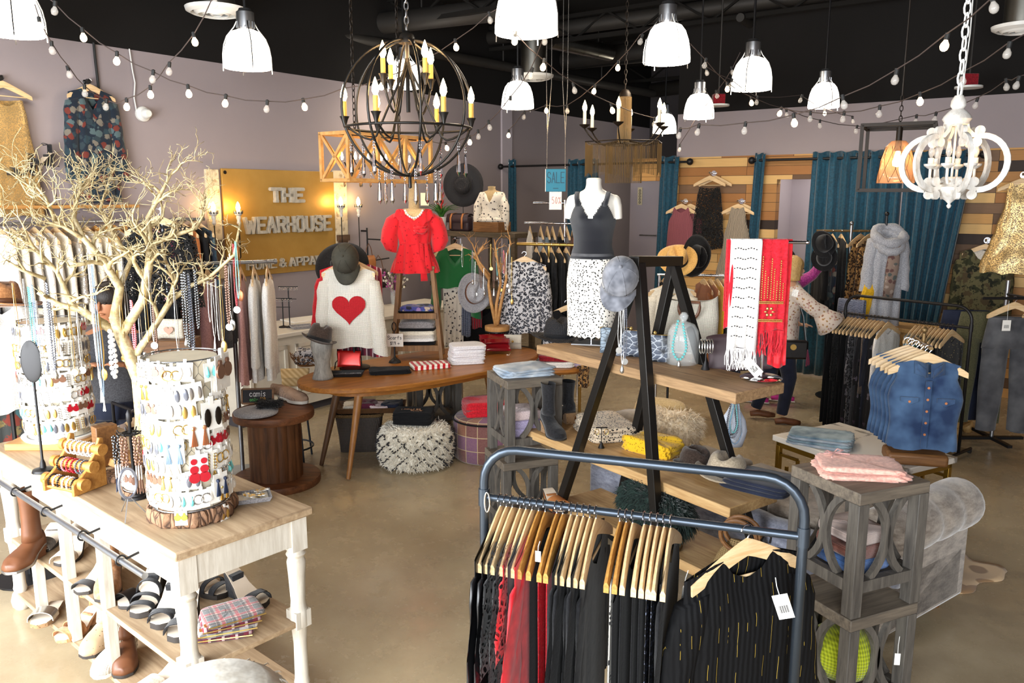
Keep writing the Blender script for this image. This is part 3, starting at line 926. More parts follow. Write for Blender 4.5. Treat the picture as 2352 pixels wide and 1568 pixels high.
STRAPPY=[(0,1.15,1.2),(.45,1.0,1.0),(.85,.82,.9),(1,.7,.6)]
FLARE=[(0,1.35,1.6),(.5,1.0,1.1),(.85,.95,1.0),(1,1.0,.25)]
SLIM=[(0,.9,.9),(.5,.85,.9),(.8,.95,1.1),(1,1.0,.25)]
TANK=[(0,1.1,1.1),(.5,.95,1.0),(.78,.88,1.0),(.9,.62,.7),(1,.6,.25)]
def trousers(name,mat,label,loc,rz,group=None,w=.2,L=.85,seed=1,top=-.12,d=.045,ragged=.0):
 r=R_(seed)
 m=MB()
 rings=[]
 for f in(0,.1,.2,.27):
  ww=w*(1+.18*f/.27)
  rings.append([Ve((ww*cos(a),d*(1+f)*sin(a)+.006*sin(4*a+f*9),top-L*f))for a in[2*pi*i/20 for i in range(20)]])
 m.loft(list(reversed(rings)),True,False)
 for s in(-1,1):
  q=[]
  for f in(.24,.36,.5,.65,.8,.92,1):
   rr=w*(.62-.2*f)
   cx_=s*(w*.56+.02*f)
   q.append([Ve((cx_+rr*cos(a),d*1.15*sin(a)+.008*sin(3*a+f*11+s),top-L*f+(r.uniform(-ragged,ragged)if f==1 else 0)))for a in[2*pi*i/16 for i in range(16)]])
  m.loft(list(reversed(q)),False,True)
 o=m.build(name,mat,None,loc,rz,angle=180)
 return tag(o,label,'trousers',group)
def folded(name,mat,label,cat,loc,rz,w=.3,d=.24,h=.05,layers=3,seed=1,group=None,ragged=.0,sag=.3,sleeve_end=False):
 m=MB()
 n=48
 rows=max(8,layers*6)
 ph=R_(seed).uniform(0,9)
 rings=[]
 for j in range(rows+1):
  t=j/rows
  edge=abs(sin(pi*layers*t))**.5
  q=[]
  for k in range(n):
   a=2*pi*k/n
   c,s=cos(a),sin(a)
   x=w/2*sgn(c)*abs(c)**.3
   y=d/2*sgn(s)*abs(s)**.3
   sh=.93+.05*edge+.02*sin(3*a+ph+layers*t*2)
   z=h*t
   if ragged:
    sh+=ragged*sin(13*a+5*t+ph)*.5+ragged*sin(29*a+ph+t*11)*.5
   z+=h*.12*sin(2.3*a+ph)*t-sag*h*.4*(abs(c)**4)*t
   q.append(Ve((x*sh,y*sh,max(0.0005,z)if j else 0.0)))
  rings.append(q)
 m.loft(rings,True,False)
 zt=h
 last=rings[-1]
 for f in(.8,.55,.25):
  q=[]
  for k,p in enumerate(last):
   nz=.12*h*sin(9*p.x/w*3+ph)*cos(7*p.y/d*2+ph)
   q.append(Ve((p.x*f,p.y*f,p.z+(zt*1.04-p.z)*(1-f)*.6+nz*(1-f))))
  rings.append(q)
 m2=MB()
 m2 .loft(rings,True,True)
 o=m2 .build(name,mat,None,loc,rz,angle=180)
 return tag(o,label,cat,group)
def strands(m,pts,length,rad,seed,droop=.3,jitter=.5):
 """tufts: thin three sided spikes; pts are (position, normal)"""
 r=R_(seed)
 for p,nrm in pts:
  d=(nrm+Ve((r.uniform(-jitter,jitter),r.uniform(-jitter,jitter),r.uniform(-jitter,jitter)-droop))).normalized()
  l=length*r.uniform(.6,1.2)
  a=d.orthogonal().normalized()
  b=d.cross(a)
  mid=p+d*l*.55
  tip=p+(d+Ve((0,0,-droop*.5)))*l
  i=[m.vert(p+(a*cos(2*pi*k/3)+b*sin(2*pi*k/3))*rad)for k in range(3)]
  j=[m.vert(mid+(a*cos(2*pi*k/3)+b*sin(2*pi*k/3))*rad*.8)for k in range(3)]
  e=m.vert(tip)
  for k in range(3):
   k2=(k+1)%3
   m.f.append((i[k],i[k2],j[k2],j[k]))
   m.f.append((j[k],j[k2],e))
def hat(mat,label,loc,eul,crown=(.095,.12,.11),brim=.16,group=None,band=None,name='felt_hat',pinch=True,curl=.02,brim_mat=None,scale=1.0):
 """z up through the crown, brim at z 0"""
 t=thing(name,label,'hat',loc,0,group)
 t.rotation_euler=eul
 t.scale=(scale,)*3
 a_,b_,h_=crown
 m=MB()
 n=36
 rings=[]
 for z,f in((0,1.0),(.02,.985),(.05,.95),(.08,.9),(h_*.9,.82),(h_,.7),(h_+.004,.5),(h_-.004,.25),(h_-.008,.02)):
  q=[]
  for k in range(n):
   a=2*pi*k/n
   x,y=a_*f*cos(a),b_*f*sin(a)
   zz=z
   if pinch and z>h_*.5:
    zz-=.03*max(0,1-(x/(a_*.32))**2)*(1 if f<.8 else .4)
    if y>b_*.2:
     x*=1-.35*(y/b_)*(z/h_)
   q.append(Ve((x,y,zz)))
  rings.append(q)
 m.loft(rings,False,True)
 m.build('crown',mat,t,angle=180)
 m=MB()
 rings=[]
 for f,z in((0,.004),(.35,0),(.7,.001),(1,.004),(1.005,0),(.97,-.003),(.5,-.005),(0,-.002)):
  q=[]
  for k in range(n):
   a=2*pi*k/n
   A=a_+(brim-.0)*f
   B=b_+(brim-.0)*f
   zz=z+curl*f*f*abs(cos(a))**2-curl*.5*f*f*abs(sin(a))**2
   q.append(Ve((A*cos(a),B*sin(a),zz)))
  rings.append(q)
 m.loft(rings,False,False)
 m.build('brim',brim_mat or mat,t,angle=180)
 if band:
  m=MB()
  m.lathe([(1.012,.002),(1.0,.03)],n,(0,0,0),a_,b_)
  for q in m.v:
   pass
  m.build('hat_band',band,t,angle=180)
 return t
def cap(mat,label,loc,eul,group=None,visor_mat=None,name='baseball_cap',scale=1.0):
 """z up through the crown, visor toward -y"""
 t=thing(name,label,'cap',loc,0,group)
 t.rotation_euler=eul
 t.scale=(scale,)*3
 m=MB()
 rings=[]
 for k in range(9):
  f=k/8
  a=f*pi/2
  r,z=cos(a)**.8,sin(a)
  rings.append([Ve((.088*max(.02,r)*cos(b),.1*max(.02,r)*sin(b),.012+.115*z))for b in[2*pi*i/28 for i in range(28)]])
 m.loft(rings,False,True)
 m.ball((0,0,.128),.009,8,5)
 m.build('crown',mat,t,angle=180)
 m=MB()
 top,bot=[],[]
 N=14
 rows=[]
 for j in range(6):
  f=j/5
  row=[]
  for k in range(N+1):
   b=pi*1.1+(pi*.8)*k/N
   x=.089*cos(b)
   y=.101*sin(b)
   ln=.072*f*(1-abs(cos(b))**3*.8)
   row.append(Ve((x*(1+.06*f),y-ln,.012-.018*f-.16*x*x/.01*.2)))
  rows.append(row)
 ring=[]
 for row in rows:
  ring.append(row+[p+Ve((0,0,-.004))for p in reversed(row)])
 m.loft(ring)
 m.build('visor',visor_mat or mat,t,angle=180)
 m=MB()
 for k in range(6):
  a=2*pi*k/6
  m.tube([(.0885*cos(g)**.8*cos(a),.1005*cos(g)**.8*sin(a),.0125+.1155*sin(g))for g in[i*pi/2/7 for i in range(7)]],.0016,4)
 m.build('seam',mat,t)
 return t
def side_table():
 t=thing('side_table','x','side table',(0,0,0))
 s,h,lg=.19,.53,.055
 m=MB()
 m.box(-s,s,-s,s,h-.05,h)
 m.build('table_top','grey_wood_top',t,bevel=.004)
 for sx in(-1,1):
  for sy in(-1,1):
   m=MB()
   m.box(sx*s-(lg if sx>0 else 0),sx*s+(lg if sx<0 else 0),sy*s-(lg if sy>0 else 0),sy*s+(lg if sy<0 else 0),0,h-.05)
   m.build('leg','grey_wood',t,bevel=.003)
 m=MB()
 m.box(-s+.01,s-.01,-s+.01,s-.01,.105,.135)
 m.build('lower_shelf','grey_wood_top',t)
 for k in range(4):
  rt=Matrix.Rotation(k*pi/2,4,'Z')
  m=MB()
  m.T=rt
  m.box(-s+lg,s-lg,-s+.008,-s+.043,.1,.15)
  m.build('rail','grey_wood',t)
  for sx in(-1,1):
   m=MB()
   m.T=rt
   R=.21
   zc=(.15+h-.05)/2
   half=(h-.2)/2
   xc=sx*(R+.006)
   pts=[]
   amax=math.asin(min(1,half/R))
   for i in range(13):
    a=-amax+2*amax*i/12
    pts.append((xc-sx*R*cos(a),-s+.025,zc+R*sin(a)))
   for a,b in zip(pts[:-1],pts[1:]):
    pass
   rings=[]
   for p in pts:
    p=Ve(p)
    dr=Ve((p.x-xc,0,p.z-zc)).normalized()
    rings.append([p+dr*a+Ve((0,b,0))for a,b in((-.014,-.012),(.014,-.012),(.014,.012),(-.014,.012))])
   if sx<0:
    rings.reverse()
   m.loft(rings)
   m.build('arch','grey_wood',t,angle=50)
 return t
def pipe_rack(name,label,a,b,z_top,z_bar,mat,r=.016,feet=True,corner=.12,group=None):
 a,b=Ve((a[0],a[1],0)),Ve((b[0],b[1],0))
 L=(b-a).length
 t=thing(name,label,'clothes rack',a,yaw(a,b),group)
 m=MB()
 pts=[(0,0,.04),(0,0,z_bar)]
 for k in range(7):
  g=pi/2*k/6
  pts.append((corner-corner*cos(g),0,z_top-corner+corner*sin(g)))
 for k in range(7):
  g=pi/2*k/6
  pts.append((L-corner+corner*sin(g),0,z_top-corner+corner*cos(g)))
 pts+=[(L,0,z_bar),(L,0,.04)]
 m.tube(pts,r,14)
 m.build('frame',mat,t,angle=180)
 m=MB()
 m.tube([(0,0,z_bar),(L,0,z_bar)],r*.85,12)
 m.build('hanging_rail',mat,t)
 if feet:
  for x in(0,L):
   m=MB()
   m.tube([(x,-.24,.04),(x,.24,.04)],r,10)
   m.build('foot',mat,t)
   for y in(-.22,.22):
    m=MB()
    m.tube([(x-.012,y,.02),(x+.012,y,.02)],.02,12)
    m.build('castor','rubber',t)
 for x in(0,L):
  m=MB()
  m.tube([(x,0,z_bar-.03),(x,0,z_bar+.03)],r*1.25,14)
  m.build('bracket',mat,t)
 return t
TORSO=[(0,.17,.125),(.06,.178,.135),(.14,.168,.125),(.24,.135,.1),(.3,.13,.098),(.38,.145,.112),(.46,.165,.125),(.53,.17,.118),(.59,.172,.1),(.625,.15,.082),(.645,.1,.066),(.665,.062,.058),(.7,.054,.054),(.74,.056,.056),(.745,.03,.03)]
def torso_rings(prof,off=0.0,lo=0,hi=9,n=36,bust=.028):
 rings=[]
 for z,a,b in prof:
  if not lo<=z<=hi:
   continue
  q=[]
  for k in range(n):
   g=2*pi*k/n
   x,y=(a+off)*cos(g),(b+off)*sin(g)
   if y<0:
    for sx in(-1,1):
     dd=((x-sx*.072)/.06)**2+((z-.475)/.06)**2
     y-=bust*math.exp(-dd)*min(1,-sin(g)*2)
   q.append(Ve((x,y,z)))
  rings.append(q)
 return rings
def interp_prof(prof,zs):
 out=[]
 for z in zs:
  for p,q in zip(prof[:-1],prof[1:]):
   if p[0]<=z<=q[0]:
    f=(z-p[0])/(q[0]-p[0])
    out.append((z,p[1]+(q[1]-p[1])*f,p[2]+(q[2]-p[2])*f))
    break
 return out
def foot_outline(y,L,W):
 f=max(0.0,min(1.0,y/L))
 return W*(.34+.1*sin(pi*f*1.0)+.16*sin(pi*max(0,f-.35)/.65))*(1 if f<.93 else max(.05,1-((f-.93)/.07)**2*.75))
def shoe(kind,label,loc,rz,heel=.09,plat=.015,up='suede_black',sole='sole_dark',heelm=None,group=None,straps=None,name=None,shaft=.12,L=.24):
 t=thing(name or{'sandal':'heeled_sandal','boot':'ankle_boot','flat':'slide_sandal','mule':'peep_toe_mule','sneaker':'sneaker'}[kind],label,'shoe',loc,rz,group)
 Wd=.098
 ys=[L*k/14 for k in range(15)]
 def zs(y):
  f=y/L
  if f>.62:
   return plat
  g=1-f/.62
  return plat+heel*(g*g*(3-2*g))
 m=MB()
 rings=[]
 for y in ys:
  w=foot_outline(y,L,Wd)
  z=zs(y)
  zb=max(0,z-(plat+.006))if y/L>.3 else z-.01
  if y/L>.62:
   zb=0
  rings.append([Ve((-w,-y,zb)),Ve((w,-y,zb)),Ve((w,-y,z)),Ve((-w,-y,z))])
 m.loft(rings)
 m.build('sole',sole,t,bevel=.002)
 if kind in('sandal','flat','mule'):
  m=MB()
  rings=[]
  for y in ys:
   w=foot_outline(y,L,Wd)*.94
   z=zs(y)+.0015
   rings.append([Ve((-w,-y,z)),Ve((w,-y,z)),Ve((w,-y,z+.003)),Ve((-w,-y,z+.003))])
  m.loft(rings)
  m.build('insole','insole',t)
 if heel>.03:
  m=MB()
  hw=.028 if kind!='boot' else .032
  m.loft([[Ve((sx*hw*g,-.004-(.05+.012*g)*sy-(1-g)*.01,z))for sx,sy in((-1,0),(-1,1),(1,1),(1,0))]for z,g in((0,.9),(heel*.5,.92),(heel+plat-.012,1.15))])
  m.build('heel',heelm or up,t,bevel=.003)
 def strap(y0,y1,height,wd,th=.004,lift=0.0):
  m=MB()
  N=12
  rings=[]
  for k in range(N+1):
   a=pi*k/N
   y=y0+(y1-y0)*k/N
   w=foot_outline(y,L,Wd)
   z0=zs(y)
   x=-w*1.02*cos(a)
   z=z0+height*sin(a)**.7+lift*sin(a)**.7
   o=Ve((cos(a)*-1,0,sin(a)))*th
   rings.append([Ve((x,-y-wd,z)),Ve((x,-y+wd,z)),Ve((x,-y+wd,z))+o,Ve((x,-y-wd,z))+o])
  m.loft(rings)
  m.build('strap',up,t,angle=50)
 if kind in('sandal','flat','mule'):
  for(y0,y1,hh,wd)in(straps or[(.19,.19,.035,.02),(.06,.06,.06,.008)]):
   strap(y0,y1,hh,wd)
  if kind=='sandal':
   m=MB()
   pts=[]
   for k in range(13):
    a=pi*(.0+k/12)
    pts.append((.034*cos(a)*1.0,-.05+.045*sin(a),zs(.03)+.075+.008*sin(a)))
   m.tube(pts,.0055,6,flat=.5)
   pts2=[(.034*cos(a),-.05-.03*sin(a),zs(.03)+.078+.012*sin(a))for a in[pi*k/8 for k in range(9)]]
   m.tube(pts2,.0055,6,flat=.5)
   m.build('ankle_strap',up,t)
   m=MB()
   rings=[]
   for k in range(7):
    f=k/6
    rings.append([Ve((.034*cos(a)*(1-.1*f),-.04+.04*sin(a),zs(.02)+.075*f))for a in[pi*.15+pi*.7*i/8 for i in range(9)]])
   m.loft(rings,closed=False)
   m.build('heel_counter',up,t,solid=.003)
 if kind in('boot','sneaker'):
  m=MB()
  rings=[]
  n=18
  hts=shaft
  for y in ys[::-1]:
   f=y/L
   w=foot_outline(y,L,Wd)
   z0=zs(y)
   ht=.045+.03*max(0,1-abs(f-.55)*2)if f>.45 else .075
   if f>.9:
    ht=.035
   rings.append([Ve((w*.98*cos(a),-y,z0+max(0,ht*sin(a)**.6 if sin(a)>0 else 0)))for a in[pi*i/n for i in range(n+1)]])
  m.loft(rings,True,True,True)
  if kind=='boot':
   zb=zs(.03)
   rings=[]
   for k in range(8):
    f=k/7
    rr=.05-.008*sin(pi*f)+.004*f
    rings.append([Ve((rr*.82*cos(a),-.055+rr*1.12*sin(a)+.008*f,zb+.045+(hts)*f))for a in[2*pi*i/20 for i in range(20)]])
   m.loft(rings,True,False)
  m.build('upper',up,t,angle=180,sub=0)
  if kind=='sneaker':
   m=MB()
   for k in range(4):
    y=.1+.022*k
    m.tube([(-.025,-y,.07-.004*k),(0,-y-.004,.083-.006*k),(.025,-y,.07-.004*k)],.003,5)
   m.build('laces',up,t)
   m=MB()
   m.lathe([(.036,.055),(.04,.075),(.038,.1),(.034,.1),(.034,.06)],20,(0,-.055,.0),1,1.35)
   m.build('collar',up,t)
 return t
GL={'T':[[(0,1),(1,1)],[(.5,1),(.5,0)]],'H':[[(0,0),(0,1)],[(1,0),(1,1)],[(0,.5),(1,.5)]],'E':[[(1,1),(0,1),(0,0),(1,0)],[(0,.5),(.8,.5)]],'W':[[(0,1),(.27,0),(.5,.75),(.73,0),(1,1)]],'A':[[(0,0),(.5,1),(1,0)],[(.2,.36),(.8,.36)]],'R':[[(0,0),(0,1),(.75,1),(1,.85),(1,.62),(.75,.5),(0,.5)],[(.5,.5),(1,0)]],'O':[[(.25,0),(.75,0),(1,.2),(1,.8),(.75,1),(.25,1),(0,.8),(0,.2),(.25,0)]],'U':[[(0,1),(0,.2),(.25,0),(.75,0),(1,.2),(1,1)]],'S':[[(1,.82),(.75,1),(.25,1),(0,.82),(0,.64),(.25,.52),(.75,.48),(1,.36),(1,.18),(.75,0),(.25,0),(0,.18)]],'M':[[(0,0),(0,1),(.5,.25),(1,1),(1,0)]],'P':[[(0,0),(0,1),(.75,1),(1,.86),(1,.6),(.75,.45),(0,.45)]],'L':[[(0,1),(0,0),(1,0)]],'&':[[(1,.05),(.25,.7),(.25,.9),(.45,1),(.65,.88),(.6,.68),(.1,.38),(.05,.15),(.3,0),(.6,.08),(1,.45)]],'c':[[(.9,.5),(.5,.65),(.1,.45),(.1,.15),(.5,0),(.9,.12)]],'a':[[(.85,.5),(.45,.65),(.1,.4),(.15,.1),(.5,0),(.85,.25)],[(.85,.62),(.85,.1),(1,0)]],'m':[[(0,0),(0,.62)],[(0,.45),(.25,.64),(.45,.5),(.45,0)],[(.45,.45),(.7,.64),(.92,.5),(.92,0)]],'i':[[(.5,0),(.5,.62)],[(.5,.82),(.5,.88)]],'s':[[(.85,.55),(.5,.65),(.15,.5),(.5,.34),(.85,.18),(.5,0),(.1,.08)]],'r':[[(.1,0),(.1,.62)],[(.1,.4),(.5,.64),(.85,.58)]],'f':[[(.9,.9),(.6,1),(.4,.85),(.4,0)],[(.1,.58),(.8,.58)]],'o':[[(.5,0),(.1,.2),(.1,.45),(.5,.65),(.9,.45),(.9,.2),(.5,0)]],'n':[[(.05,0),(.05,.62)],[(.05,.42),(.5,.65),(.9,.48),(.9,0)]],'l':[[(.5,1),(.5,.1),(.8,0)]],'y':[[(.05,.62),(.5,.05)],[(.95,.62),(.5,.05),(.25,-.3),(0,-.3)]],'g':[[(.9,.55),(.5,.65),(.1,.42),(.2,.1),(.6,.02),(.9,.25)],[(.9,.62),(.9,-.15),(.5,-.35),(.1,-.25)]],'d':[[(.85,.3),(.5,.62),(.1,.4),(.15,.1),(.5,0),(.85,.2)],[(.85,1),(.85,0)]],'e':[[(.1,.33),(.9,.36),(.7,.62),(.3,.62),(.08,.3),(.3,.02),(.85,.1)]],'t':[[(.5,.95),(.5,.1),(.8,0)],[(.1,.62),(.9,.62)]],'w':[[(0,.62),(.25,0),(.5,.5),(.75,0),(1,.62)]],'B':[[(0,0),(0,1),(.7,1),(.95,.8),(.7,.54),(0,.54)],[(.7,.54),(1,.3),(.75,0),(0,0)]],'I':[[(.5,0),(.5,1)]],"'":[[(.5,1),(.4,.78)]],'X':[[(0,0),(1,1)],[(0,1),(1,0)]],'F':[[(0,0),(0,1),(1,1)],[(0,.52),(.75,.52)]],'5':[[(.9,1),(.15,1),(.1,.56),(.6,.62),(.95,.4),(.9,.12),(.5,0),(.08,.1)]],'0':[[(.5,0),(.12,.25),(.12,.75),(.5,1),(.88,.75),(.88,.25),(.5,0)]],'%':[[(0,0),(1,1)],[(.1,.95),(.3,.95),(.3,.72),(.1,.72),(.1,.95)],[(.7,.28),(.9,.28),(.9,.05),(.7,.05),(.7,.28)]],'$':[[(.9,.8),(.5,.92),(.1,.72),(.5,.5),(.9,.28),(.5,.08),(.1,.2)],[(.5,1.05),(.5,-.05)]],'1':[[(.25,.8),(.55,1),(.55,0)]],'9':[[(.85,.7),(.5,.5),(.15,.7),(.3,.97),(.7,.97),(.85,.7),(.75,.2),(.4,0)]],'>':[[(0,.4),(1,.4)],[(.65,.65),(1,.4),(.65,.15)]],'.':[[(.4,0),(.5,.02)]],'v':[[(0,.62),(.5,0),(1,.62)]]}
def letters(text,h,w,gap,stroke,depth,serif=0.0,slant=0.0):
 """one mesh builder per glyph, text in xz starting at x=0, front toward -y; returns (list of builders, width)"""
 out,x=[],0.0
 for ch in text:
  if ch==' ':
   x+=w*.6
   continue
  cw=w*{'I':.3,'i':.5,"'":.3,'M':1.15,'W':1.3,'m':1.3,'w':1.2,'.':.4,'l':.5,'1':.6}.get(ch,1)
  m=MB()
  for st in GL[ch]:
   P=[(x+(p[0]+slant*p[1])*cw,p[1]*h)for p in st]
   for k,(a,b)in enumerate(zip(P[:-1],P[1:])):
    dx,dz=b[0]-a[0],b[1]-a[1]
    l=sqrt(dx*dx+dz*dz)or 1
    ex,ez=dx/l*stroke*.42,dz/l*stroke*.42
    nx,nz=-dz/l*stroke/2,dx/l*stroke/2
    a2,b2=(a[0]-ex,a[1]-ez),(b[0]+ex,b[1]+ez)
    e=.0002*(k%3)
    m.prism([(a2[0]-nx,a2[1]-nz),(a2[0]+nx,a2[1]+nz),(b2[0]+nx,b2[1]+nz),(b2[0]-nx,b2[1]-nz)],-depth-e,e)
   if serif:
    for p in(st[0],st[-1]):
     if p[1]in(0,1)and ch not in 'OSU&' or ch=='U' and p[1]==1:
      px,pz=x+p[0]*cw,p[1]*h
      s2=serif
      m.prism([(px-s2,pz-stroke*.32),(px-s2,pz+stroke*.32),(px+s2,pz+stroke*.32),(px+s2,pz-stroke*.32)],-depth-.0007,.0007)
  out.append(m)
  x+=cw+gap
 return out,x-gap
# ================================================================ LARGE FURNITURE
LW_RZ=pi/2-WALL
FW_RZ=-WALL
def LWp(px,py,off=0.0):
 return GP(px,py,UV(0,LV+off),V)
def FWp(px,py,off=0.0):
 return GP(px,py,UV(FU-off,0),U)
CT=G(402,1272,.92)
C_RZ=dg(-40.7)
CX=Ve((cos(C_RZ),sin(C_RZ),0))
CY=Ve((-sin(C_RZ),cos(C_RZ),0))
CO=Ve((CT.x,CT.y,0))
def cpt(x,y,z):
 return CO+CX*x+CY*y+Ve((0,0,z))
console=thing('display_console','whitewashed wooden display console with turned legs and open shoe cubbies, lower left','console table',CO,C_RZ)
CL,CD=2.0,.6
m=MB()
m.box(-CL,0,0,CD,.885,.92)
m.build('table_top','washed_top',console,bevel=.006)
m=MB()
m.box(-CL+.03,-.03,.025,.05,.76,.885)
m.build('front_apron','washed_wood',console,bevel=.003)
m=MB()
m.box(-.055,-.03,.05,CD-.05,.76,.885)
m.build('side_apron','washed_wood',console,bevel=.003)
m=MB()
m.box(-CL+.03,-.03,CD-.05,CD-.025,.76,.885)
m.build('back_apron','washed_wood',console)
TURN=[(.03,0),(.045,.02),(.05,.05),(.04,.09),(.03,.1),(.034,.12),(.03,.14),(.028,.3),(.034,.38),(.04,.39),(.04,.46),(.034,.47),(.031,.5),(.036,.62),(.04,.68),(.034,.7),(.042,.715),(.034,.73),(.036,.74)]
for x in(-.06,-CL+.06):
 for y in(.055,CD-.055):
  m=MB()
  m.lathe(TURN,20,(x,y,0))
  m.box(x-.036,x+.036,y-.036,y+.036,.735,.885)
  m.box(x-.037,x+.037,y-.037,y+.037,.385,.46)
  m.build('turned_leg','washed_wood',console)
for z in(.1,.42):
 m=MB()
 m.box(-CL+.03,-.03,.03,CD-.03,z-.025,z)
 m.build('shelf','washed_top',console,bevel=.004)
for x in(-.78,-1.2,-1.62):
 m=MB()
 m.box(x-.026,x+.026,.03,.075,.1,.77)
 m.build('divider','washed_wood',console,bevel=.003)
rail=thing('hanging_rail','grey metal pipe rail clipped along the front of the washed display console','rail',cpt(0,0,0),C_RZ)
m=MB()
m.tube([(-CL-.2,-.045,.8),(-.16,-.045,.8)],.013,12)
m.build('pipe','grey_pipe',rail)
for x in(-.36,-.72,-1.12,-1.5):
 m=MB()
 m.tube([(x,-.045+.02*cos(a),.8+.02*sin(a))for a in[2*pi*k/14 for k in range(14)]],.004,6,True)
 m.tube([(x,-.025,.8),(x,.03,.81)],.005,6)
 m.build('pipe_ring','black_iron',rail)
PA,PB,PCc=G(1232,792,1.29),G(1690,903,1.29),G(1826,884,1.29)
P_RZ=yaw(PA,PB)
PX=Ve((cos(P_RZ),sin(P_RZ),0))
PY=Ve((-sin(P_RZ),cos(P_RZ),0))
PO=Ve((PB.x,PB.y,0))
PLEN=(PB-PA).length
PDEP=(PCc-PB).dot(PY)
def ppt(x,y,z):
 return PO+PX*x+PY*y+Ve((0,0,z))
shelfu=thing('a_frame_shelf','black steel A frame shelf with three long wooden planks in the shop middle','shelf',PO,P_RZ)
INV=(Matrix.Translation(PO)@Matrix.Rotation(P_RZ,4,'Z')).inverted()
for z,x0,nm,mt in((1.29,0,'upper_plank','worn_plank'),(.72,-.04,'middle_plank','pale_plank'),(.34,-.04,'bottom_plank','pale_plank')):
 m=MB()
 m.box(-PLEN+x0-(.08 if z==.72 else-.25 if z<.5 else 0),0,0,PDEP,z-.055,z)
 m.build(nm,mt,shelfu,bevel=.005)
apx={}
for nm,yy,apex,legs in(('front',-.045,(1468,604),((1290,1150),(1507,1180))),('rear',PDEP+.045,(1547,604),((1460,998),(1671,1038)))):
 p0=ppt(0,yy,0)
 ap=INV@GP(apex[0],apex[1],p0,PY)
 apx[nm]=ap
 for q in legs:
  b=INV@GP(q[0],q[1],p0,PY)
  foot=ap+(b-ap)*(ap.z/(ap.z-b.z))
  m=MB()
  m.bar(ap,foot+Ve((0,0,.002)),.05,.05,(0,1,0))
  m.build('steel_leg','black_steel',shelfu,bevel=.003)
m=MB()
m.bar(apx['front']+Ve((0,-.04,.01)),apx['rear']+Ve((0,.04,.01)),.06,.055)
m.build('ridge_bar','black_steel',shelfu,bevel=.003)
ST=side_table()
sr=(G(1800,1082,1.06)+G(1990,1130,1.06)+G(2148,1100,1.06)+G(1962,1040,1.06))/4
s_rz=yaw(G(1990,1130,1.06),G(2148,1100,1.06))
STR=sr
ST.location=(sr.x,sr.y,.532)
ST.rotation_euler=(0,0,s_rz)
ST['label']='grey wooden side table stacked on another, pink ruffled tops on it'
low=dup(ST,(sr.x-.005,sr.y-.005,0),s_rz+.02,'grey wooden side table under the one with pink ruffled tops')
sc=(G(1120,862,1.06)+G(1305,872,1.06))/2+Ve((-.04,.1,0))
c_rz=yaw(G(1172,884,1.06),G(1305,872,1.06))
STC=dup(ST,(sc.x+.02,sc.y+.01,.532),c_rz,'grey wooden side table stacked on another, pale denim shorts on it')
dup(ST,(sc.x,sc.y,0),c_rz-.02,'grey wooden side table under the one with pale denim shorts')
su=G(995,985,0)
dup(ST,(su.x,su.y+.1,0),dg(20),'single grey wooden side table standing under the oval table, wire basket on it',None,(1.15,1.15,1.02))
OC=Ve((-.74,6.92,0))
O_RZ=dg(42)
OX,OY=Ve((cos(O_RZ),sin(O_RZ),0)),Ve((-sin(O_RZ),cos(O_RZ),0))
oval=thing('oval_table','long oval wooden table on splayed tapered legs, clothes and bags on top','table',OC,O_RZ)
pl=[]
for k in range(72):
 a=2*pi*k/72
 pl.append((1.2*sgn(cos(a))*abs(cos(a))**.86,.55*sgn(sin(a))*abs(sin(a))**.9))
m=MB()
m.plate(pl,.71,.75)
m.build('table_top','oval_wood',oval,bevel=.008)
m=MB()
m.plate([(x*.8,y*.7)for x,y in pl],.64,.71)
m.build('apron','oval_wood',oval)
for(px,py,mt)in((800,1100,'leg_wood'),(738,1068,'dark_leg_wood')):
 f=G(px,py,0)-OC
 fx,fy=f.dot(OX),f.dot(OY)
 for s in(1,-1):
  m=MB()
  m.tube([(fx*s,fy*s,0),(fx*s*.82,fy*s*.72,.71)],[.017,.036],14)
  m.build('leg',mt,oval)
SP=G(630,940,.58)
spool=thing('cable_spool_table','round brown wooden cable spool used as a table behind the console','table',(SP.x,SP.y-.02,0))
for z0,z1,r in((0,.055,.33),(.525,.58,.3)):
 m=MB()
 m.lathe([(.001,z0),(r,z0),(r+.004,z0+.01),(r+.004,z1-.01),(r,z1),(.001,z1)],48)
 m.build('spool_disc','spool_top',spool,angle=30)
m=MB()
rings=[]
for z in(.055,.525):
 rings.append([Ve(((.2 if k%4 else .192)*cos(2*pi*k/64),(.2 if k%4 else .192)*sin(2*pi*k/64),z))for k in range(64)])
m.loft(rings)
m.build('spool_drum','spool_wood',spool,angle=30)
q=G(690,1065,0)
stl=thing('metal_stool','grey steel round stool frame behind the cable spool table','stool',(q.x-.1,q.y+.12,0))
for k in range(4):
 a=pi/4+k*pi/2
 m=MB()
 m.tube([(.19*cos(a),.19*sin(a),0),(.15*cos(a),.15*sin(a),.44)],.009,8)
 m.build('leg','blue_steel',stl)
m=MB()
m.tube([(.18*cos(2*pi*k/24),.18*sin(2*pi*k/24),.12)for k in range(24)],.008,8,True)
m.build('foot_ring','blue_steel',stl)
m=MB()
m.lathe([(.001,.44),(.17,.44),(.17,.46),(.001,.46)],28)
m.build('seat','dark_leg_wood',stl)
q=(G(870,1062,0)+G(1046,1062,0))/2
PF=Ve((q.x,q.y-.06,0))
pouf=thing('shag_pouf','cream shaggy pouf with dark diamond lines on the concrete floor','pouf',PF)
prof=[(.2,.0),(.27,.03),(.29,.1),(.295,.2),(.285,.28),(.25,.335),(.15,.355),(.02,.36)]
m=MB()
m.lathe(prof,40,(0,0,0),1.0,.92)
m.build('cushion','shag_cream',pouf,angle=180)
rnd=R_(5)
A_,B_=[],[]
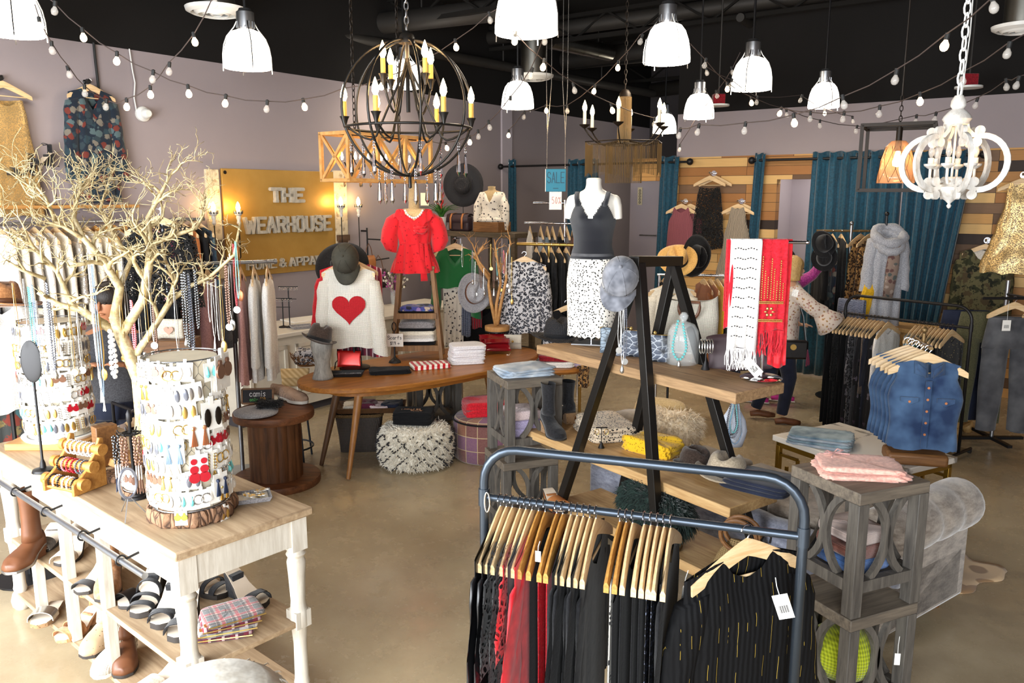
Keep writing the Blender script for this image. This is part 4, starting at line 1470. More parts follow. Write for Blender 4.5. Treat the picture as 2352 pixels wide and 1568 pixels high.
for k in range(6500):
 a=rnd.uniform(0,2*pi)
 f=rnd.random()**.8
 z=.012+.345*(f if f<.85 else .85+(f-.85))
 for(p,q2)in zip(prof[:-1],prof[1:]):
  if p[1]<=z<=q2[1]:
   ff=(z-p[1])/(q2[1]-p[1]+1e-9)
   r=p[0]+(q2[0]-p[0])*ff
   break
 if z>.335:
  r=rnd.uniform(.02,.25)
  z=.35
 s_=a*.293
 d1=abs(((s_*7.2+z*8.0)%1.0)-.5)
 d2=abs(((s_*7.2-z*8.0)%1.0)-.5)
 dark=(min(d1,d2)<.028)and z<.32
 nrm=Ve((cos(a),sin(a),.25 if z<.33 else 1.5)).normalized()
 (B_ if dark else A_).append((Ve((r*cos(a),r*sin(a)*.92,z)),nrm))
m=MB()
strands(m,A_,.034,.0042,1,.35,.6)
o=m.build('shag','shag_cream',pouf)
o['kind']='stuff'
m=MB()
strands(m,[(p+n_*.024,n_)for p,n_ in B_],.024,.006,2,.3,.5)
o=m.build('diamond_lines','shag_dark',pouf)
o['kind']='stuff'
q=G(1085,1072,0)
pp=thing('patchwork_pouf','round purple patchwork pouf beside the cream shaggy pouf','pouf',(q.x+.12,q.y+.3,0))
m=MB()
m.lathe([(.001,0),(.27,0),(.295,.02),(.3,.16),(.295,.34),(.27,.37),(.001,.38)],40)
m.build('cushion','patchwork',pp,angle=50)
m=MB()
m.tube([(.298*cos(2*pi*k/40),.298*sin(2*pi*k/40),.345)for k in range(40)],.008,6,True)
m.build('piping','black_cloth',pp)
SQ=G(2208,1391,.02)
S_RZ=P_RZ
SX,SY=Ve((cos(S_RZ),sin(S_RZ),0)),Ve((-sin(S_RZ),cos(S_RZ),0))
_sd=(SQ-PO).dot(PY)-PDEP-.14
SO=SQ-SY*_sd
SO.z=0
SD=min(.86,_sd)
sofa=thing('tufted_sofa','grey velvet rolled arm sofa seen from behind, beyond the A frame shelf','sofa',SO,S_RZ)
SL=2.15
m=MB()
m.box(-SL,0,.02,SD-.04,.09,.4)
m.build('base','sofa_velvet',sofa,bevel=.03)
m=MB()
m.box(-SL+.02,-.02,0,.17,.09,.4)
m.build('back_panel','sofa_back_velvet',sofa,bevel=.03)
def roll(a,b,r,tuft):
 m=MB()
 N=30
 rings=[]
 a,b=Ve(a),Ve(b)
 d=(b-a).normalized()
 s=d.cross(Ve((0,0,1)))
 for k in range(N+1):
  f=k/N
  p=a.lerp(b,f)
  pin=1-.09*(abs(cos(pi*f*tuft))**10)
  if k in(0,N):
   pin*=.82
  rings.append([p+(s*cos(g)+Ve((0,0,sin(g))))*r*pin for g in[2*pi*i/22 for i in range(22)]])
 m.loft(rings)
 return m
roll((-SL-.02,.1,.4),(.02,.1,.4),.075,9).build('back_roll','sofa_back_velvet',sofa,angle=180)
m=MB()
m.box(-.2,0,.05,SD,.09,.56)
m.build('arm_panel','sofa_velvet',sofa,bevel=.02)
roll((-.06,-.02,.6),(-.06,SD+.02,.6),.135,4).build('arm_roll','sofa_velvet',sofa,angle=180)
m=MB()
m.box(-SL,-SL+.2,.05,SD,.09,.56)
m.build('arm_panel','sofa_velvet',sofa,bevel=.02)
roll((-SL+.06,-.02,.6),(-SL+.06,SD+.02,.6),.135,4).build('arm_roll','sofa_velvet',sofa,angle=180)
for x in(-.62,-1.08,-1.55):
 m=MB()
 m.box(x-.22,x+.22,.2,SD-.06,.4,.5)
 m.build('seat_cushion','sofa_velvet',sofa,bevel=.04)
for x in(-.1,-SL+.1):
 for y in(.1,SD-.08):
  m=MB()
  m.lathe([(.02,0),(.03,.03),(.035,.09)],12,(x,y,0))
  m.build('sofa_foot','wooden_dark',sofa)
MA,MBp,MC=G(1755,1003,.6),G(2020,1095,.6),G(2203,1060,.6)
M_RZ=yaw(MA,MBp)
MLn=(MBp-MA).length
MDp=.66
mt_=thing('marble_table','white marble coffee table on a gilded fretwork frame','table',(MBp.x+SY.x*.09,MBp.y+SY.y*.09,0),M_RZ)
m=MB()
m.box(-MLn,0,0,MDp,.56,.6)
m.build('marble_top','marble',mt_,bevel=.005)
m=MB()
m.box(-MLn+.02,-.02,.02,.05,.52,.56)
m.box(-MLn+.02,-.02,MDp-.05,MDp-.02,.52,.56)
m.box(-MLn+.02,-MLn+.05,.02,MDp-.02,.52,.56)
m.box(-.05,-.02,.02,MDp-.02,.52,.56)
m.build('gilt_frame','gilt',mt_,bevel=.003)
for x in(-MLn+.035,-.035):
 for y in(.035,MDp-.035):
  m=MB()
  m.box(x-.016,x+.016,y-.016,y+.016,0,.53)
  m.build('leg','gilt',mt_,bevel=.002)
for x,s in((-MLn+.05,1),(-.05,-1)):
 for y in(.035,MDp-.035):
  m=MB()
  pts=[(0,.47),(.15,.47),(.15,.34),(.06,.34),(.06,.4)]
  for a,b in zip(pts[:-1],pts[1:]):
   m.bar((x+s*a[0],y,a[1]),(x+s*b[0],y,b[1]),.018,.018,(0,1,0))
  m.build('fret','gilt',mt_)
cu0,cu1=G(560,985,0).dot(U),7.9
counter=thing('white_counter','long white panelled shop counter along the lavender left wall','counter',UV(0,LV,0),RZ)
m=MB()
m.box(.45,1.12,cu0,cu1,.09,.83)
m.build('cabinet','counter_white',counter,bevel=.004)
m=MB()
m.box(.5,1.06,cu0,cu1,0,.09)
m.build('plinth','wall_grey',counter)
m=MB()
m.box(.42,1.17,cu0-.04,cu1+.04,.83,.87)
m.build('counter_top','counter_top',counter,bevel=.006)
k=cu0+.08
while k+.5<cu1:
 m=MB()
 for(a,b,c,d)in((k,k+.46,.2,.24),(k,k+.46,.7,.74),(k,k+.04,.2,.74),(k+.42,k+.46,.2,.74)):
  m.box(1.12,1.135,a,b,c,d)
 m.build('panel_moulding','counter_white',counter,bevel=.003)
 k+=.56
ha,hb=G(990,850,0),None
hu0,hv0=9.1,-6.9
h1=GP(990,530,UV(8.15,0),U)
h2=GP(1182,528,UV(8.15,0),U)
hw=thing('grey_shelf_unit','tall weathered wooden shelf unit with a plant, bag and bust on top','shelf unit',(h1 .x,h1 .y,0),FW_RZ)
HL=(h2-h1).length
HZ=h1 .z
for x in(0,HL-.06):
 for y in(0,.4):
  m=MB()
  m.box(x,x+.06,y,y+.06,0,HZ-.05)
  m.build('post','shelf_grey',hw)
for z in(HZ,HZ*.62,.25):
 m=MB()
 m.box(-.02,HL+.02,-.02,.48,z-.06,z)
 m.build('shelf','shelf_grey',hw,bevel=.004)
m=MB()
m.box(HL*.5-.02,HL*.5+.02,.38,.42,HZ*.62,HZ-.06)
m.build('mid_post','shelf_grey',hw)
q0=G(1878,955,0)+Ve((.1,.12,0))
pc=thing('pine_console','pine console table with turned leg beside the teal curtains','console table',q0,dg(-48))
m=MB()
m.box(0,1.3,0,.42,.93,.97)
m.build('table_top','pine',pc,bevel=.005)
m=MB()
m.box(.03,1.27,.02,.05,.8,.93)
m.box(.03,.06,.02,.4,.8,.93)
m.build('apron','pine',pc)
for x in(.05,1.25):
 for y in(.05,.37):
  m=MB()
  m.lathe([(r,z*1.07)for r,z in TURN],16,(x,y,0))
  m.box(x-.035,x+.035,y-.035,y+.035,.79,.93)
  m.build('turned_leg','pine',pc)
for z in(.08,.45):
 m=MB()
 m.box(.02,1.28,.02,.4,z,z+.03)
 m.build('shelf','pine',pc)
q=G(1280,840,.62)
rt_=thing('round_table','small round wooden pedestal table left of the A frame shelf','table',(q.x,q.y+.1,0))
m=MB()
m.lathe([(.001,.58),(.31,.58),(.325,.6),(.31,.625),(.001,.625)],40)
m.build('table_top','oval_wood',rt_,angle=30)
m=MB()
m.lathe([(.06,.02),(.05,.1),(.035,.2),(.05,.35),(.04,.5),(.08,.58)],18)
m.build('pedestal','wooden_dark',rt_)
for k in range(3):
 a=2*pi*k/3+.4
 m=MB()
 m.tube([(0,0,.14),(.14*cos(a),.14*sin(a),.12),(.26*cos(a),.26*sin(a),.014)],[.03,.025,.014],8)
 m.build('foot','wooden_dark',rt_)
RKA,RKB=G(1112,1140,1.2),G(1845,1232,1.2)
front_rack=pipe_rack('clothes_rack','blue grey pipe clothes rack at the front, full of black and red tops',RKA,RKB,1.375,1.2,'blue_steel',.0155)
F_RZ=yaw(RKA,RKB)
BKA,BKB=G(1922,985,0),G(2200,1052,0)
zb=GD(2060,735,((BKA+BKB)/2).y).z
zt=GD(2060,690,((BKA+BKB)/2).y).z
back_rack=pipe_rack('clothes_rack','black pipe clothes rack in front of the teal curtains, packed with dark dresses',BKA,BKB,zt,zb,'black_iron',.013)
B_RZ=yaw(BKA,BKB)
# ================================================================ CLOTHES ON RACKS
def fill(a,b,z,items,rz,min_gap=.02,seed=3,jit=.02,face=None):
 """a, b: ends of the rail in plan; items: dicts with px (pixel x of the hook) or f (0..1)"""
 a,b=Ve((a[0],a[1],0)),Ve((b[0],b[1],0))
 d=(b-a).normalized()
 n=Ve((-d.y,d.x,0))
 L=(b-a).length
 r=R_(seed)
 pos=[]
 for it in items:
  if 'f' in it:
   s=it['f']*L
  else:
   p0=Ve((a.x,a.y,z))
   q=GP(it['px'],600,p0,n)
   s=(q-p0).dot(d)
  pos.append(s)
 for _ in range(40):
  for k in range(len(pos)-1):
   g=pos[k+1]-pos[k]
   if g<min_gap:
    e=(min_gap-g)/2
    pos[k]-=e
    pos[k+1]+=e
 for k,it in enumerate(items):
  p=a+d*pos[k]
  p.z=z
  gap=min([abs(pos[k]-pos[j])for j in(k-1,k+1)if 0<=j<len(pos)]or[.1])
  ang=(rz if rz is not None else yaw(a,b)+pi/2)+r.uniform(-jit,jit)+it.get('turn',0)
  hm=it.get('hm','hanger_wood')
  if it.get('hl')is not False:
   hanger(p,ang,it['hl'],it['hg'],hm,it.get('half',.215),it.get('thin',.0065 if gap<.04 else .011),it.get('clips',False),it.get('metal','chrome'))
  if it.get('mat')is None:
   continue
  kw=dict(it.get('kw',{}))
  kw['d']=min(kw.get('d',.05),max(.005,gap*.3))
  kw.setdefault('folds',(7,min(.014,gap*.16)))
  kw['folds']=(kw['folds'][0],min(kw['folds'][1],gap*.16+(.006 if gap>.05 else 0)))
  if it.get('pants'):
   trousers(it['name'],it['mat'],it['label'],p,ang,it.get('group'),seed=k+seed,**kw)
  else:
   garment(it['name'],it['mat'],it['label'],it['cat'],p,ang,it.get('group'),seed=k+seed,**kw)
LONG=dict(sleeve=(.5,.06,.045,.12))
HGP=('blond wooden hanger on the blue grey pipe rack at the front','blond hangers on the front rack')
HGG=('honey varnished wooden hanger on the blue grey pipe rack at the front','honey hangers on the front rack')
def fr(px,name,mat,label,cat,kw=None,gold=False,group=None,**e):
 h=HGG if gold else HGP
 kw=dict(kw or{})
 kw.setdefault('lift',.028 if cat in('jacket','sweater')or px>1700 or px<1225 or mat=='red_satin' else-.012)
 if kw['lift']>0 and px<1400:
  kw['w']=.234
 return dict(px=px,name=name,mat=mat,label=label,cat=cat,kw=kw or{},hl=h[0],hg=h[1],hm='hanger_gold' if gold else 'hanger_wood',group=group,**e)
J=dict(L=.8,sleeve=(.56,.06,.05,.16),w=.2)
TOP=dict(L=.62,w=.2)
front=[fr(1149,'leather_jacket','leather_black','black leather jacket at the far left end of the front pipe rack','jacket',dict(J,d=.03)),fr(1160,'leather_jacket','leather_black','black leather jacket second from the left on the front pipe rack','jacket',dict(J,d=.02)),fr(1176,'lace_blouse','black_lace','black lace top beside the leather jackets on the front rack','top',dict(L=.7,sleeve=(.3,.06,.07,.15),ragged=.02)),fr(1196,'lace_blouse','black_lace','black lace top hanging just left of the red lace dress','top',dict(L=.66,sleeve=(.26,.055,.07,.15),ragged=.02)),fr(1210,'lace_dress','red_lace','red lace dress with ragged sleeve on the front rack','dress',dict(L=.75,sleeve=(.24,.055,.07,.2),ragged=.03,d=.02)),fr(1222,'floral_dress','floral_black','dark floral dress behind the red lace dress on the front rack','dress',dict(L=.8)),fr(1240,'red_blouse','red_satin','bright red satin blouse with full sleeve on the front rack','blouse',dict(L=.72,sleeve=(.5,.075,.11,.3),d=.03,folds=(5,.02)),True),fr(1256,'black_skirt','black_cloth','black skirt clipped between the red satin blouse and red sequin top','skirt',dict(L=.7,w=.17,neck=None),True),fr(1284,'sequin_blouse','red_sequin','red sequined fringe top on the front rack','top',dict(L=.74,w=.2,neck=(.1,.1),d=.024,folds=(14,.012)),True),fr(1299,'red_camisole','red_cotton','red camisole half hidden beside the red sequin top','top',dict(L=.6,w=.18),True),fr(1320,'black_jacket','black_cloth','black tailored jacket right of the red sequin top','jacket',dict(J,L=.78)),fr(1334,'black_jacket','black_cloth','black cloth jacket second right of the red sequin top','jacket',dict(J,L=.76)),fr(1350,'black_blouse','black_sheer','thin black blouse among the blond hangers in the rack middle','blouse',dict(L=.7,sleeve=(.5,.055,.05,.1))),fr(1364,'black_jacket','black_cloth','black distressed jacket with white hanger trim in the rack middle','jacket',dict(J,L=.75,d=.03,ragged=.015)),fr(1378,'black_blouse','black_sheer','black blouse just left of the gap in the front rack','blouse',dict(L=.66,sleeve=(.48,.06,.05,.12),d=.03)),fr(1441,'spotted_scarf','dalmatian','white and black spotted sash top hanging on the front rack','top',dict(L=.62,w=.12,d=.03,neck=None),True),fr(1453,'black_skirt','black_cloth','short black skirt clipped right of the white spotted sash top','skirt',dict(L=.55,w=.19,neck=None,top=-.15),True),fr(1467,'black_dress','black_cloth','black pleated dress right of the spotted sash top','dress',dict(L=.85,w=.19,folds=(12,.012))),fr(1500,'black_dress','black_cloth','black sleeveless dress left of the sequined black tops','dress',dict(L=.85,w=.18)),fr(1512,'black_tunic','black_cloth','plain black top left of the sequined black tops','top',dict(L=.72,w=.19)),fr(1531,'sequin_blouse','black_sequin','black sequined top left of the other glittering black top','top',dict(L=.75,w=.19)),fr(1546,'sequin_blouse','black_sequin','black glittering sequined top next to the black sweater','top',dict(L=.78,w=.195)),fr(1562,'black_sweater','black_cloth','black sweater with small silver tag at the rack gap','sweater',dict(L=.74,w=.215,sleeve=(.54,.06,.045,.14),d=.05,folds=(5,.012))),fr(1752,'lurex_blouse','black_lurex','black blouse with gold thread at the right end of the front rack','blouse',dict(L=.86,w=.235,sleeve=(.58,.075,.06,.2),d=.035,neck=(.1,.1),folds=(9,.012)),turn=-.8),]
RN=Ve((-sin(F_RZ),cos(F_RZ),0))
fill(RKA,RKB,1.216,front,None,.021)
def price_tag(px,py,p0,n,label,mat='paper',w=.035,h=.06,tilt=.4,cord=.05):
 p=GP(px,py,p0,n)
 t=thing('price_tag',label,'tag',p,0)
 t.rotation_euler=(0,tilt,yaw((0,0),(n[1],-n[0])))
 m=MB()
 m.box(-w/2,w/2,-.0015,0,-h,0)
 m.build('card',mat,t)
 m=MB()
 m.tube([(0,-.001,-.004),(0,.002,cord*.5),(.004,.006,cord)],.0012,5)
 m.build('loop','white_plastic',t)
 if h>.05:
  m=MB()
  for k in range(9):
   m.box(-w*.3+k*w*.07,-w*.3+k*w*.07+.0012*(1+k%2),-.0022,-.0013,-h*.75,-h*.45)
  m.build('barcode','ink',t)
 return t
bl=GP(1790,1372,Ve((RKB.x,RKB.y,0))-RN*.11,RN)
price_tag(1790,1365,bl,RN,'white paper price tag on the black blouse with gold thread','paper',.045,.075,-.35)
price_tag(1572,1345,Ve((RKB.x,RKB.y,0))-RN*.0+Ve((-.32,-.0,0)),RN,'thin grey ribbon tag on the black sweater','silver',.008,.13,.1)
price_tag(1236,1265,Ve((RKA.x,RKA.y,0))-RN*.2,RN,'small white clip tag among red tops on the front rack','paper',.018,.035,0,.03)
t=thing('carabiner','silver wire hook clipped on the left bracket of the front rack','hook',(RKA.x+.012,RKA.y-.022,1.2),F_RZ)
m=MB()
m.tube([(.009*cos(a),-.004,.035*sin(a)-.01)for a in[2*pi*k/16 for k in range(16)]],.0025,6,True)
m.build('wire_loop','silver',t)
BX=(BKB-BKA).normalized()
dk=[(1937,'black_cloth'),(1944,'black_cloth'),(1950,'black_sheer'),(1957,'black_lace'),(1963,'black_cloth'),(1974,'black_cloth'),(1984,'floral_black'),(1993,'leopard_dark'),(2003,'charcoal_cloth'),(2013,'floral_black'),(2020,'taupe_cloth'),(2028,'denim_dark'),(2036,'floral_black'),(2052,'white_cloth'),(2118,'denim_acid'),(2130,'denim_acid'),(2138,'leopard_grey'),(2147,'forest_cloth'),(2155,'black_cloth'),(2163,'black_cloth'),(2172,'olive_cloth'),(2180,'black_cloth'),(2189,'black_star'),(2197,'black_star')]
nm={'black_cloth':'black dress','black_sheer':'sheer black dress','black_lace':'black lace dress','floral_black':'dark floral dress','leopard_dark':'dark leopard print dress','charcoal_cloth':'charcoal dress','taupe_cloth':'taupe blouse','denim_dark':'dark navy shirt','white_cloth':'white blouse','denim_acid':'acid washed denim jacket','leopard_grey':'grey leopard blouse','forest_cloth':'dark green dress','olive_cloth':'olive shirt','black_star':'black dress with gold dots'}
ordn=['first','second','third','fourth','fifth','sixth','seventh','eighth','ninth','tenth','eleventh','twelfth','thirteenth','fourteenth','fifteenth','sixteenth','seventeenth','eighteenth','nineteenth','twentieth','twenty first','twenty second','twenty third','twenty fourth']
its=[]
for k,(px,mt)in enumerate(dk):
 short=mt in('white_cloth','denim_acid','taupe_cloth')
 its.append(dict(px=px,name=nm[mt].split()[-1]if len(nm[mt].split())<3 else nm[mt].split()[0]+'_'+nm[mt].split()[-1],mat=mt,label='%s, %s from left on the black back rack'%(nm[mt],ordn[k]),cat=nm[mt].split()[-1]if 'dots' not in nm[mt]else 'dress',hl='blond wooden hanger on the black rack before the teal curtains',hg='hangers on the back black rack',kw=dict(L=.62 if short else .95+.03*(k%3),w=.2,sleeve=(.45,.05,.045,.1)if k%2 else None,ragged=.01)))
 if its[-1]['name']in('black_dots',):
  its[-1]['name']='dotted_dress'
fill(BKA,BKB,zb+.013,its,None,.034,11)
w0,w1=LWp(-60,512,.42),LWp(470,512,.42)
zr=LWp(120,512,.42).z
t=thing('wall_rail','grey pipe rail along the left wall holding pale blouses','rail',(w0 .x,w0 .y,0),LW_RZ)
Lr=(w1-w0).length
m=MB()
m.tube([(0,0,zr),(Lr,0,zr)],.015,12)
m.build('pipe','grey_pipe',t)
for x in(.05,Lr-.05):
 m=MB()
 m.tube([(x,0,zr),(x,.42,zr)],.015,10)
 m.lathe([(.001,0),(.04,0),(.04,.01),(.001,.01)],16,(x,.41,zr-.005))
 m.build('wall_bracket','grey_pipe',t)
cols=['white_cloth','cream_cloth','grey_pale','white_cloth','grey_pale','cream_cloth','grey_sparkle','cream_cloth','grey_pale','cream_cloth','cream_cloth','grey_sparkle','taupe_cloth','taupe_cloth','grey_pale','mauve_cloth','plum_cloth','floral_white','leopard_grey','rust_cloth','black_cloth','floral_dark']
cn={'white_cloth':'white sheer blouse','cream_cloth':'cream blouse','grey_pale':'pale grey top','grey_sparkle':'silvery sequin top','taupe_cloth':'taupe blouse','mauve_cloth':'mauve blouse','plum_cloth':'plum blouse','floral_white':'white floral blouse','leopard_grey':'grey leopard blouse','rust_cloth':'rust blouse','black_cloth':'black blouse','floral_dark':'dark floral blouse'}
its=[]
for k,c in enumerate(cols):
 its.append(dict(f=.09+.88*k/21,name=cn[c].split()[-1].replace('top','tunic'),mat=c,label='%s, %s along the left wall rail counting from the left'%(cn[c],ordn[k]),cat=cn[c].split()[-1],hl='wooden hanger on the grey pipe rail of the left wall',hg='hangers on the left wall rail',hm='hanger_gold' if 8<k<14 else 'hanger_wood',kw=dict(L=.8,sleeve=(.5,.06,.05,.12),w=.2)))
fill((w0 .x,w0 .y),(w1 .x,w1 .y),zr+.014,its,None,.05,21)
d_=6.1
pa,pb=GD(452,606,d_),GD(630,602,d_+.25)
t=thing('pipe_stand','grey pipe garment stand with pink and white sweaters, before the gold sign','clothes rack',(pa.x,pa.y,0),yaw(pa,pb))
Lp=(Ve((pb.x,pb.y))-Ve((pa.x,pa.y))).length
m=MB()
m.tube([(-.25,0,pa.z),(Lp,0,pa.z)],.014,12)
m.build('rail','grey_pipe',t)
m=MB()
m.tube([(Lp,0,pa.z),(Lp+.02,0,pa.z)],.02,12)
m.build('end_cap','grey_pipe',t)
m=MB()
m.tube([(.24,0,0.02),(.24,0,pa.z)],.017,12)
m.build('post','grey_pipe',t)
m=MB()
m.tube([(.18,0,pa.z),(.3,0,pa.z)],.021,12)
m.build('tee_joint','grey_pipe',t)
m=MB()
m.lathe([(.001,0),(.2,0),(.2,.015),(.03,.03),(.001,.03)],24,(.24,0,0))
m.build('base','grey_pipe',t)
HP=('wooden hanger on the grey pipe stand before the gold sign','hangers on the grey pipe stand')
its=[dict(f=-.12,mat='pink_cloth',name='pink_sweater',label='dusty pink sweater, leftmost on the pipe stand before the sign',cat='sweater',kw=dict(L=.92,sleeve=(.62,.07,.05,.1),d=.06,folds=(6,.02))),dict(f=.12,mat='mauve_cloth',name='mauve_sweater',label='mauve pink sweater second from left on the pipe stand',cat='sweater',kw=dict(L=.86,sleeve=(.6,.07,.05,.1),d=.05,folds=(6,.02))),dict(f=.38,mat='charcoal_cloth',name='grey_cardigan',label='charcoal cardigan between pink sweaters and white tops',cat='cardigan',kw=dict(L=.55,sleeve=(.4,.06,.05,.1))),dict(f=.55,mat='pink_cloth',name='rose_blouse',label='rose satin blouse beside the white tops on the pipe stand',cat='blouse',kw=dict(L=.85,straps=(.12,.04,.006),prof=TANK,ragged=.01)),dict(f=.72,mat='white_cloth',name='white_tunic',label='long white top, left of the two white ones on the pipe stand',cat='top',kw=dict(L=.84,sleeve=(.62,.065,.06,.08),d=.04,folds=(5,.016))),dict(f=.9,mat='white_cloth',name='white_tunic',label='long white top at the right end of the pipe stand',cat='top',kw=dict(L=.84,sleeve=(.62,.065,.06,.08),d=.04,folds=(5,.016)))]
for i_ in its:
 i_['hl'],i_['hg']=HP
fill((pa.x,pa.y),(pb.x,pb.y),pa.z+.014,its,dg(102),.06,31)
hp=GD(803,585,6.72)
t=thing('sweater_stand','black iron stand on the oval table holding the heart sweater','stand',(hp.x,hp.y,0))
m=MB()
m.tube([(0,.05,.76),(0,.05,hp.z)],.012,10)
m.build('post','black_iron',t)
m=MB()
m.tube([(0,.3,hp.z-.01),(0,-.1,hp.z-.01)],.01,10)
m.build('arm','black_iron',t)
m=MB()
m.lathe([(.001,0),(.13,0),(.13,.012),(.02,.03),(.001,.03)],24,(0,.05,.752))
m.build('base','black_iron',t)
hs=Ve((hp.x,hp.y-.06,hp.z))
HS=('wooden hanger on the black iron stand under the camouflage cap','hangers on the iron stand')
hanger(hs,dg(4),*HS)
sw=garment('heart_sweater','cream_knit','cream knitted sweater with a large red heart, over the oval table','sweater',hs,dg(4),None,w=.215,L=.68,d=.06,sleeve=(.64,.075,.06,.14),neck=(.13,.075),slope=.36,folds=(6,.008),prof=[(0,.98,1),(.5,1,1.05),(.8,1.0,1.2),(1,1,.3)])
m=MB()
N=40
hpoly=[]
for k in range(N):
 a=2*pi*k/N
 hpoly.append((.0085*16*sin(a)**3,-.43+.0085*(13*cos(a)-5*cos(2*a)-2*cos(3*a)-cos(4*a))))
cx_,cz_=0,-.42
rings=[]
for f in(1.0,.9,.75,.55,.3,.05):
 rings.append([Ve((cx_+(x-cx_)*f*(1+(.02 if k%2 and f==1 else 0)),-.0735-.004*(1-f),cz_+(z-cz_)*f))for k,(x,z)in enumerate(hpoly)])
m.loft(rings,False,True)
h_=m.build('heart','heart_red',sw,angle=180)
h_['label']='large red knitted heart'
hanger(hs+Ve((-.03,.09,0)),dg(0),*HS)
garment('red_sweater','red_cotton','red bobble sweater peeking out behind the heart sweater','sweater',hs+Ve((-.05,.1,0)),dg(-6),None,w=.22,L=.62,d=.04,sleeve=(.55,.07,.05,.22),ragged=.01)
hanger(hs+Ve((0,.17,0)),dg(0),*HS)
garment('plaid_tunic','plaid_red','dark plaid top deepest behind the heart sweater','top',hs+Ve((.04,.2,0)),dg(3),None,w=.2,L=.8,d=.03)
cap('camo_dark','dark camouflage cap hung over the heart sweater',hs+Ve((0,-.1,-.02)),(dg(78),0,dg(2)),None,None,'baseball_cap',1.25)
hat('felt_black','wide brimmed black hat behind the camouflage cap',GD(787,612,6.93),(dg(62),0,0),(.1,.1,.1),.13,None,'black_cloth')
def wall_hook(p,rz,label,arm=.12,n=0):
 t=thing('wall_hook',label,'hook',p,rz)
 m=MB()
 m.tube([(0,0,0),(0,-.008,0)],.035,16)
 m.build('flange','chrome',t)
 m=MB()
 m.tube([(0,0,0),(0,-arm,0),(0,-arm-.01,.02)],.01,10)
 m.build('arm','chrome',t)
 return t
HF='wooden hanger on a chrome hook of the plank wall'
for(px,py,lab,gs)in((1640,398,'chrome hook on the plank wall holding the black slip dress',[('slip_dress','black_lace','black lace trimmed slip dress hanging on the plank wall','dress',dict(L=.78,w=.2,straps=(.1,.14,.004),prof=STRAPPY,neck=(.1,.07),top=-.2,d=.05,slope=0.05,ragged=.008,folds=(6,.012)))]),(1575,462,'chrome hook on the plank wall holding rose striped tops',[('striped_tank','rose_stripe','rose striped sleeveless top on the plank wall beside the curtain','top',dict(L=.75,w=.2,prof=TANK,neck=(.09,.09),d=.05)),('striped_tank','rose_stripe','second rose striped top just behind the front one on the plank wall','top',dict(L=.72,w=.2,prof=TANK,neck=(.09,.09),d=.03))]),(1704,462,'chrome hook on the plank wall holding the silver striped dress',[('striped_dress','silver_stripe','silver grey striped halter dress on the plank wall','dress',dict(L=.95,w=.2,prof=[(0,1.3,1.3),(.6,.85,1),(.88,.55,.8),(1,.45,.3)],neck=(.07,.04),d=.05))])):
 p=FWp(px,py,.002)
 wall_hook(p,FW_RZ,lab,.14)
 for k,(n_,mt,lb,ct,kw)in enumerate(gs):
  q=p-U*(.13-.06*k)
  if len(gs)>1:
   q+=V*(.1*k)
  q.z+=.012
  hanger(q,FW_RZ,HF,'hangers on the plank wall')
  garment(n_,mt,lb,ct,q,FW_RZ,None,seed=k+40,**kw)
 if len(gs)==1:
  hanger(p-U*.06+V*.05+Ve((0,0,.012)),FW_RZ+.1,HF,'hangers on the plank wall')
p=FWp(2268,552,.002)
wall_hook(p,FW_RZ,'chrome hook on the plank wall holding the camouflage jacket',.14)
q=p-U*.12+Ve((0,0,.012))
hanger(q,FW_RZ,HF,'hangers on the plank wall')
garment('camouflage_jacket','camo','green camouflage jacket hanging on the plank wall at right','jacket',q,FW_RZ,None,w=.24,L=1.05,d=.07,sleeve=(.68,.085,.06,.1),neck=(.12,.16),folds=(5,.014))
garment('grey_lining_shirt','grey_pale','pale grey shirt inside the open camouflage jacket','shirt',q+U*.015,FW_RZ,None,w=.15,L=.45,d=.03,neck=(.07,.05))
p=FWp(2352,402,.002)
wall_hook(p,FW_RZ,'chrome hook on the plank wall at the right photo edge',.14)
q=p-U*.12+Ve((0,0,.012))
hanger(q,FW_RZ,HF,'hangers on the plank wall')
garment('gold_dress','gold_foil','crinkled gold foil dress cut by the right photo edge','dress',q,FW_RZ,None,w=.18,L=.95,prof=[(0,1.9,2.2),(.4,1.3,1.6),(.45,1.15,1.3),(.8,.75,.9),(1,.7,.3)],d=.05,folds=(10,.02),ragged=.015)
ja=GD(2245,672,7.1)
jr=thing('trouser_rack','dark metal four way rack of grey trousers at the right photo edge','clothes rack',(GD(2300,672,7.0).x,GD(2300,672,7.0).y,0))
jz=ja.z
m=MB()
m.tube([(.05,0,.05),(.05,0,jz+.12)],.018,12)
m.build('post','steel',jr)
for a in(0,pi/2):
 m=MB()
 m.bar((.05-.28*cos(a),-.28*sin(a),.06),(.05+.28*cos(a),.28*sin(a),.06),.04,.025)
 m.build('foot','black_iron',jr)
m=MB()
m.tube([(-.33,-.3,jz),(.42,-.3,jz)],.012,10)
m.tube([(.05,0,jz),(.05,-.3,jz)],.012,10)
m.build('arm','black_iron',jr)
bx,by=jr.location.x,jr.location.y
for k,(x,mt,lab,ln)in enumerate([(-.06,'denim_grey','grey cropped jeans with a white tag at the right edge',.98),(.24,'denim_grey','second pair of grey jeans cut by the right photo edge',1.0)]):
 hanger(Ve((bx+x,by-.3,jz+.013)),dg(-4),'clip hanger holding grey jeans at the right edge','clip hangers on the trouser rack',clips=True)
 trousers('grey_jeans',mt,lab,(bx+x,by-.3-.0,jz+.0),dg(-4),None,w=.2,L=ln,seed=k,top=-.16)
for k,(x,mt,lab)in enumerate([(-.2,'olive_cloth','olive trousers behind the grey cropped jeans'),(-.3,'denim_dark','dark navy jeans at the left of the trouser rack')]):
 trousers('trousers',mt,lab,(bx+x,by-.12+.1*k,jz),dg(-8),None,w=.19,L=.98,seed=k+5,top=-.14,d=.03)
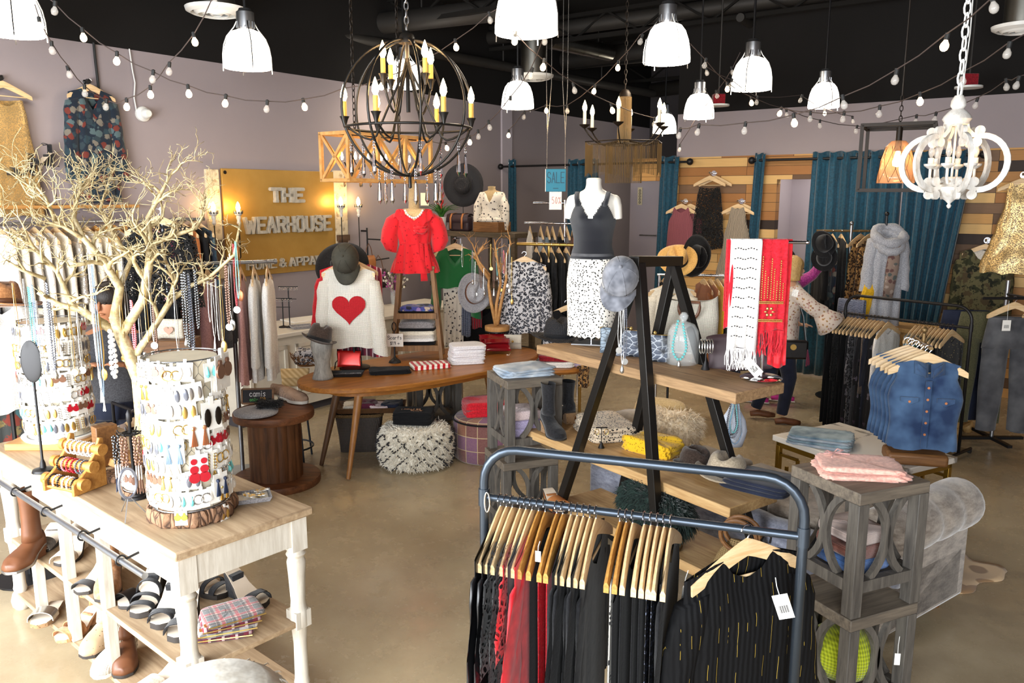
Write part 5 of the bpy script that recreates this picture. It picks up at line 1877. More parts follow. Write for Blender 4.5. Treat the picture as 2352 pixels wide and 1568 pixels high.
price_tag(2313,735,Ve((bx,by-.39,0)),Ve((0,1,0)),'white square price tag on the grey cropped jeans','paper',.07,.09,0,.16)
cp=GD(1955,530,8.75)
ct_=thing('garment_stand','brass T stand with leopard dresses in front of the teal curtains','stand',(cp.x,cp.y,0),dg(-6))
m=MB()
m.tube([(0,0,.02),(0,0,cp.z+.06)],.017,12)
m.build('post','steel',ct_)
m=MB()
m.tube([(-.36,0,cp.z),(.36,0,cp.z)],.013,10)
m.build('rail','old_brass',ct_)
m=MB()
m.ball((0,0,cp.z+.08),.025)
m.build('finial','steel',ct_)
m=MB()
m.lathe([(.001,0),(.25,0),(.25,.012),(.02,.03),(.001,.03)],24)
m.build('base','black_iron',ct_)
its=[]
for k,(px,mt,n_,lb,kw)in enumerate([(1885,'black_cloth','black_coat','black coat at the left end of the brass T stand',dict(L=.9,sleeve=(.55,.06,.05,.1))),(1908,'floral_dark','patterned_dress','dark patterned dress left of the leopard ones on the T stand',dict(L=.95)),(1928,'black_sheer','black_dress','sheer black dress left of the leopard dress on the T stand',dict(L=.9)),
(1972,'leopard_tan','leopard_dress','tan leopard print dress facing forward on the brass T stand',dict(L=.72,w=.2,d=.05,prof=TANK)),(1992,'leopard_tan','leopard_dress','tan leopard print dress right of the other one on the T stand',dict(L=.7,w=.19,d=.05,prof=TANK))]):
 its.append(dict(px=px,name=n_,mat=mt,label=lb,cat=n_.split('_')[-1],kw=kw,hl='wooden hanger on the brass T stand',hg='hangers on the T stand',turn=-.9 if px>1960 else 0))
fill((cp.x-.36*cos(.1),cp.y+.036),(cp.x+.36*cos(.1),cp.y-.036),cp.z+.014,its,None,.045,51)
hat('felt_black','floppy black felt hat hung left of the brass T stand',GD(1890,560,7.75),(dg(70),dg(8),dg(10)),(.1,.11,.1),.06,scale=.8)
hat('felt_black','black felt hat hanging below the floppy one',GD(1893,592,7.8),(dg(80),0,dg(-20)),(.09,.1,.1),.06,scale=.8)
rp=GD(1600,632,7.9)
rr_=thing('round_rack','chrome garment rack with rust and mustard dresses behind the A frame shelf','clothes rack',(rp.x,rp.y,0),dg(-12))
rz_=rp.z
m=MB()
m.tube([(-.38,0,rz_),(.42,0,rz_)],.014,10)
m.build('rail','chrome',rr_)
for x in(-.36,.4):
 m=MB()
 m.tube([(x,0,0),(x,0,rz_)],.014,10)
 m.build('post','chrome',rr_)
its=[]
for k,(f,mt,n_,lb,kw)in enumerate([(.1,'black_cloth','black_cardigan','black cardigan left on the chrome rack behind the cream bag',dict(L=.8,sleeve=(.5,.06,.05,.1))),(.2,'floral_black','print_dress','dark printed dress on the chrome rack behind the grey cap',dict(L=.95)),(.56,'rust_cloth','rust_dress','rust brown dress, left one on the chrome rack',dict(L=.98,sleeve=(.5,.06,.05,.1),d=.05)),(.64,'rust_cloth','rust_dress','rust brown dress, right one on the chrome rack',dict(L=.98,d=.04)),(.72,'mustard_cloth','mustard_dress','mustard yellow dress on the chrome rack',dict(L=.95,d=.03)),(.79,'black_star','dotted_dress','black dress with gold dots on the chrome rack',dict(L=.95)),(.85,'cream_cloth','cream_camisole','cream top among dresses on the chrome rack',dict(L=.5)),(.93,'denim_dark','navy_dress','slate navy dress at the right end of the chrome rack',dict(L=.95,d=.04)),(1.0,'forest_cloth','teal_blouse','dark teal top at the right end of the chrome rack',dict(L=.6))]):
 its.append(dict(f=f,name=n_,mat=mt,label=lb,cat=n_.split('_')[-1],kw=kw,hl='wooden hanger on the chrome rack behind the A frame',hg='hangers on the chrome rack',turn=.35))
ra=Ve((rp.x-.38,rp.y+.08))
rb=Ve((rp.x+.42,rp.y-.09))
fill(ra,rb,rz_+.016,its,None,.05,61)
q=GD(1545,634,7.3)
hanger(q,dg(-5),'wooden hanger holding the cream shirt behind the cream bag',None)
garment('cream_shirt','cream_cloth','cream button shirt hung facing forward behind the cream bag','shirt',q,dg(-5),None,w=.2,L=.62,sleeve=(.5,.065,.055,.12),d=.05,neck=(.08,.12))
t=thing('shirt_stand','black iron stand holding the cream shirt and two felt hats','stand',(q.x,q.y+.05,0))
m=MB()
m.tube([(0,0,.02),(0,0,q.z-.01),(0,-.08,q.z-.005)],.011,8)
m.build('post','black_iron',t)
m=MB()
m.lathe([(.001,0),(.2,0),(.2,.012),(.001,.03)],20)
m.build('base','black_iron',t)
h1_,h2_=GD(1553,600,7.45),GD(1596,588,7.55)
m=MB()
m.tube([(0,0,q.z-.02),(h1_.x-q.x,.1,h1_.z+.02)],.008,6)
m.tube([(0,0,q.z-.02),(h2_.x-q.x,.16,h2_.z)],.008,6)
m.build('hat_arm','black_iron',t)
hat('felt_tan','golden tan felt hat tilted above the cream shirt',h1_+Ve((0,-.05,.02)),(dg(40),dg(-12),0),(.095,.115,.11),.085,None,'black_cloth')
hat('felt_black','black felt hat with tan underbrim right of the golden tan hat',h2_+Ve((0,0,0)),(dg(95),dg(0),dg(30)),(.09,.11,.1),.09)
ba,bb=GD(1192,560,8.3),GD(1328,560,8.1)
br=thing('brass_rack','brass pipe rack with black tops left of the white mannequin','clothes rack',(ba.x,ba.y,0),yaw(ba,bb))
Lb=(Ve((bb.x,bb.y))-Ve((ba.x,ba.y))).length
m=MB()
m.tube([(-.02,0,ba.z),(Lb,0,ba.z)],.016,12)
m.build('rail','brass',br)
zl=GD(1300,675,8.1).z
m=MB()
m.tube([(Lb*.65,0,zl),(Lb*1.1,0,zl)],.014,12)
m.build('lower_rail','brass',br)
for x in(Lb*.5,Lb*1.05):
 m=MB()
 m.tube([(x,.03,0),(x,.03,ba.z)],.016,12)
 m.build('post','brass',br)
its=[]
for k,(f,mt,n_,lb)in enumerate([(.3,'black_cloth','black_tunic','black top right of the leopard blouse on the brass rack'),(.42,'black_cloth','black_tunic','black long top behind the brass post'),(.55,'black_sheer','black_tunic','sheer black top right of the brass post'),(.68,'black_cloth','black_sweater','black sweater near the right end of the brass rack'),(.8,'black_rib','black_sweater','black ribbed sweater at the right end of the brass rack'),(.95,'black_cloth','black_cardigan','black cardigan beside the white mannequin shoulder')]):
 its.append(dict(f=f,name=n_,mat=mt,label=lb,cat=n_.split('_')[-1],kw=dict(L=.62+.05*(k%2),sleeve=(.5,.06,.05,.1)),hl='wooden hanger on the upper brass rail',hg='hangers on the brass rack',turn=.5))
fill((ba.x,ba.y),(bb.x,bb.y),ba.z+.017,its,None,.06,71)
q=GD(1205,578,7.9)
hanger(q,dg(-4),'pale wooden hanger holding the grey leopard blouse',None)
garment('leopard_blouse','leopard_grey','grey leopard print blouse hung facing forward on the brass rack','blouse',q,dg(-4),None,w=.21,L=.72,sleeve=(.74,.07,.055,.12),d=.06,neck=(.07,.04),folds=(6,.016))
q=GD(1303,690,7.9)
hanger(q,dg(0),'pale wooden hanger on the lower brass rail',None)
garment('black_tee','black_cloth','black top hung on the lower brass rail beside the spotted skirt','top',q,dg(0),None,w=.2,L=.4,sleeve=(.3,.06,.05,.15),d=.05)
m=MB()
m.tube([(0,.19,-.012),(0,.0,-.012)],.01,8)
ca,cb=GD(1205,512,9.0),GD(1330,512,8.8)
cr_=thing('jeans_rack','chrome rack of hanging jeans under the sale sign','clothes rack',(ca.x,ca.y,0),yaw(ca,cb))
Lc=(Ve((cb.x,cb.y))-Ve((ca.x,ca.y))).length
for zz,x0,x1 in((ca.z,0,Lc),(ca.z+.22,.1,.45),(ca.z+.16,.5,Lc+.05)):
 m=MB()
 m.tube([(x0,0,zz),(x1,0,zz)],.012,10)
 m.build('rail','chrome',cr_)
for x in(.45,Lc):
 m=MB()
 m.tube([(x,.03,0),(x,.03,ca.z+.25)],.014,10)
 m.build('post','chrome',cr_)
for k,(f,mt,lb)in enumerate([(.1,'grey_pale','white plastic hangered pale top at the left of the jeans rack'),(.3,'denim_pale','pale blue jeans, first pair on the chrome jeans rack'),(.42,'denim_acid','acid blue jeans, second pair on the chrome jeans rack'),(.52,'denim_grey','grey jeans, third pair on the chrome jeans rack'),(.66,'black_cloth','black trousers on the chrome jeans rack'),(.78,'grey_cloth','grey trousers on the chrome jeans rack'),(.9,'rust_cloth','tan trousers at the right of the chrome jeans rack')]):
 p=Ve((ca.x,ca.y,0)).lerp(Ve((cb.x,cb.y,0)),f)
 p.z=ca.z+.012
 a=yaw(ca,cb)+pi/2+.4
 hanger(p,a,'clear clip hanger on the chrome jeans rack','clip hangers on the jeans rack','hanger_wood',.18,.008,True)
 if k==0:
  garment('pale_tunic',mt,lb,'top',p,a,None,w=.19,L=.7,d=.03)
 else:
  trousers('jeans' if 'jeans' in lb[:20]else 'trousers',mt,lb,p,a,None,w=.16,L=.9,seed=k,top=-.16,d=.02)
q=GD(1045,548,8.05)
hanger(q,dg(-3),'wooden hanger holding the green cardigan',None)
garment('green_cardigan','green_knit','emerald green cropped cardigan hung before the shelf unit','cardigan',q,dg(-3),None,w=.19,L=.4,sleeve=(.62,.06,.05,.1),d=.05,neck=(.08,.17),folds=(5,.01))
t=thing('cardigan_stand','slim chrome stand holding the green cardigan, scarves and grey hat','stand',(q.x+.05,q.y+.1,0))
m=MB()
m.tube([(0,0,.02),(0,0,q.z),(-.05,-.1,q.z+.005)],.009,8)
m.build('post','chrome',t)
m=MB()
m.lathe([(.001,0),(.17,0),(.17,.012),(.001,.025)],20)
m.build('base','chrome',t)
m=MB()
m.tube([(-.25,-.02,q.z-.5),(.3,-.02,q.z-.5)],.008,8)
m.build('cross_arm','chrome',t)
def drape(name,mat,label,p,w,L,rz=0.0,seed=1,fold=.03,cat='scarf',n=4,taper=0.0,fringe=0.0,thick=.012,top_r=.02,back=.8):
 """cloth hung over a rail: front and back panels; p is the rail point"""
 m=MB()
 ph=R_(seed).uniform(0,6)
 prof=[]
 K=24
 for k in range(K+1):
  f=k/K
  prof.append((-top_r-.004*sin(f*7+ph),-L*(1-f)))
 for k in range(1,8):
  a=pi*k/8
  prof.append((-top_r*cos(a),top_r*sin(a)))
 for k in range(K+1):
  f=k/K
  prof.append((top_r,-L*back*f))
 rings=[]
 for y,z in prof:
  s=min(1,-z/L)if z<0 else 0
  row,row2=[],[]
  for i in range(25):
   g=i/24
   x=(g-.5)*w*(1-taper*s)
   rip=fold*(.25+.75*s)*sin(2*pi*n*g+ph+s*1.5)
   row.append(Ve((x,y+rip*.5,z+.01*sin(5*g+ph)*s)))
  rings.append(row)
 m.loft(rings,closed=False)
 o=m.build(name,mat,None,p,rz,angle=180,solid=-.004)
 if fringe:
  f_=MB()
  r=R_(seed+1)
  for i in range(46):
   g=(i+.5)/46
   x=(g-.5)*w*(1-taper)
   y=-top_r+fold*.5*sin(2*pi*n*g+ph+1.5)
   l=fringe*r.uniform(.8,1.1)
   f_.tube([(x,y,-L+.005),(x+r.uniform(-.01,.01),y+r.uniform(-.008,.008),-L-l*.5),(x+r.uniform(-.02,.02),y+r.uniform(-.01,.01),-L-l)],.0022,4)
  f_.build('fringe',mat,o)
 return tag(o,label,cat)
drape('floral_scarf','floral_white','white leaf print scarf hanging below the green cardigan',Ve((q.x-.03,q.y+.08,q.z-.49)),.2,.62,0,3)
drape('brown_scarf','tribal','brown patterned scarf beside the grey felt hat',Ve((q.x+.1,q.y+.08,q.z-.49)),.09,.5,0,4)
drape('red_scarf','red_velvet','dark red scarf behind the grey felt hat',Ve((q.x+.21,q.y+.08,q.z-.49)),.1,.42,0,5)
hat('felt_grey','pale grey felt hat with brown band hung beside the red scarf',GD(1088,672,7.85),(dg(75),dg(20),dg(28)),(.1,.115,.11),.085,None,'leather_brown')
garment('dark_coat','black_cloth','black coat low behind the driftwood jewelry tree','coat',GD(1110,690,8.4),dg(20),None,w=.22,L=.6,sleeve=(.5,.06,.05,.1),d=.06)
garment('green_shirt','olive_cloth','dark olive shirt low behind the driftwood jewelry tree','shirt',GD(1150,680,8.6),dg(15),None,w=.2,L=.6,d=.06)
q=GD(2043,506,7.75)
t=thing('dress_stand','thin black pole stand holding the grey dress and checked scarf','stand',(q.x,q.y+.06,0),dg(-6))
m=MB()
m.tube([(0,0,.01),(0,0,q.z+.05)],.012,8)
m.ball((0,0,q.z+.06),.022)
m.build('pole','black_iron',t)
m=MB()
m.lathe([(.001,0),(.09,0),(.09,.012),(.001,.02)],20)
m.build('base','black_iron',t)
garment('grey_dress','felt_grey','pale grey sweater dress under a checked scarf, before the teal curtains','dress',q,dg(-6),None,w=.16,L=.98,d=.07,sleeve=(.5,.06,.06,.1),folds=(4,.02),seed=9)
t=thing('checked_scarf','grey and blush checked scarf looped over the pale grey dress','scarf',q,dg(-6))
m=MB()
m.tube([(.13*cos(a),-.02+.1*sin(a),-.14-.07*sin(a)*-1)for a in[2*pi*k/24 for k in range(24)]],[.045+.008*sin(5*k)for k in range(24)],10,True)
m.tube([(.11*cos(a),-.04+.1*sin(a),-.2+.09*sin(a))for a in[2*pi*k/24 for k in range(24)]],[.04+.008*sin(3*k)for k in range(24)],10,True)
m.build('loop','felt_grey',t,angle=180)
m=MB()
m.tube([(.03,-.13,-.22),(.02,-.12,-.45),(.0,-.11,-.75)],[.05,.06,.045],12,flat=.4,up=(0,1,0))
m.build('tail','boho',t,angle=180)
garment('mustard_skirt','mustard_cloth','mustard suede skirt slanting left of the pale grey dress','skirt',GD(2000,655,7.72),dg(-6),None,w=.06,L=.42,d=.03,neck=None,top=0,tilt=.22)
drape('navy_shawl','tribal','navy and white patterned shawl behind the left end of the black back rack',GD(1957,692,7.72),.26,.34,dg(-50),12,.02,'shawl')
for k in range(2):
 folded('folded_sweater','washed_grey',['blue grey folded knit on the middle shelf of the pine console','blue grey folded knit on the bottom shelf of the pine console'][k],'sweater',q0+Ve((.12,-.02,[.482,.112][k])),dg(-48),.2,.26,.12,2,210+k)
# ================================================================ GOODS ON TABLES AND SHELVES
def on_oval(px,py):
 return G(px,py,.751)
p=on_oval(742,868)
t=thing('hat_form','grey weathered wooden head form at the left end of the oval table','head form',p)
m=MB()
m.lathe([(.001,0),(.085,0),(.08,.02),(.062,.08),(.06,.13),(.075,.2),(.088,.27),(.08,.33),(.05,.375),(.001,.39)],24,sy=1.1)
m.build('head_block','grey_head',t,angle=180)
hat('felt_brown','dark brown trilby hat tilted on the grey wooden head',p+Ve((-.02,-.01,.315)),(dg(-4),dg(18),dg(15)),(.098,.11,.125),.045,None,'felt_black','trilby_hat')
def tray(p,rz,w,d,h,mat,label,inside=None,name='tray'):
 t=thing(name,label,'tray',p,rz)
 m=MB()
 rings=[]
 for(f,z)in((.86,0),(1,h),(.97,h),(.84,.006)):
  rings.append([Ve((x*w/2*f,y*d/2*f,z))for x,y in((-1,-1),(1,-1),(1,1),(-1,1))])
 m.loft(rings)
 m.build('tray_body',mat,t,bevel=.003,angle=30)
 if inside:
  m=MB()
  m.box(-w*.41,w*.41,-d*.41,d*.41,.006,.009)
  m.build('tray_lining',inside,t)
 return t
tray(on_oval(793,862),dg(4),.31,.15,.028,'black_iron','shallow black tray lined with snakeskin on the oval table front edge','snake_dark')
p=on_oval(800,846)
t=thing('easel_stand','black scrolled iron easel holding the red foil clutch','stand',p+Ve((0,.05,0)),dg(2))
for s in(-1,1):
 m=MB()
 m.tube([(s*.1,.04,0),(s*.1,.0,.12),(s*.095,-.005,.17),(s*.07,0,.185),(s*.06,0,.165)],.005,6)
 m.tube([(s*.1,.02,.06),(s*.11,-.04,.05),(s*.115,-.07,.0),(s*.105,-.075,.02)],.005,6)
 m.build('scroll_leg','black_iron',t)
m=MB()
m.tube([(-.1,.005,.1),(.1,.005,.1)],.005,6)
m.build('cross_bar','black_iron',t)
def clutch(name,mat,label,p,eul,w=.26,h=.16,d=.035,flap=0.0,cat='bag',chain=None,clasp=None,puff=.5,seed=1):
 t=thing(name,label,cat,p)
 t.rotation_euler=eul
 m=MB()
 rings=[]
 for k in range(9):
  f=k/8
  e=sqrt(max(0,1-(2*f-1)**2))*puff+(1-puff)*.6
  ww=w/2*(1-.03*sin(pi*f))
  rings.append([Ve((ww*sgn(cos(a))*abs(cos(a))**.35,d/2*e*sgn(sin(a))*abs(sin(a))**.7,h*f+.004*sin(3*a+seed)))for a in[2*pi*i/28 for i in range(28)]])
 m.loft(rings)
 m.build('bag_body',mat,t,angle=180)
 if flap:
  m=MB()
  rings=[]
  for k in range(8):
   f=k/7
   z=h-h*flap*f
   y=-d/2*(.75+.25*f)-.006
   rings.append([Ve((x*w/2*(1-.06*f*f),y-.004*(1-x*x),z+(.005 if f==0 else 0)))for x in[i/6-1 for i in range(13)]])
  m.loft(rings,closed=False)
  m.build('flap',mat,t,solid=.004)
 if clasp:
  m=MB()
  if clasp=='frame':
   m.tube([(-w/2,0,h*.98),(w/2,0,h*.98)],.006,8)
   m.ball((0,0,h+.012),.01,8,6)
  else:
   m.ball((0,-d/2-.012,h*(1-flap*.8)),.012,10,6)
  m.build('clasp','gold' if clasp!='silver' else 'silver',t)
 if chain:
  m=MB()
  m.tube([(x,y,z)for x,y,z in chain],.005,6)
  m.build('shoulder_strap','leather_brown' if chain is not True else mat,t)
 return t
clutch('clutch_bag','red_foil','shiny red clutch propped on the black iron easel',p+Ve((.01,-.015,.018)),(dg(-14),0,dg(3)),.2,.135,.02,0,'bag',puff=.3)
folded('folded_shawl','black_cloth','black ruffled top folded on the front edge of the oval table','top',on_oval(896,855),dg(12),.34,.2,.035,2,3,None,.06)
folded('striped_sweater','red_stripe','red and white striped sweater folded on the oval table','sweater',on_oval(988,843),dg(20),.34,.22,.04,2,4)
b0=on_oval(1070,832)
for k in range(5):
 folded('folded_tee','white_tee',['white folded tee, lowest of the white pile on the oval table','white folded tee second from the bottom of the pile','white folded tee in the middle of the pile','white folded tee second from the top of the pile','white folded tee topping the pile on the oval table'][k],'shirt',b0+Ve((.004*k,.01+.003*(k%2),.033*k)),dg(14+2*(k%3)),.31,.25,.032,2,7+k,'white tees piled on the oval table',0,0)
b0=on_oval(1140,812)
clutch('patent_bag','red_patent','dark red patent bag lying in front near the oval table right end',b0+Ve((.02,-.02,.03)),(dg(-62),0,dg(8)),.24,.15,.05,.5,'bag',puff=.8)
clutch('patent_bag','red_patent','dark red patent bag lying behind the other glossy red one',b0+Ve((-.02,.14,.04)),(dg(-60),0,dg(12)),.26,.15,.05,.5,'bag',puff=.8)
clutch('quilted_bag','white_rib','cream quilted bag at the right tip of the oval table',on_oval(1178,802)+Ve((0,.03,.0)),(dg(-12),0,dg(-6)),.17,.13,.06,.6,'bag',puff=.8,clasp='ball')
price_tag(1170,815,on_oval(1170,815)+Ve((0,.0,0)),Ve((0,1,0)),'small white tag lying beside the dark red patent bags','paper',.05,.04,.3,.02)
p=on_oval(907,832)
t=thing('price_sign','cream scarf price card on a cast iron stand before the ladder','sign',p)
m=MB()
m.lathe([(.001,0),(.055,0),(.05,.015),(.03,.03),(.012,.045),(.008,.06),(.006,.28),(.001,.285)],20)
m.build('iron_base','black_iron',t)
m=MB()
m.tube([(.03*cos(a)*.6,0,.32+.04*sin(a))for a in[2*pi*k/14 for k in range(14)]],.005,6,True)
m.build('finial','black_iron',t)
m=MB()
m.box(-.075,.08,-.014,-.009,.145,.26)
cd=m.build('card','paper',t)
for txt,x,z,h,w in(('Scarfs',-.055,.21,.03,.017),('$19 >',-.035,.16,.03,.016)):
 ls,wd=letters(txt,h,w,.004,.004,.0008)
 for l_ in ls:
  l_.build('lettering','ink',cd,(x,-.0142,z))
lp=on_oval(968,822)+OY*.05
lad=thing('ladder_shelf','brown wooden ladder shelf standing on the oval table under the red blouse','shelf',lp,dg(2))
LH=GD(968,617,lp.y).z-.751
for sx in(-1,1):
 for sy in(-1,1):
  m=MB()
  m.bar((sx*.22,sy*.15,0),(sx*.145,sy*.085,LH),.036,.024,(0,1,0))
  m.build('leg','ladder_wood',lad,bevel=.003)
m=MB()
m.box(-.17,.17,-.1,.1,LH,LH+.03)
m.build('top_step','ladder_wood',lad,bevel=.004)
for z,w in((LH*.16,.2),(LH*.52,.178)):
 m=MB()
 m.box(-w,w,-.125,.125,z-.02,z)
 m.build('shelf','ladder_wood',lad,bevel=.003)
 m=MB()
 m.box(-w,w,-.15,-.128,z-.045,z+.005)
 m.build('shelf_rail','ladder_wood',lad)
def at_lad(x,y,z):
 return lp+Ve((x,y,z))
for k,(mt,lab,hh)in enumerate([('black_cloth','black folded scarf at the bottom of the ladder shelf pile',.03),('white_cloth','white folded scarf in the ladder shelf pile',.03),('grey_pale','pale grey folded scarf above the white one in the ladder pile',.028),('cream_cloth','tan cream folded scarf below the black grey fringed one',.035),('black_cloth','black folded scarf under the fringed grey scarf',.025),('grey_cloth','fringed charcoal grey scarf topping the ladder shelf pile',.055)]):
 folded('folded_scarf',mt,lab,'scarf',at_lad(.0,-.01,LH*.16+[.001,.032,.063,.092,.128,.154][k]),0,.33,.2,hh,2,20+k,None,.01 if k<5 else .03,.1)
tray(at_lad(0,-.01,LH*.52),0,.34,.22,.02,'black_iron','black tray on the upper ladder shelf under the blue print scarf')
folded('printed_scarf','scarf_blue','blue and purple printed scarf heaped on the upper ladder tray','scarf',at_lad(0,-.01,LH*.52+.007),dg(4),.3,.18,.05,2,30,None,.07)
ff=thing('dress_form','tan linen dress form with a cone neck wearing the red blouse','mannequin',at_lad(-.01,0,LH+.03),dg(6))
m=MB()
m.loft(torso_rings([(z*.78,a*.86,b*.82)for z,a,b in TORSO if z<.66]),True,True)
m.build('torso','linen',ff,angle=180)
m=MB()
m.lathe([(.05,.5),(.046,.56),(.05,.58),(.03,.79),(.026,.8),(.001,.8)],20)
m.build('neck_cone','linen_dark',ff)
m=MB()
m.box(.06,.13,-.01,.0,.53,.64)
m.build('paper_tag','paper_cream',ff)
zs_=[-.06+.035*k for k in range(17)]
bl_=thing('red_blouse','bright red dotted ruffle blouse tied at the waist on the linen form','blouse',at_lad(-.01,0,LH+.03),dg(6))
BP=[(-.06,.2,.16),(0,.185,.15),(.1,.15,.12),(.2,.122,.098),(.26,.14,.115),(.36,.152,.125),(.42,.156,.11),(.47,.15,.092),(.5,.13,.075)]
m=MB()
rings=torso_rings(interp_prof(BP,[z for z in zs_ if z<=.5]),.006,-1,9,44,.02)
for j,r_ in enumerate(rings):
 for k,v_ in enumerate(r_):
  g=2*pi*k/44
  rp_=.012*(1 if v_.z>.2 else 1+(.2-v_.z)*4)*sin(9*g+v_.z*8)*(.5 if v_.z>.3 else 1)
  v_.x+=cos(g)*rp_
  v_.y+=sin(g)*rp_
  if v_.z>.38 and sin(g)<0 and abs(v_.x)<.1:
   v_.z-=(v_.z-.38)*(1-abs(v_.x)/.1)*.8
m.loft(rings,False,False)
m.build('bodice','red_dot',bl_,angle=180)
for s in(-1,1):
 m=MB()
 pts=[(s*.13,0,.45),(s*.18,-.005,.4),(s*.215,-.01,.3),(s*.225,-.02,.2),(s*.21,-.03,.13)]
 rings=[]
 for k in range(13):
  f=k/12*4
  a,b=Ve(pts[int(min(3,f))]),Ve(pts[int(min(3,f))+1])
  c=a.lerp(b,f-int(min(3,f)))
  rr=[.055,.075,.08,.088,.06][int(min(3,f))]*(1-(f-int(min(3,f))))+[.055,.075,.08,.088,.06][int(min(3,f))+1]*(f-int(min(3,f)))
  rings.append([c+Ve((rr*cos(q_)*.85,rr*sin(q_),.25*rr*s*cos(q_)))*(1+.05*sin(6*q_+f))for q_ in[2*pi*i/20 for i in range(20)]])
 if s<0:
  rings=[list(reversed(r_))for r_ in rings]
 m.loft(rings)
 m.build('sleeve','red_dot',bl_,angle=180)
m=MB()
rings=[]
for j in range(6):
 f=j/5
 row=[]
 for k in range(60):
  s_=k/59
  side=-1 if s_<.5 else 1
  g=abs(s_-.5)*2
  x=side*(.005+.145*min(1,g*1.1))*(1+.22*f)
  z=.36+.135*min(1,g*1.25)-.07*f-.01*f*sin(40*s_)
  y=-.128+.09*g**1.4-.028*f*(1-g*.4)-.006*sin(36*s_)*f
  row.append(Ve((x,y,z)))
 rings.append(row)
m.loft(rings,closed=False)
m.build('ruffle_collar','red_dot',bl_,solid=.003,angle=180)
m=MB()
m.lathe([(1.0,-.012),(1.05,0),(1.0,.012)],36,(0,0,.2),.13,.108)
for dx,ln in((.06,.33),(.1,.24)):
 m.loft([[Ve((dx+.02*f+x*(.012+.02*f),-.115-.02*sin(f*3)+.004*x,.2-ln*f))for x in(-1,-.3,.3,1)]for f in[i/8 for i in range(9)]],closed=False)
m.build('waist_sash','red_dot',bl_,angle=180,solid=.002)
m=MB()
for k in range(5):
 a=k*1.3
 m.lathe([(.004,0),(.03,.012),(.045,.03),(.04,.034),(.004,.01)],12,(.055+.025*cos(a),-.135+.012*sin(a),.3+.02*sin(a)))
m.build('flower_bow','red_dot',bl_,angle=180)
m=MB()
for k in range(11):
 a=pi*(.15+.7*k/10)
 m.ball((.085*-cos(a),-.06-.055*sin(a),.515-.09*sin(a)**1.5),.011,8,5)
nk=m.build('bead_necklace','bead_white',None,at_lad(-.01,0,LH+.03),dg(6))
tag(nk,'white bead necklace on the linen dress form above the red blouse','necklace')
p=on_oval(1137,800)+Ve((.02,.1,0))
zt_=GD(1137,758,p.y).z-.751
t=thing('plant_stand','small black wire stand under the driftwood jewelry tree','stand',p)
for k in range(4):
 a=pi/4+k*pi/2
 m=MB()
 m.tube([(.12*cos(a),.12*sin(a),0),(.1*cos(a),.1*sin(a),zt_-.01)],.005,6)
 m.build('leg','black_iron',t)
m=MB()
m.lathe([(.001,zt_-.012),(.12,zt_-.012),(.12,zt_),(.001,zt_)],24)
m.build('stand_top','black_iron',t)
def twigs(m,pts,rad,rnd,depth,length,up=.4,spread=.9,n=4,start=.35,nseg=4):
 """recursive twigs along a limb (list of Vectors)"""
 m.tube(pts,rad,6)
 if depth==0:
  return
 r0=rad[0]if isinstance(rad,list)else rad
 K=len(pts)-1
 for q in range(n):
  f=start+(1-start)*(q+rnd.random()*.8)/n
  f=min(f,.999)
  i=int(f*K)
  a,b=pts[i],pts[i+1]
  p=a.lerp(b,f*K-i)
  d=(b-a).normalized()
  e=(d*.7+Ve((rnd.uniform(-1,1),rnd.uniform(-1,1),rnd.uniform(-.6,1)+up))*spread).normalized()
  l=length*rnd.uniform(.55,1.15)
  r1=(rad[min(i,len(rad)-1)]if isinstance(rad,list)else rad)*.62
  c,path,rr=p,[p],[r1]
  for s in range(nseg):
   e=(e+Ve((rnd.uniform(-.6,.6),rnd.uniform(-.6,.6),rnd.uniform(-.5,.55)))).normalized()
   c=c+e*(l/nseg)
   path.append(c)
   rr.append(max(.0012,r1*(1-.75*(s+1)/nseg)))
  twigs(m,path,rr,rnd,depth-1,l*.6,up*.5,spread,max(2,(n+1)//2),.2,max(2,nseg-1))
tp=p+Ve((0,0,zt_))
tr=thing('jewelry_tree','tan driftwood jewelry tree on a round slice, right end of the oval table','jewelry tree',tp)
m=MB()
m.lathe([(.001,0),(.118,0),(.122,.02),(.12,.045),(.001,.045)],30,jit=lambda v:v*1.0)
m.build('slice_base','slice_wood',tr,angle=40)
m=MB()
rnd=R_(77)
def tl(px,py,dd=0.0):
 return GD(px,py,p.y+dd)-tp
for pts in([(1139,748),(1127,690),(1122,655),(1124,630),(1100,600),(1085,560),(1075,548)],[(1139,748),(1140,700),(1150,650),(1146,620),(1140,580),(1135,550)],[(1142,745),(1152,690),(1163,640),(1160,600),(1172,560),(1170,540)],[(1124,640),(1105,615),(1092,590),(1110,565)]):
 P=[tl(x,y,rnd.uniform(-.12,.12)*(k>2))for k,(x,y)in enumerate(pts)]
 twigs(m,P,[.02,.017,.014,.012,.009,.006,.004][:len(P)],rnd,2,.12,.5,.8,5,.5,3)
m.build('branches','tan_branch',tr,angle=180)
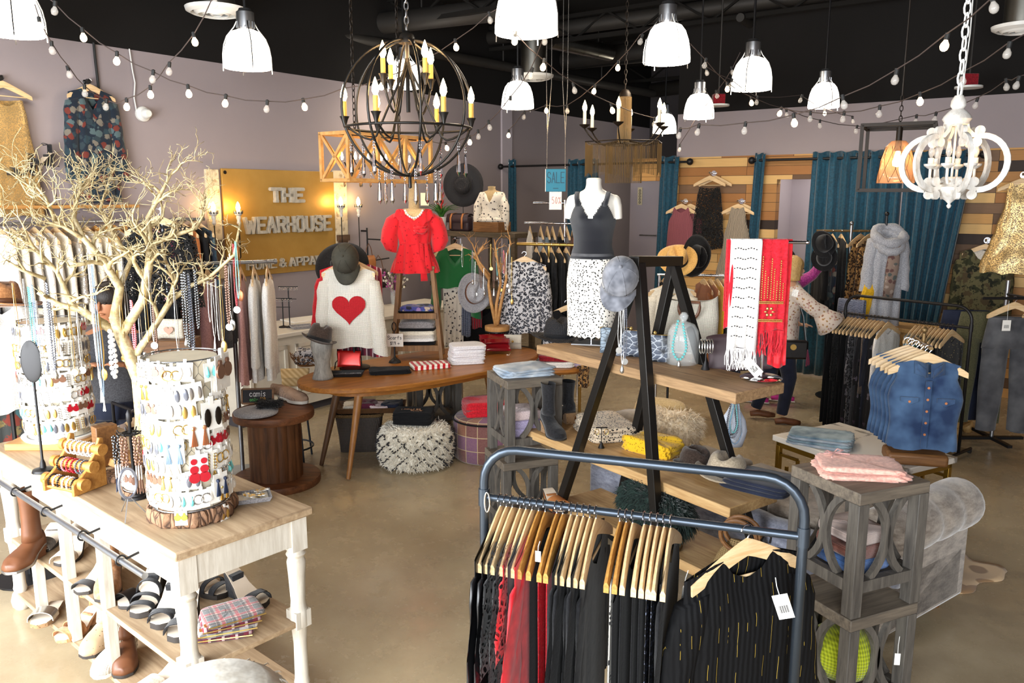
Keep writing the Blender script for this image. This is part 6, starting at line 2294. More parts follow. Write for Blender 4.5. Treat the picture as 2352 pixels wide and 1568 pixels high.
def necklace(top,length,width,mat,label,bead=0.0,pend=None,pmat='silver',strands_=1,group=None,thin=.0016,rz=0.0,seed=1,name='necklace',cat='necklace'):
 t=thing(name,label,cat,top,rz,group)
 r=R_(seed)
 for s in range(strands_):
  L=length*(1-.06*s)
  wd=width*(1-.2*s)
  pts=[]
  N=22
  for k in range(N+1):
   a=pi*k/N
   x=-wd/2*cos(a)*min(1,.25+1.1*sin(a))
   z=-L*sin(a)**.8
   pts.append(Ve((x,-.004-.003*s+.002*sin(3*a),z)))
  m=MB()
  if bead:
   m.tube(pts,.001,4)
   acc,last=0.0,pts[0]
   for q in pts[1:]:
    seg=(q-last).length
    while acc<=seg and seg>0:
     m.ball(last.lerp(q,acc/seg),bead,6,4)
     acc+=bead*2.1
    acc-=seg
    last=q
  else:
   m.tube(pts,thin,5)
  m.build('strand',mat,t)
 if pend:
  m=MB()
  if pend=='disc':
   m.tube([(0,-.006,-length-.018),(0,-.001,-length-.018)],.017,14)
  elif pend=='drop':
   m.lathe([(.001,.0),(.006,-.012),(.012,-.034),(.009,-.046),(.001,-.052)],10,(0,-.004,-length))
  elif pend=='tassel':
   for k in range(9):
    m.tube([(0,-.004,-length),(r.uniform(-.008,.008),-.004+r.uniform(-.006,.006),-length-.07)],.0014,4)
  elif pend=='leaf':
   m.ball((0,-.005,-length-.03),(.016,.004,.03),10,6)
  m.build('pendant',pmat,t)
 return t
rnd=R_(5)
for k,(px,py,ln,mt,pd)in enumerate([(1062,560,.22,'silver',None),(1085,575,.28,'bead_steel','drop'),(1092,600,.3,'silver','disc'),(1104,590,.3,'bead_brown',None),(1112,610,.24,'silver','drop'),(1128,560,.22,'gold','disc'),(1134,580,.34,'bead_brown','tassel'),(1142,570,.26,'bead_aqua','drop'),(1150,590,.3,'gold','disc'),(1157,575,.22,'bead_pink',None),(1164,580,.3,'silver','disc'),(1170,560,.42,'cream_cloth','leaf'),(1176,590,.4,'gold','leaf')]):
 necklace(GD(px,py,p.y-.03+rnd.uniform(-.08,.05)),ln,.02,mt,'%s necklace, %s from left on the driftwood tree of the oval table'%({'silver':'silver','bead_steel':'grey bead','bead_brown':'brown bead','gold':'gold','bead_aqua':'aqua bead','bead_pink':'pink bead','cream_cloth':'cream cord'}[mt],ordn[k]),.004 if 'bead' in mt else 0,pd,mt if mt in('silver','gold')else 'silver',1,'necklaces on the driftwood tree',seed=k)
q=(G(770,1045,0)+G(868,1042,0))/2+Ve((0,.2,0))
t=thing('wicker_basket','tall grey wicker basket under the left end of the oval table','basket',q,dg(5))
m=MB()
rings=[]
for z,f in((0,.84),(.15,.9),(.3,1),(.33,1.03),(.33,.96),(.02,.8)):
 rings.append([Ve((.2*f*sgn(cos(a))*abs(cos(a))**.3,.16*f*sgn(sin(a))*abs(sin(a))**.3,z))for a in[2*pi*i/40 for i in range(40)]])
m.loft(rings)
m.build('basket_body','wicker_grey',t,angle=180)
m=MB()
m.tube([(.205*sgn(cos(a))*abs(cos(a))**.3,.165*sgn(sin(a))*abs(sin(a))**.3,.33)for a in[2*pi*i/40 for i in range(40)]],.014,8,True)
m.build('rim','wicker_tan',t,angle=180)
tray(q+Ve((.1,0,.346)),dg(5),.62,.3,.05,'dark_leg_wood','long dark wooden tray of scarves on the grey wicker basket')
for k,(mt,lab,x)in enumerate([('cream_cloth','cream folded scarf at the left of the long dark tray',-.16),('plum_cloth','dark red fringed scarf on the long dark tray',-.02),('blush_cloth','blush pink scarf on the long dark tray',.09),('denim_dark','navy fringed scarf at the right of the long dark tray',.19)]):
 folded('tray_scarf',mt,lab,'scarf',q+Ve((.1+x,-.02+.02*(k%2),.354+.002*k)),dg(10-6*k),.16,.2,.05+.012*(k%2),2,40+k,None,.06)
bp=Ve((su.x,su.y+.1,.53*1.02+.005))
t=thing('wire_basket','round woven wire basket on the grey table beneath the oval table','basket',bp)
m=MB()
for k in range(20):
 a=2*pi*k/20
 m.tube([(r*cos(a+z*4),r*sin(a+z*4),z)for r,z in((.13,.004),(.17,.05),(.2,.1))],.003,4)
 m.tube([(r*cos(a-z*4),r*sin(a-z*4),z)for r,z in((.13,.004),(.17,.05),(.2,.1))],.003,4)
m.tube([(.2*cos(2*pi*k/30),.2*sin(2*pi*k/30),.1)for k in range(30)],.006,6,True)
m.tube([(.13*cos(2*pi*k/30),.13*sin(2*pi*k/30),.004)for k in range(30)],.004,6,True)
m.build('woven_wire','black_iron',t)
for k in range(3):
 folded('black_tee','black_cloth',['black folded tee at the bottom of the pile on the shaggy pouf','black folded tee in the middle on the shaggy pouf','black folded tee with copper script topping the shaggy pouf pile'][k],'shirt',PF+Ve((-.01,.0,.372+.034*k)),dg(-6+2*k),.33,.24,.033,2,50+k,'black tees on the shaggy pouf',0,0)
tee=bpy.data.objects['black_tee.003']if 'black_tee.003' in bpy.data.objects else None
tee=[o for o in bpy.data.objects if o.get('label','').startswith('black folded tee with copper')][0]
x0=-.1
for txt,z,h,w,xo in(("I won't Be",.045,.03,.017,-.1),('girls.',.0,.034,.02,-.02)):
 ls,wd=letters(txt,h,w,.003,.005,.0012,slant=.25)
 for l_ in ls:
  o=l_.build('print_lettering','print_copper',tee,(xo,z-.03,.0395))
  o.rotation_euler=(-pi/2+pi,0,0)
  o.rotation_euler=(dg(-90),0,0)
  o.location=(xo,z-.035,.0395)
  o.rotation_euler=(dg(-90),0,0)
  o.scale=(1,1,-1)
for k in range(2):
 folded('red_hoodie','red_cotton',['red folded hoodie at the bottom on the patchwork pouf','red hoodie with white lettering folded on the patchwork pouf'][k],'sweater',pp.location+Ve((-.03,-.02,.382+.06*k)),dg(14),.36,.28,.06,2,60+k,None,.03)
sp0=spool.location
t=thing('chalk_sign','small framed chalkboard sign about camis on the cable spool table','sign',(G(592,925,.585).x,G(592,925,.585).y,.582),dg(6))
t.rotation_euler=(dg(-12),0,dg(6))
m=MB()
m.box(-.12,.12,-.008,.004,0,.115)
m.build('slate','slate',t)
m=MB()
for a,b in(((-.12,0),(.12,0)),((-.12,.115),(.12,.115)),((-.12,0),(-.12,.115)),((.12,0),(.12,.115))):
 m.bar((a[0],-.004,a[1]),(b[0],-.004,b[1]),.014,.014)
m.build('frame','wooden_dark',t)
for txt,z,h,w,mt,xo in(('camis',.055,.045,.022,'chalk',-.062),('only',.018,.026,.013,'chalk_green',-.06),('$10',.022,.024,.012,'chalk_gold',.02)):
 ls,wd=letters(txt,h,w,.005,.0042,.0008)
 for l_ in ls:
  l_.build('chalk_lettering',mt,t,(xo,-.0085,z))
qq=G(590,950,.585)
t=thing('hat_tray','flat grey felt beret lying under the chalkboard sign','hat',(qq.x,qq.y-.02,.582))
m=MB()
m.lathe([(.001,0),(.11,0),(.16,.012),(.165,.03),(.13,.045),(.001,.05)],32)
m.build('crown','felt_grey',t,angle=180)
t.name='felt_beret'
m=MB()
rnd=R_(9)
strands(m,[(Ve((rnd.uniform(-.09,.09),rnd.uniform(-.04,.04),rnd.uniform(0,.05))),Ve((rnd.uniform(-1,1),rnd.uniform(-1,1),rnd.uniform(0,1))).normalized())for k in range(900)],.04,.002,4)
m.ball((0,0,.025),(.1,.05,.03),12,8)
fo=m.build('fur_headband','fur_black',None,(qq.x+.1,qq.y+.01,.635))
tag(fo,'black fluffy fur headband before the blush sneakers','headband')
for k,(px,py,rz)in enumerate([(700,925,62),(672,922,66)]):
 g=G(px,py,.582)
 shoe('sneaker',['blush knit sneaker at the right rim of the cable spool','blush knit sneaker leaning left of the other one on the spool'][k],(g.x-.2,g.y+.08+.07*k,.582+.004),dg(rz),0.012,.024,'blush_mesh','sole_white',L=.26)
g=G(672,893,.582)
clutch('quilted_clutch','quilt_gold','pale gold quilted clutch standing behind the blush sneakers',(g.x,g.y+.1,.582),(dg(-12),0,dg(6)),.24,.15,.06,.55)
t=thing('twig_basket','dark twig bowl basket with a patterned scarf behind the gold clutch','basket',(g.x+.0,g.y+.52,.75-.09))
bz=.0
t.location=on_oval(690,862)
m=MB()
rnd=R_(4)
for k in range(90):
 a=rnd.uniform(0,2*pi)
 b=a+rnd.uniform(-.9,.9)
 z1,z2=rnd.uniform(.01,.1),rnd.uniform(.02,.12)
 m.tube([((.09+.5*z1)*cos(a),(.09+.5*z1)*sin(a),z1),((.1+.5*(z1+z2)/2)*cos((a+b)/2),(.1+.5*(z1+z2)/2)*sin((a+b)/2),(z1+z2)/2),((.09+.5*z2)*cos(b),(.09+.5*z2)*sin(b),z2)],.003,4)
m.lathe([(.001,.002),(.09,.002),(.1,.02)],20)
m.build('twig_weave','wooden_dark',t)
t.location=Ve((g.x+.02,g.y+.38,.66))
t.location=on_oval(722,848)+Ve((-.1,.18,0))
folded('knit_scarf','leopard_grey','black and white patterned scarf heaped in the twig basket','scarf',t.location+Ve((0,0,.02)),0,.2,.17,.12,2,70,None,.06)
ctop=Ve((sc.x+.02,sc.y+.01,1.063))
for k in range(3):
 folded('denim_shorts','denim_pale',['pale frayed denim shorts at the bottom of the pile on grey tables','pale frayed denim shorts in the middle of the grey table pile','pale frayed denim shorts topping the stacked grey tables'][k],'shorts',ctop+Ve((.0,.0,.017*k)),c_rz+dg(8*k-6),.36,.27,.017,1,80+k,'pale denim shorts on the stacked grey tables',.05)
for k,mt in enumerate(('lilac_cloth','lilac_cloth','blush_cloth')):
 folded('folded_sweater',mt,['lilac folded sweater lowest inside the grey side table','lilac folded sweater in the middle inside the grey side table','blush folded sweater topmost inside the grey side table'][k],'sweater',Ve((sc.x+.01,sc.y,.532+.137+.055*k)),c_rz,.24,.22,.054,1,90+k)
rtop=Ve((sr.x,sr.y,1.063))
folded('ruffled_shorts','pink_jersey','pink ruffled shorts lying below the other pink ruffled pair','shorts',rtop,s_rz-dg(30),.36,.24,.022,1,95,None,.07)
folded('ruffled_shorts','pink_jersey','pink ruffled shorts with tie topmost on the stacked grey tables','shorts',rtop+Ve((.005,.01,.024)),s_rz-dg(34),.33,.22,.02,1,96,None,.06)
m=MB()
for s in(-1,1):
 m.tube([(.0,.02,0),(s*.03,.03,.012),(s*.055,.02,.004),(s*.03,.01,.008),(0,.015,.002),(s*.05,-.02,.0)],.003,5)
tag(m.build('drawstring','pink_cloth',None,rtop+Ve((-.06,.09,.05)),s_rz),'pink drawstring bow on the top ruffled shorts','drawstring')
sw0=Ve((sr.x,sr.y,.532+.137))
for k,(mt,lab,h_)in enumerate([('rib_blue','bright blue ribbed sweater folded lowest in the right grey table',.06),('rib_brown','rust brown ribbed sweater folded above the blue one',.06),('rib_pink','pale pink ribbed sweater folded on top inside the right grey table',.05)]):
 folded('ribbed_sweater',mt,lab,'sweater',sw0+Ve((0,0,[0,.062,.124][k])),s_rz,.24-.01*k,.24,h_,1,100+k,None,0,.8)
m=MB()
m.ball((0,0,.13),(.16,.15,.13),24,14)
b_=m.build('knit_pillow','lime_knit',None,(sr.x-.02,sr.y-.02,.137))
b_.scale=(.95,.95,.95)
tag(b_,'lime green cable knit beanie bundle on the lowest grey table shelf','pillow')
price_tag(2062,1500,G(2062,1530,.35),Ve((0.1,1,0)).normalized(),'white hang tag tied on the lower right grey side table','paper',.022,.05,0,.07)
g0=G(1885,1018,.601)
for k in range(4):
 folded('denim_shorts','denim_acid' if k%2 else 'denim_pale',['blue denim shorts lowest of four on the marble table','blue denim shorts second from the bottom on the marble table','blue denim shorts third from the bottom on the marble table','frayed blue denim shorts topmost on the marble table'][k],'shorts',g0+Ve((.004*k,.01*k,.016*k)),M_RZ+dg(28+3*k),.4,.26,.016,1,110+k,'denim shorts on the marble table',.05)
g1=G(2095,1062,.601)
vz=GD(2120,790,g1 .y+.02).z
vs=thing('vest_stand','wooden block T stand holding denim vests on the marble table','stand',(g1 .x+.02,g1 .y+.02,.601),dg(-14))
m=MB()
m.box(-.17,.17,-.1,.1,0,.075)
m.build('block_base','wooden_dark',vs,bevel=.02)
m=MB()
m.tube([(0,.03,.07),(0,.03,vz-.6+.06)],.012,10)
m.build('post','old_brass',vs)
m=MB()
m.tube([(-.0,.22,vz-.6),(0,-.16,vz-.6)],.011,10)
m.ball((0,.03,vz-.6+.08),.02)
m.build('cross_arm','old_brass',vs)
vr=Matrix.Rotation(dg(-14),3,'Z')
for k in range(6):
 y=-.12+.05*k
 q=Ve((g1 .x+.02,g1 .y+.02,vz+.013))+vr@Ve((-.012*k,y,0))
 hanger(q,dg(-14)+.06*(k%2)-(.25 if k>2 else 0),'pale wooden hanger on the denim vest stand','hangers on the denim vest stand')
 v_=garment('denim_vest','denim_blue',['blue denim vest facing front, foremost on the block stand','blue denim vest second from the front on the block stand','blue denim vest third from the front on the block stand','blue denim vest fourth from the front on the block stand','blue denim vest fifth from the front on the block stand','blue denim vest hindmost on the block stand'][k],'vest',q,dg(-14)+.06*(k%2)-(.25 if k>2 else 0),'denim vests on the block stand',w=.2,L=.53,d=.018 if k else .05,prof=[(0,.98,1.1),(.3,.92,1),(.62,1.02,1),(.7,.98,.9),(.84,.82,.8),(1,.88,.3)],neck=(.075,.1),slope=.3,folds=(4,.006),ragged=.008)
 if k==0:
  m=MB()
  for s in(-1,1):
   m.loft([[Ve((s*(.02+.05*f),-.05-.012*(1-f),-.135+.04*f-g_))for g_ in(0,.05-.01*f)]for f in(0,.5,1)],closed=False)
   m.loft([[Ve((s*(.008+.072*f),-.035-.022*g_,-.105+.0*f-.075*g_+.02*f))for g_ in(0,.5,1)]for f in(0,.5,1)],closed=False)
  m.build('collar','denim_blue',v_,solid=.004)
  for s in(-1,1):
   m=MB()
   m.prism([(s*.05,-.3),(s*.145,-.3),(s*.145,-.325),(s*.0975,-.345),(s*.05,-.325)][::s],-.066,-.058)
   m.build('pocket_flap','denim_blue',v_)
  m=MB()
  m.box(-.017,.017,-.062,-.056,-.6,-.2)
  m.build('button_placket','denim_blue',v_)
  for z in(-.24,-.31,-.38,-.45,-.52):
   m=MB()
   m.tube([(0,-.0655,z),(0,-.062,z)],.0075,10)
   m.build('button','copper',v_)
  for s in(-1,1):
   m=MB()
   m.tube([(s*.0975,-.07,-.325),(s*.0975,-.066,-.325)],.0075,10)
   m.build('button','copper',v_)
def up(px,py):
 return G(px,py,1.291)
def mid(px,py):
 return G(px,py,.721)
hat('straw_black','wide black straw hat lying at the left end of the upper plank',up(1285,778)+Ve((0,.06,.006)),(0,0,dg(10)),(.1,.12,.12),.085,None,'black_cloth','straw_hat')
mp=up(1352,790)+Ve((.02,.05,0))
mq=thing('mannequin_torso','glossy white headless mannequin torso on the upper plank','mannequin',mp,dg(-14))
MZ=(GD(1390,408,mp.y).z-1.291)/.85-.745
mq.scale=(.85,)*3
m=MB()
m.loft(torso_rings(TORSO),True,True)
rt=Matrix.Translation((0,0,MZ))
for v_ in m.v:
 v_.z+=MZ
for s in(-1,1):
 c=Ve((s*.155,0,MZ+.565))
 m.ball(c,(.045,.052,.06),14,10)
 m.tube([(s*.158,.0,MZ+.55),(s*.172,-.0,MZ+.45)],[.048,.04],14)
m.build('torso','mannequin',mq,remesh=.008)
m=MB()
m.tube([(0,.02,.004),(0,.02,MZ+.05)],.011,10)
m.build('pole','chrome',mq)
m=MB()
m.box(-.13,.13,-.12,.12,0,.008)
m.build('base_plate','steel',mq)
BZ=MZ
tk=thing('tank_top','navy black ribbed tank top on the white mannequin torso','tank top',mp,dg(-14))
tk.name='ribbed_tank'
tk.scale=(.85,)*3
m=MB()
zs_=[.17+.024*k for k in range(20)]
rings=[]
zs_=[.17+.0115*k for k in range(42)]
pr=interp_prof(TORSO,zs_)
for z,a,b in pr:
 q=torso_rings([(z,a,b)],.009,-1,9,120)[0]
 rings.append(q)
keep=[]
for j,q in enumerate(rings):
 z=pr[j][0]
 for k,v_ in enumerate(q):
  rip=.004*sin(9*z*10)if z<.3 else 0
  v_.x*=1+rip*3
  v_.z+=BZ
 keep.append(q)
ib=[[m.vert(v_)for v_ in q]for q in keep]
def covered(x,z,front):
 z-=BZ
 if z<.455:
  return True
 ax=abs(x)
 lo=.05+(z-.455)*.62 if front else .045+(z-.5)*.7
 hi=.165-(z-.44)*.42
 if front:
  top=.455
  return(ax>(z-.44)*.6 and ax<hi)if z<.64 else False
 return ax>max(0,(z-.5))*.8 and ax<hi
for j in range(len(ib)-1):
 for k in range(120):
  k2=(k+1)%120
  c=(m.v[ib[j][k]]+m.v[ib[j][k2]]+m.v[ib[j+1][k]]+m.v[ib[j+1][k2]])/4
  if covered(c.x,c.z,c.y<0):
   m.f.append((ib[j][k],ib[j][k2],ib[j+1][k2],ib[j+1][k]))
m.build('knit_body','navy_rib',tk,angle=180,solid=.006)
for s in(-1,1):
 m=MB()
 m.loft([[Ve((s*x+o*.016,y,z+BZ))for o in(-1,1)]for x,y,z in((.098,-.118,.545),(.108,-.1,.6),(.112,-.07,.632),(.112,-.03,.648),(.108,.02,.645),(.1,.07,.62),(.09,.1,.57))],closed=False)
 m.build('strap','navy_rib',tk,solid=.008,angle=180)
sk=thing('spotted_skirt','white and black spotted skirt on the mannequin torso','skirt',mp,dg(-14))
sk.scale=(.85,)*3
m=MB()
rings=[]
for k in range(14):
 f=k/13
 z=BZ+.2-(.2+MZ-.06)*f
 e=min(1,f*3)**.7
 a=.152+.036*e-.008*f
 b=.117+.03*e-.008*f
 rings.append([Ve((a*cos(g)+.004*sin(7*g+4*f),b*sin(g)+.006*sin(6*g+3*f)*f,z+(.008*sin(23*g)if k==13 else 0)))for g in[2*pi*i/48 for i in range(48)]])
m.loft(rings[::-1],False,False)
m.build('skirt_body','dalmatian',sk,angle=180)
m=MB()
m.lathe([(1.0,-.018),(1.03,0),(1.0,.018)],48,(0,0,BZ+.19),.154,.119)
m.build('waistband','denim_grey',sk)
cp_=Ve(ppt(*apx['front']))if False else PO+PX*apx['front'].x+PY*apx['front'].y+Ve((0,0,apx['front'].z))
cap('washed_grey','washed grey denim cap hooked over the A frame left corner',GD(1425,640,cp_.y-.04),(dg(58),dg(10),dg(-14)),None,None,'baseball_cap',1.06)
for k,(px,py,ln,mt,pd)in enumerate([(1424,700,.22,'silver','disc'),(1432,705,.3,'silver','drop'),(1438,700,.28,'bead_steel','disc')]):
 necklace(GD(px,py,cp_.y-.03),ln,.02,mt,['silver necklace with disc, left below the grey cap','long silver necklace with drop under the grey cap','grey bead necklace right below the grey cap'][k],.004 if 'bead' in mt else 0,pd,'silver',seed=k)
for k,(px,py,mt,lab,w_,dz)in enumerate([(1412,812,'snake_blue','pale blue snakeskin box clutch left of the A frame leg',.17,0),(1450,820,'snake_dark','dark snakeskin box clutch behind the A frame leg',.17,0),(1505,832,'snake_dark','dark snakeskin box clutch in front of the cream bag',.17,0)]):
 clutch('box_clutch',mt,lab,up(px,py)+Ve((0,.03,0)),(0,0,dg(-10)),w_,.15,.05,0,clasp='frame',puff=.15)
g=up(1535,812)+PY*.17
t=thing('tote_bag','cream canvas tote bag with brown D shaped handles on the upper plank','bag',g,dg(-16))
m=MB()
rings=[]
for z,w_,d_2 in((0,.15,.055),(.03,.165,.06),(.2,.17,.055),(.32,.16,.03)):
 rings.append([Ve((w_*sgn(cos(a))*abs(cos(a))**.4,d_2*sgn(sin(a))*abs(sin(a))**.6,z+(.035*abs(cos(a))**2-.02 if z>.3 else 0)))for a in[2*pi*i/36 for i in range(36)]])
m.loft(rings,True,False)
m.build('canvas_body','white_rib',t,angle=180)
m=MB()
pts=[(-.055,-.066,.3),(.055,-.066,.3)]+[(.055*cos(a),-.068,.25+-.06*sin(a))for a in[pi*k/8 for k in range(9)]]
m.tube([(-.06,-.066,.27)]+[(-.06,-.066,.3),(.06,-.066,.3)]+[(.06*cos(a),-.068,.27-.075*sin(a))for a in[pi*k/10 for k in range(10)]],.009,8,True)
m.build('handle','leather_brown',t)
g=up(1572,838)+Ve((0,.06,0))
t=thing('glass_cloche','clear glass bell jar with a beaded necklace beside the cream bag','cloche',g)
m=MB()
m.lathe([(.085,0),(.085,.14),(.08,.18),(.06,.215),(.02,.23),(.012,.235),(.02,.25),(.022,.265),(.012,.28),(.001,.282)],32)
m.build('glass_dome','clear_glass',t,angle=180,solid=-.003)
nn=necklace(g+Ve((-.04,-.1,.25)),.21,.1,'bead_aqua','aqua and pearl bead necklace draped on the glass cloche',.008,'drop','silver',1,seed=9)
g=up(1622,850)+Ve((0,.02,0))
t=thing('bangle_stand','small black T stand of silver bangles on the upper plank','stand',g)
m=MB()
m.lathe([(.001,0),(.024,0),(.004,.05),(.004,.15),(.001,.152)],14)
m.tube([(-.035,0,.15),(.035,0,.15)],.006,8)
m.build('stand_body','black_iron',t)
for k in range(5):
 m=MB()
 m.tube([(-.028+.014*k,.032*cos(a),.125+.038*sin(a))for a in[2*pi*i/22 for i in range(22)]],.003,6,True)
 tag(m.build('bangle','silver',None,g),'thin silver bangle on the small black T stand','bangle','bangles on the small black stand')
clutch('plum_clutch','leather_plum','large dark plum leather clutch leaning on the upper plank',up(1672,856)+PY*.1,(dg(-16),dg(-10),dg(-26)),.34,.2,.05,0,puff=.4)
price_tag(1712,825,up(1700,870)+Ve((0,-.03,0)),Ve((0,1,0)),'large white paper tag on the plum leather clutch','paper',.05,.11,-.75,.1)
g=up(1752,873)+Ve((0,.03,0))
SZ=GD(1790,556,g.y).z-1.291
ss=thing('scarf_stand','chrome T bar stand on the right of the upper plank holding scarves','stand',g,dg(-6))
m=MB()
m.lathe([(.001,0),(.1,0),(.105,.008),(.09,.016),(.001,.018)],32)
m.build('base','chrome',ss)
m=MB()
m.tube([(0,0,.01),(0,0,SZ)],.009,10)
m.build('pole','chrome',ss)
x0,x1=GD(1690,553,g.y).x-g.x,GD(1852,557,g.y).x-g.x
m=MB()
m.tube([(x0,0,SZ),(x1,0,SZ)],.008,10)
m.ball((x1,0,SZ),.011,8,6)
m.build('bar','chrome',ss)
def sx_(px):
 return GD(px,556,g.y)
zb_=1.291+SZ
s1=drape('white_scarf','white_cloth','white scarf with gold bead rows on the chrome T stand',Ve((sx_(1712).x,g.y-.012,zb_)),.15,.53,dg(-6),2,.018,taper=.05,fringe=.1,n=3,top_r=.014)
s2=drape('red_scarf','red_cotton','red scarf with gold bead embroidery on the chrome T stand',Ve((sx_(1772).x,g.y-.012,zb_)),.15,.44,dg(-6),5,.016,fringe=.12,n=3,top_r=.014)
drape('red_scarf','red_cotton','plain red scarf at the left of the white beaded scarf',Ve((sx_(1684).x,g.y+.0,zb_)),.06,.42,dg(-6),6,.012,n=2,top_r=.012)
drape('red_scarf','red_satin','plain red scarf hanging longest behind the gold embroidered red scarf',Ve((sx_(1800).x,g.y+.012,zb_)),.09,.62,dg(-6),7,.014,n=2,top_r=.012)
m=MB()
for r_ in range(10):
 z=-.03-.048*r_
 for k in range(9):
  m.ball((-.053+.0125*k,-.028-.006*sin(k),z+.004*sin(k*1.3)),(.0045,.003,.003),6,4)
m.build('bead_rows','bronze',s1)['kind']='stuff'
m=MB()
for c,(zt2,zb2)in enumerate([(-.17,-.28),(-.07,-.28),(-.14,-.28),(-.17,-.28),(-.08,-.28),(-.13,-.28),(-.19,-.28),(-.09,-.28),(-.2,-.28)]):
 z=zt2
 while z>zb2:
  m.ball((-.058+.0145*c,-.027,z),(.0035,.003,.0045),6,4)
  z-=.011
for z in(-.29,-.298,-.38,-.388):
 for k in range(22):
  m.ball((-.062+.0059*k,-.027,z),(.003,.003,.004),6,4)
for k in range(6):
 a=pi/3*k
 m.ball((.018*cos(a),-.027,-.34+.018*sin(a)),(.004+.005*abs(cos(a)),.003,.004+.005*abs(sin(a))),6,4)
o=m.build('bead_embroidery','gold',s2)
price_tag(1828,665,g,Ve((0,1,0)),'small grey woven tag on the long plain red scarf','grey_pale',.03,.035,.2,.01)
g=mid(1345,1005)+PY*.15
for k in range(3):
 folded('spotted_trousers','dalmatian_beige',['spotted beige trousers lowest of three on the middle plank','spotted beige trousers between two others on the middle plank','spotted beige trousers topmost of three on the middle plank'][k],'trousers',g+Ve((.01*k,.005*k,.03*k)),P_RZ+dg(70),.3,.42,.03,1,120+k,'spotted trousers on the middle plank',.015,.4)
t=thing('earring_stand','tiny black T stand with earrings before the spotted trousers','stand',mid(1381,1028))
m=MB()
m.lathe([(.001,0),(.02,0),(.0025,.04),(.0025,.125),(.001,.126)],12)
m.tube([(-.035,0,.125),(.035,0,.125)],.004,6)
m.build('stand_body','black_iron',t)
for s in(-1,1):
 m=MB()
 m.tube([(s*.028+.012*cos(a),-.004,.1+.017*sin(a))for a in[2*pi*i/16 for i in range(16)]],.002,5,True)
 m.build('earring','gold',t)
g=mid(1465,1045)+PY*.12
folded('mustard_scarf','mustard_lace','mustard yellow lace scarf piled on the middle plank','scarf',g,P_RZ+.2,.34,.2,.085,2,130,None,.06)
hat('felt_brown','dark brown felt hat resting on the middle plank beside the mustard scarf',mid(1562,1075)+PY*.12+Ve((0,0,.006)),(0,0,dg(30)),(.09,.105,.1),.04,None,None,scale=.9)
hat('felt_taupe','taupe two tone felt hat with black band on the middle plank',mid(1638,1100)+PY*.1+Ve((0,0,.008)),(dg(-8),dg(6),dg(-40)),(.105,.125,.11),.06,None,'felt_black')
for k in range(3):
 folded('black_trousers','denim_dark',['black folded trousers lowest at the right of the middle plank','black folded trousers in the middle at the right plank end','black folded trousers topmost at the right of the middle plank'][k],'trousers',mid(1705,1130)+PY*.13+Ve((.012*k,-.006*k,.02*k)),P_RZ+dg(14),.36,.26,.02,1,140+k,'black trousers on the middle plank',.01,.2)
for k,(px,py,rz)in enumerate([(1222,995,25),(1262,985,200)]):
 g=mid(px,py)+PY*(.1+.08*k)
 shoe('boot',['black suede sock boot at the left end of the middle plank','second black suede boot with stacked heel on the middle plank'][k],g,dg(rz),.08,.008,'suede_black','sole_dark','cork',shaft=.2-.04*k)
bst=mid(1618,1040)+PY*.25
t=thing('necklace_bust','pale blue papier mache necklace bust with a knob top','bust',bst,dg(-20))
t.scale=(.82,)*3
m=MB()
rings=torso_rings([(0,.07,.05),(.05,.085,.055),(.12,.1,.06),(.2,.085,.055),(.26,.05,.045),(.31,.028,.028),(.36,.026,.026),(.385,.03,.03)],0,-1,9,24,0)
m.loft(rings)
m.ball((0,0,.415),(.027,.027,.033),12,8)
m.build('bust_form','papier',t,angle=180)
for k,(mt,ln,wd,bd)in enumerate([('bead_black',.24,.09,.007),('bead_steel',.26,.11,.006),('bead_aqua',.22,.07,.006),('silver',.29,.13,0),('bead_blue',.3,.12,.005),('silver',.27,.1,0)]):
 necklace(bst+Ve((-.025+.004*k,-.052-.006*k,.28)),ln,wd,mt,['black bead necklace on the pale blue bust','steel bead necklace on the pale blue bust','aqua bead necklace innermost on the pale blue bust','wide silver chain on the pale blue bust','light blue bead necklace lowest on the pale blue bust','inner silver chain on the pale blue bust'][k],bd,None,'silver',1,rz=dg(-16),seed=k).scale=(.82,)*3
def cushion(name,mat,label,p,w,h,d,eul,fur=0,seed=1,cat='cushion',base=None):
 t=thing(name,label,cat,p)
 t.rotation_euler=eul
 m=MB()
 rings=[]
 for k in range(13):
  f=-1+2*k/12
  e=(1-abs(f)**2.6)**.6
  rings.append([Ve((w/2*sgn(cos(a))*abs(cos(a))**.5*(1-.25*abs(f)**2*1.4),d/2*f,h/2*sgn(sin(a))*abs(sin(a))**.5*(1-.25*abs(f)**2*1.4)))for a in[2*pi*i/28 for i in range(28)]])
 m.loft(rings)
 m.build('cushion_body',base or mat,t,angle=180)
 if fur:
  r=R_(seed)
  pts=[]
  for k in range(fur):
   a=r.uniform(0,2*pi)
   f=r.uniform(-1,1)
   sc_=1-.35*abs(f)**2
   if r.random()<.5:
    p_=Ve((w/2*sgn(cos(a))*abs(cos(a))**.5*sc_,d/2*f,h/2*sgn(sin(a))*abs(sin(a))**.5*sc_))
   else:
    p_=Ve((r.uniform(-.42,.42)*w,(d/2)*sgn(f)*.92,r.uniform(-.42,.42)*h))
   pts.append((p_,Ve((p_.x/w,p_.y/d,p_.z/h)).normalized()))
  m=MB()
  strands(m,pts,.05,.0028,seed+1,.5,.5)
  o=m.build('fur_pile',mat,t)
  o['kind']='stuff'
 return t
cushion('fur_cushion','fur_cream','cream long fur cushion on the sofa behind the mustard scarf',GD(1538,1000,5.2),.4,.34,.15,(dg(-20),0,dg(-25)),3600,3)
cushion('tan_cushion','linen','tan cushion behind the cream fur cushion on the sofa',GD(1515,968,5.45),.4,.34,.14,(dg(-18),0,dg(-30)))
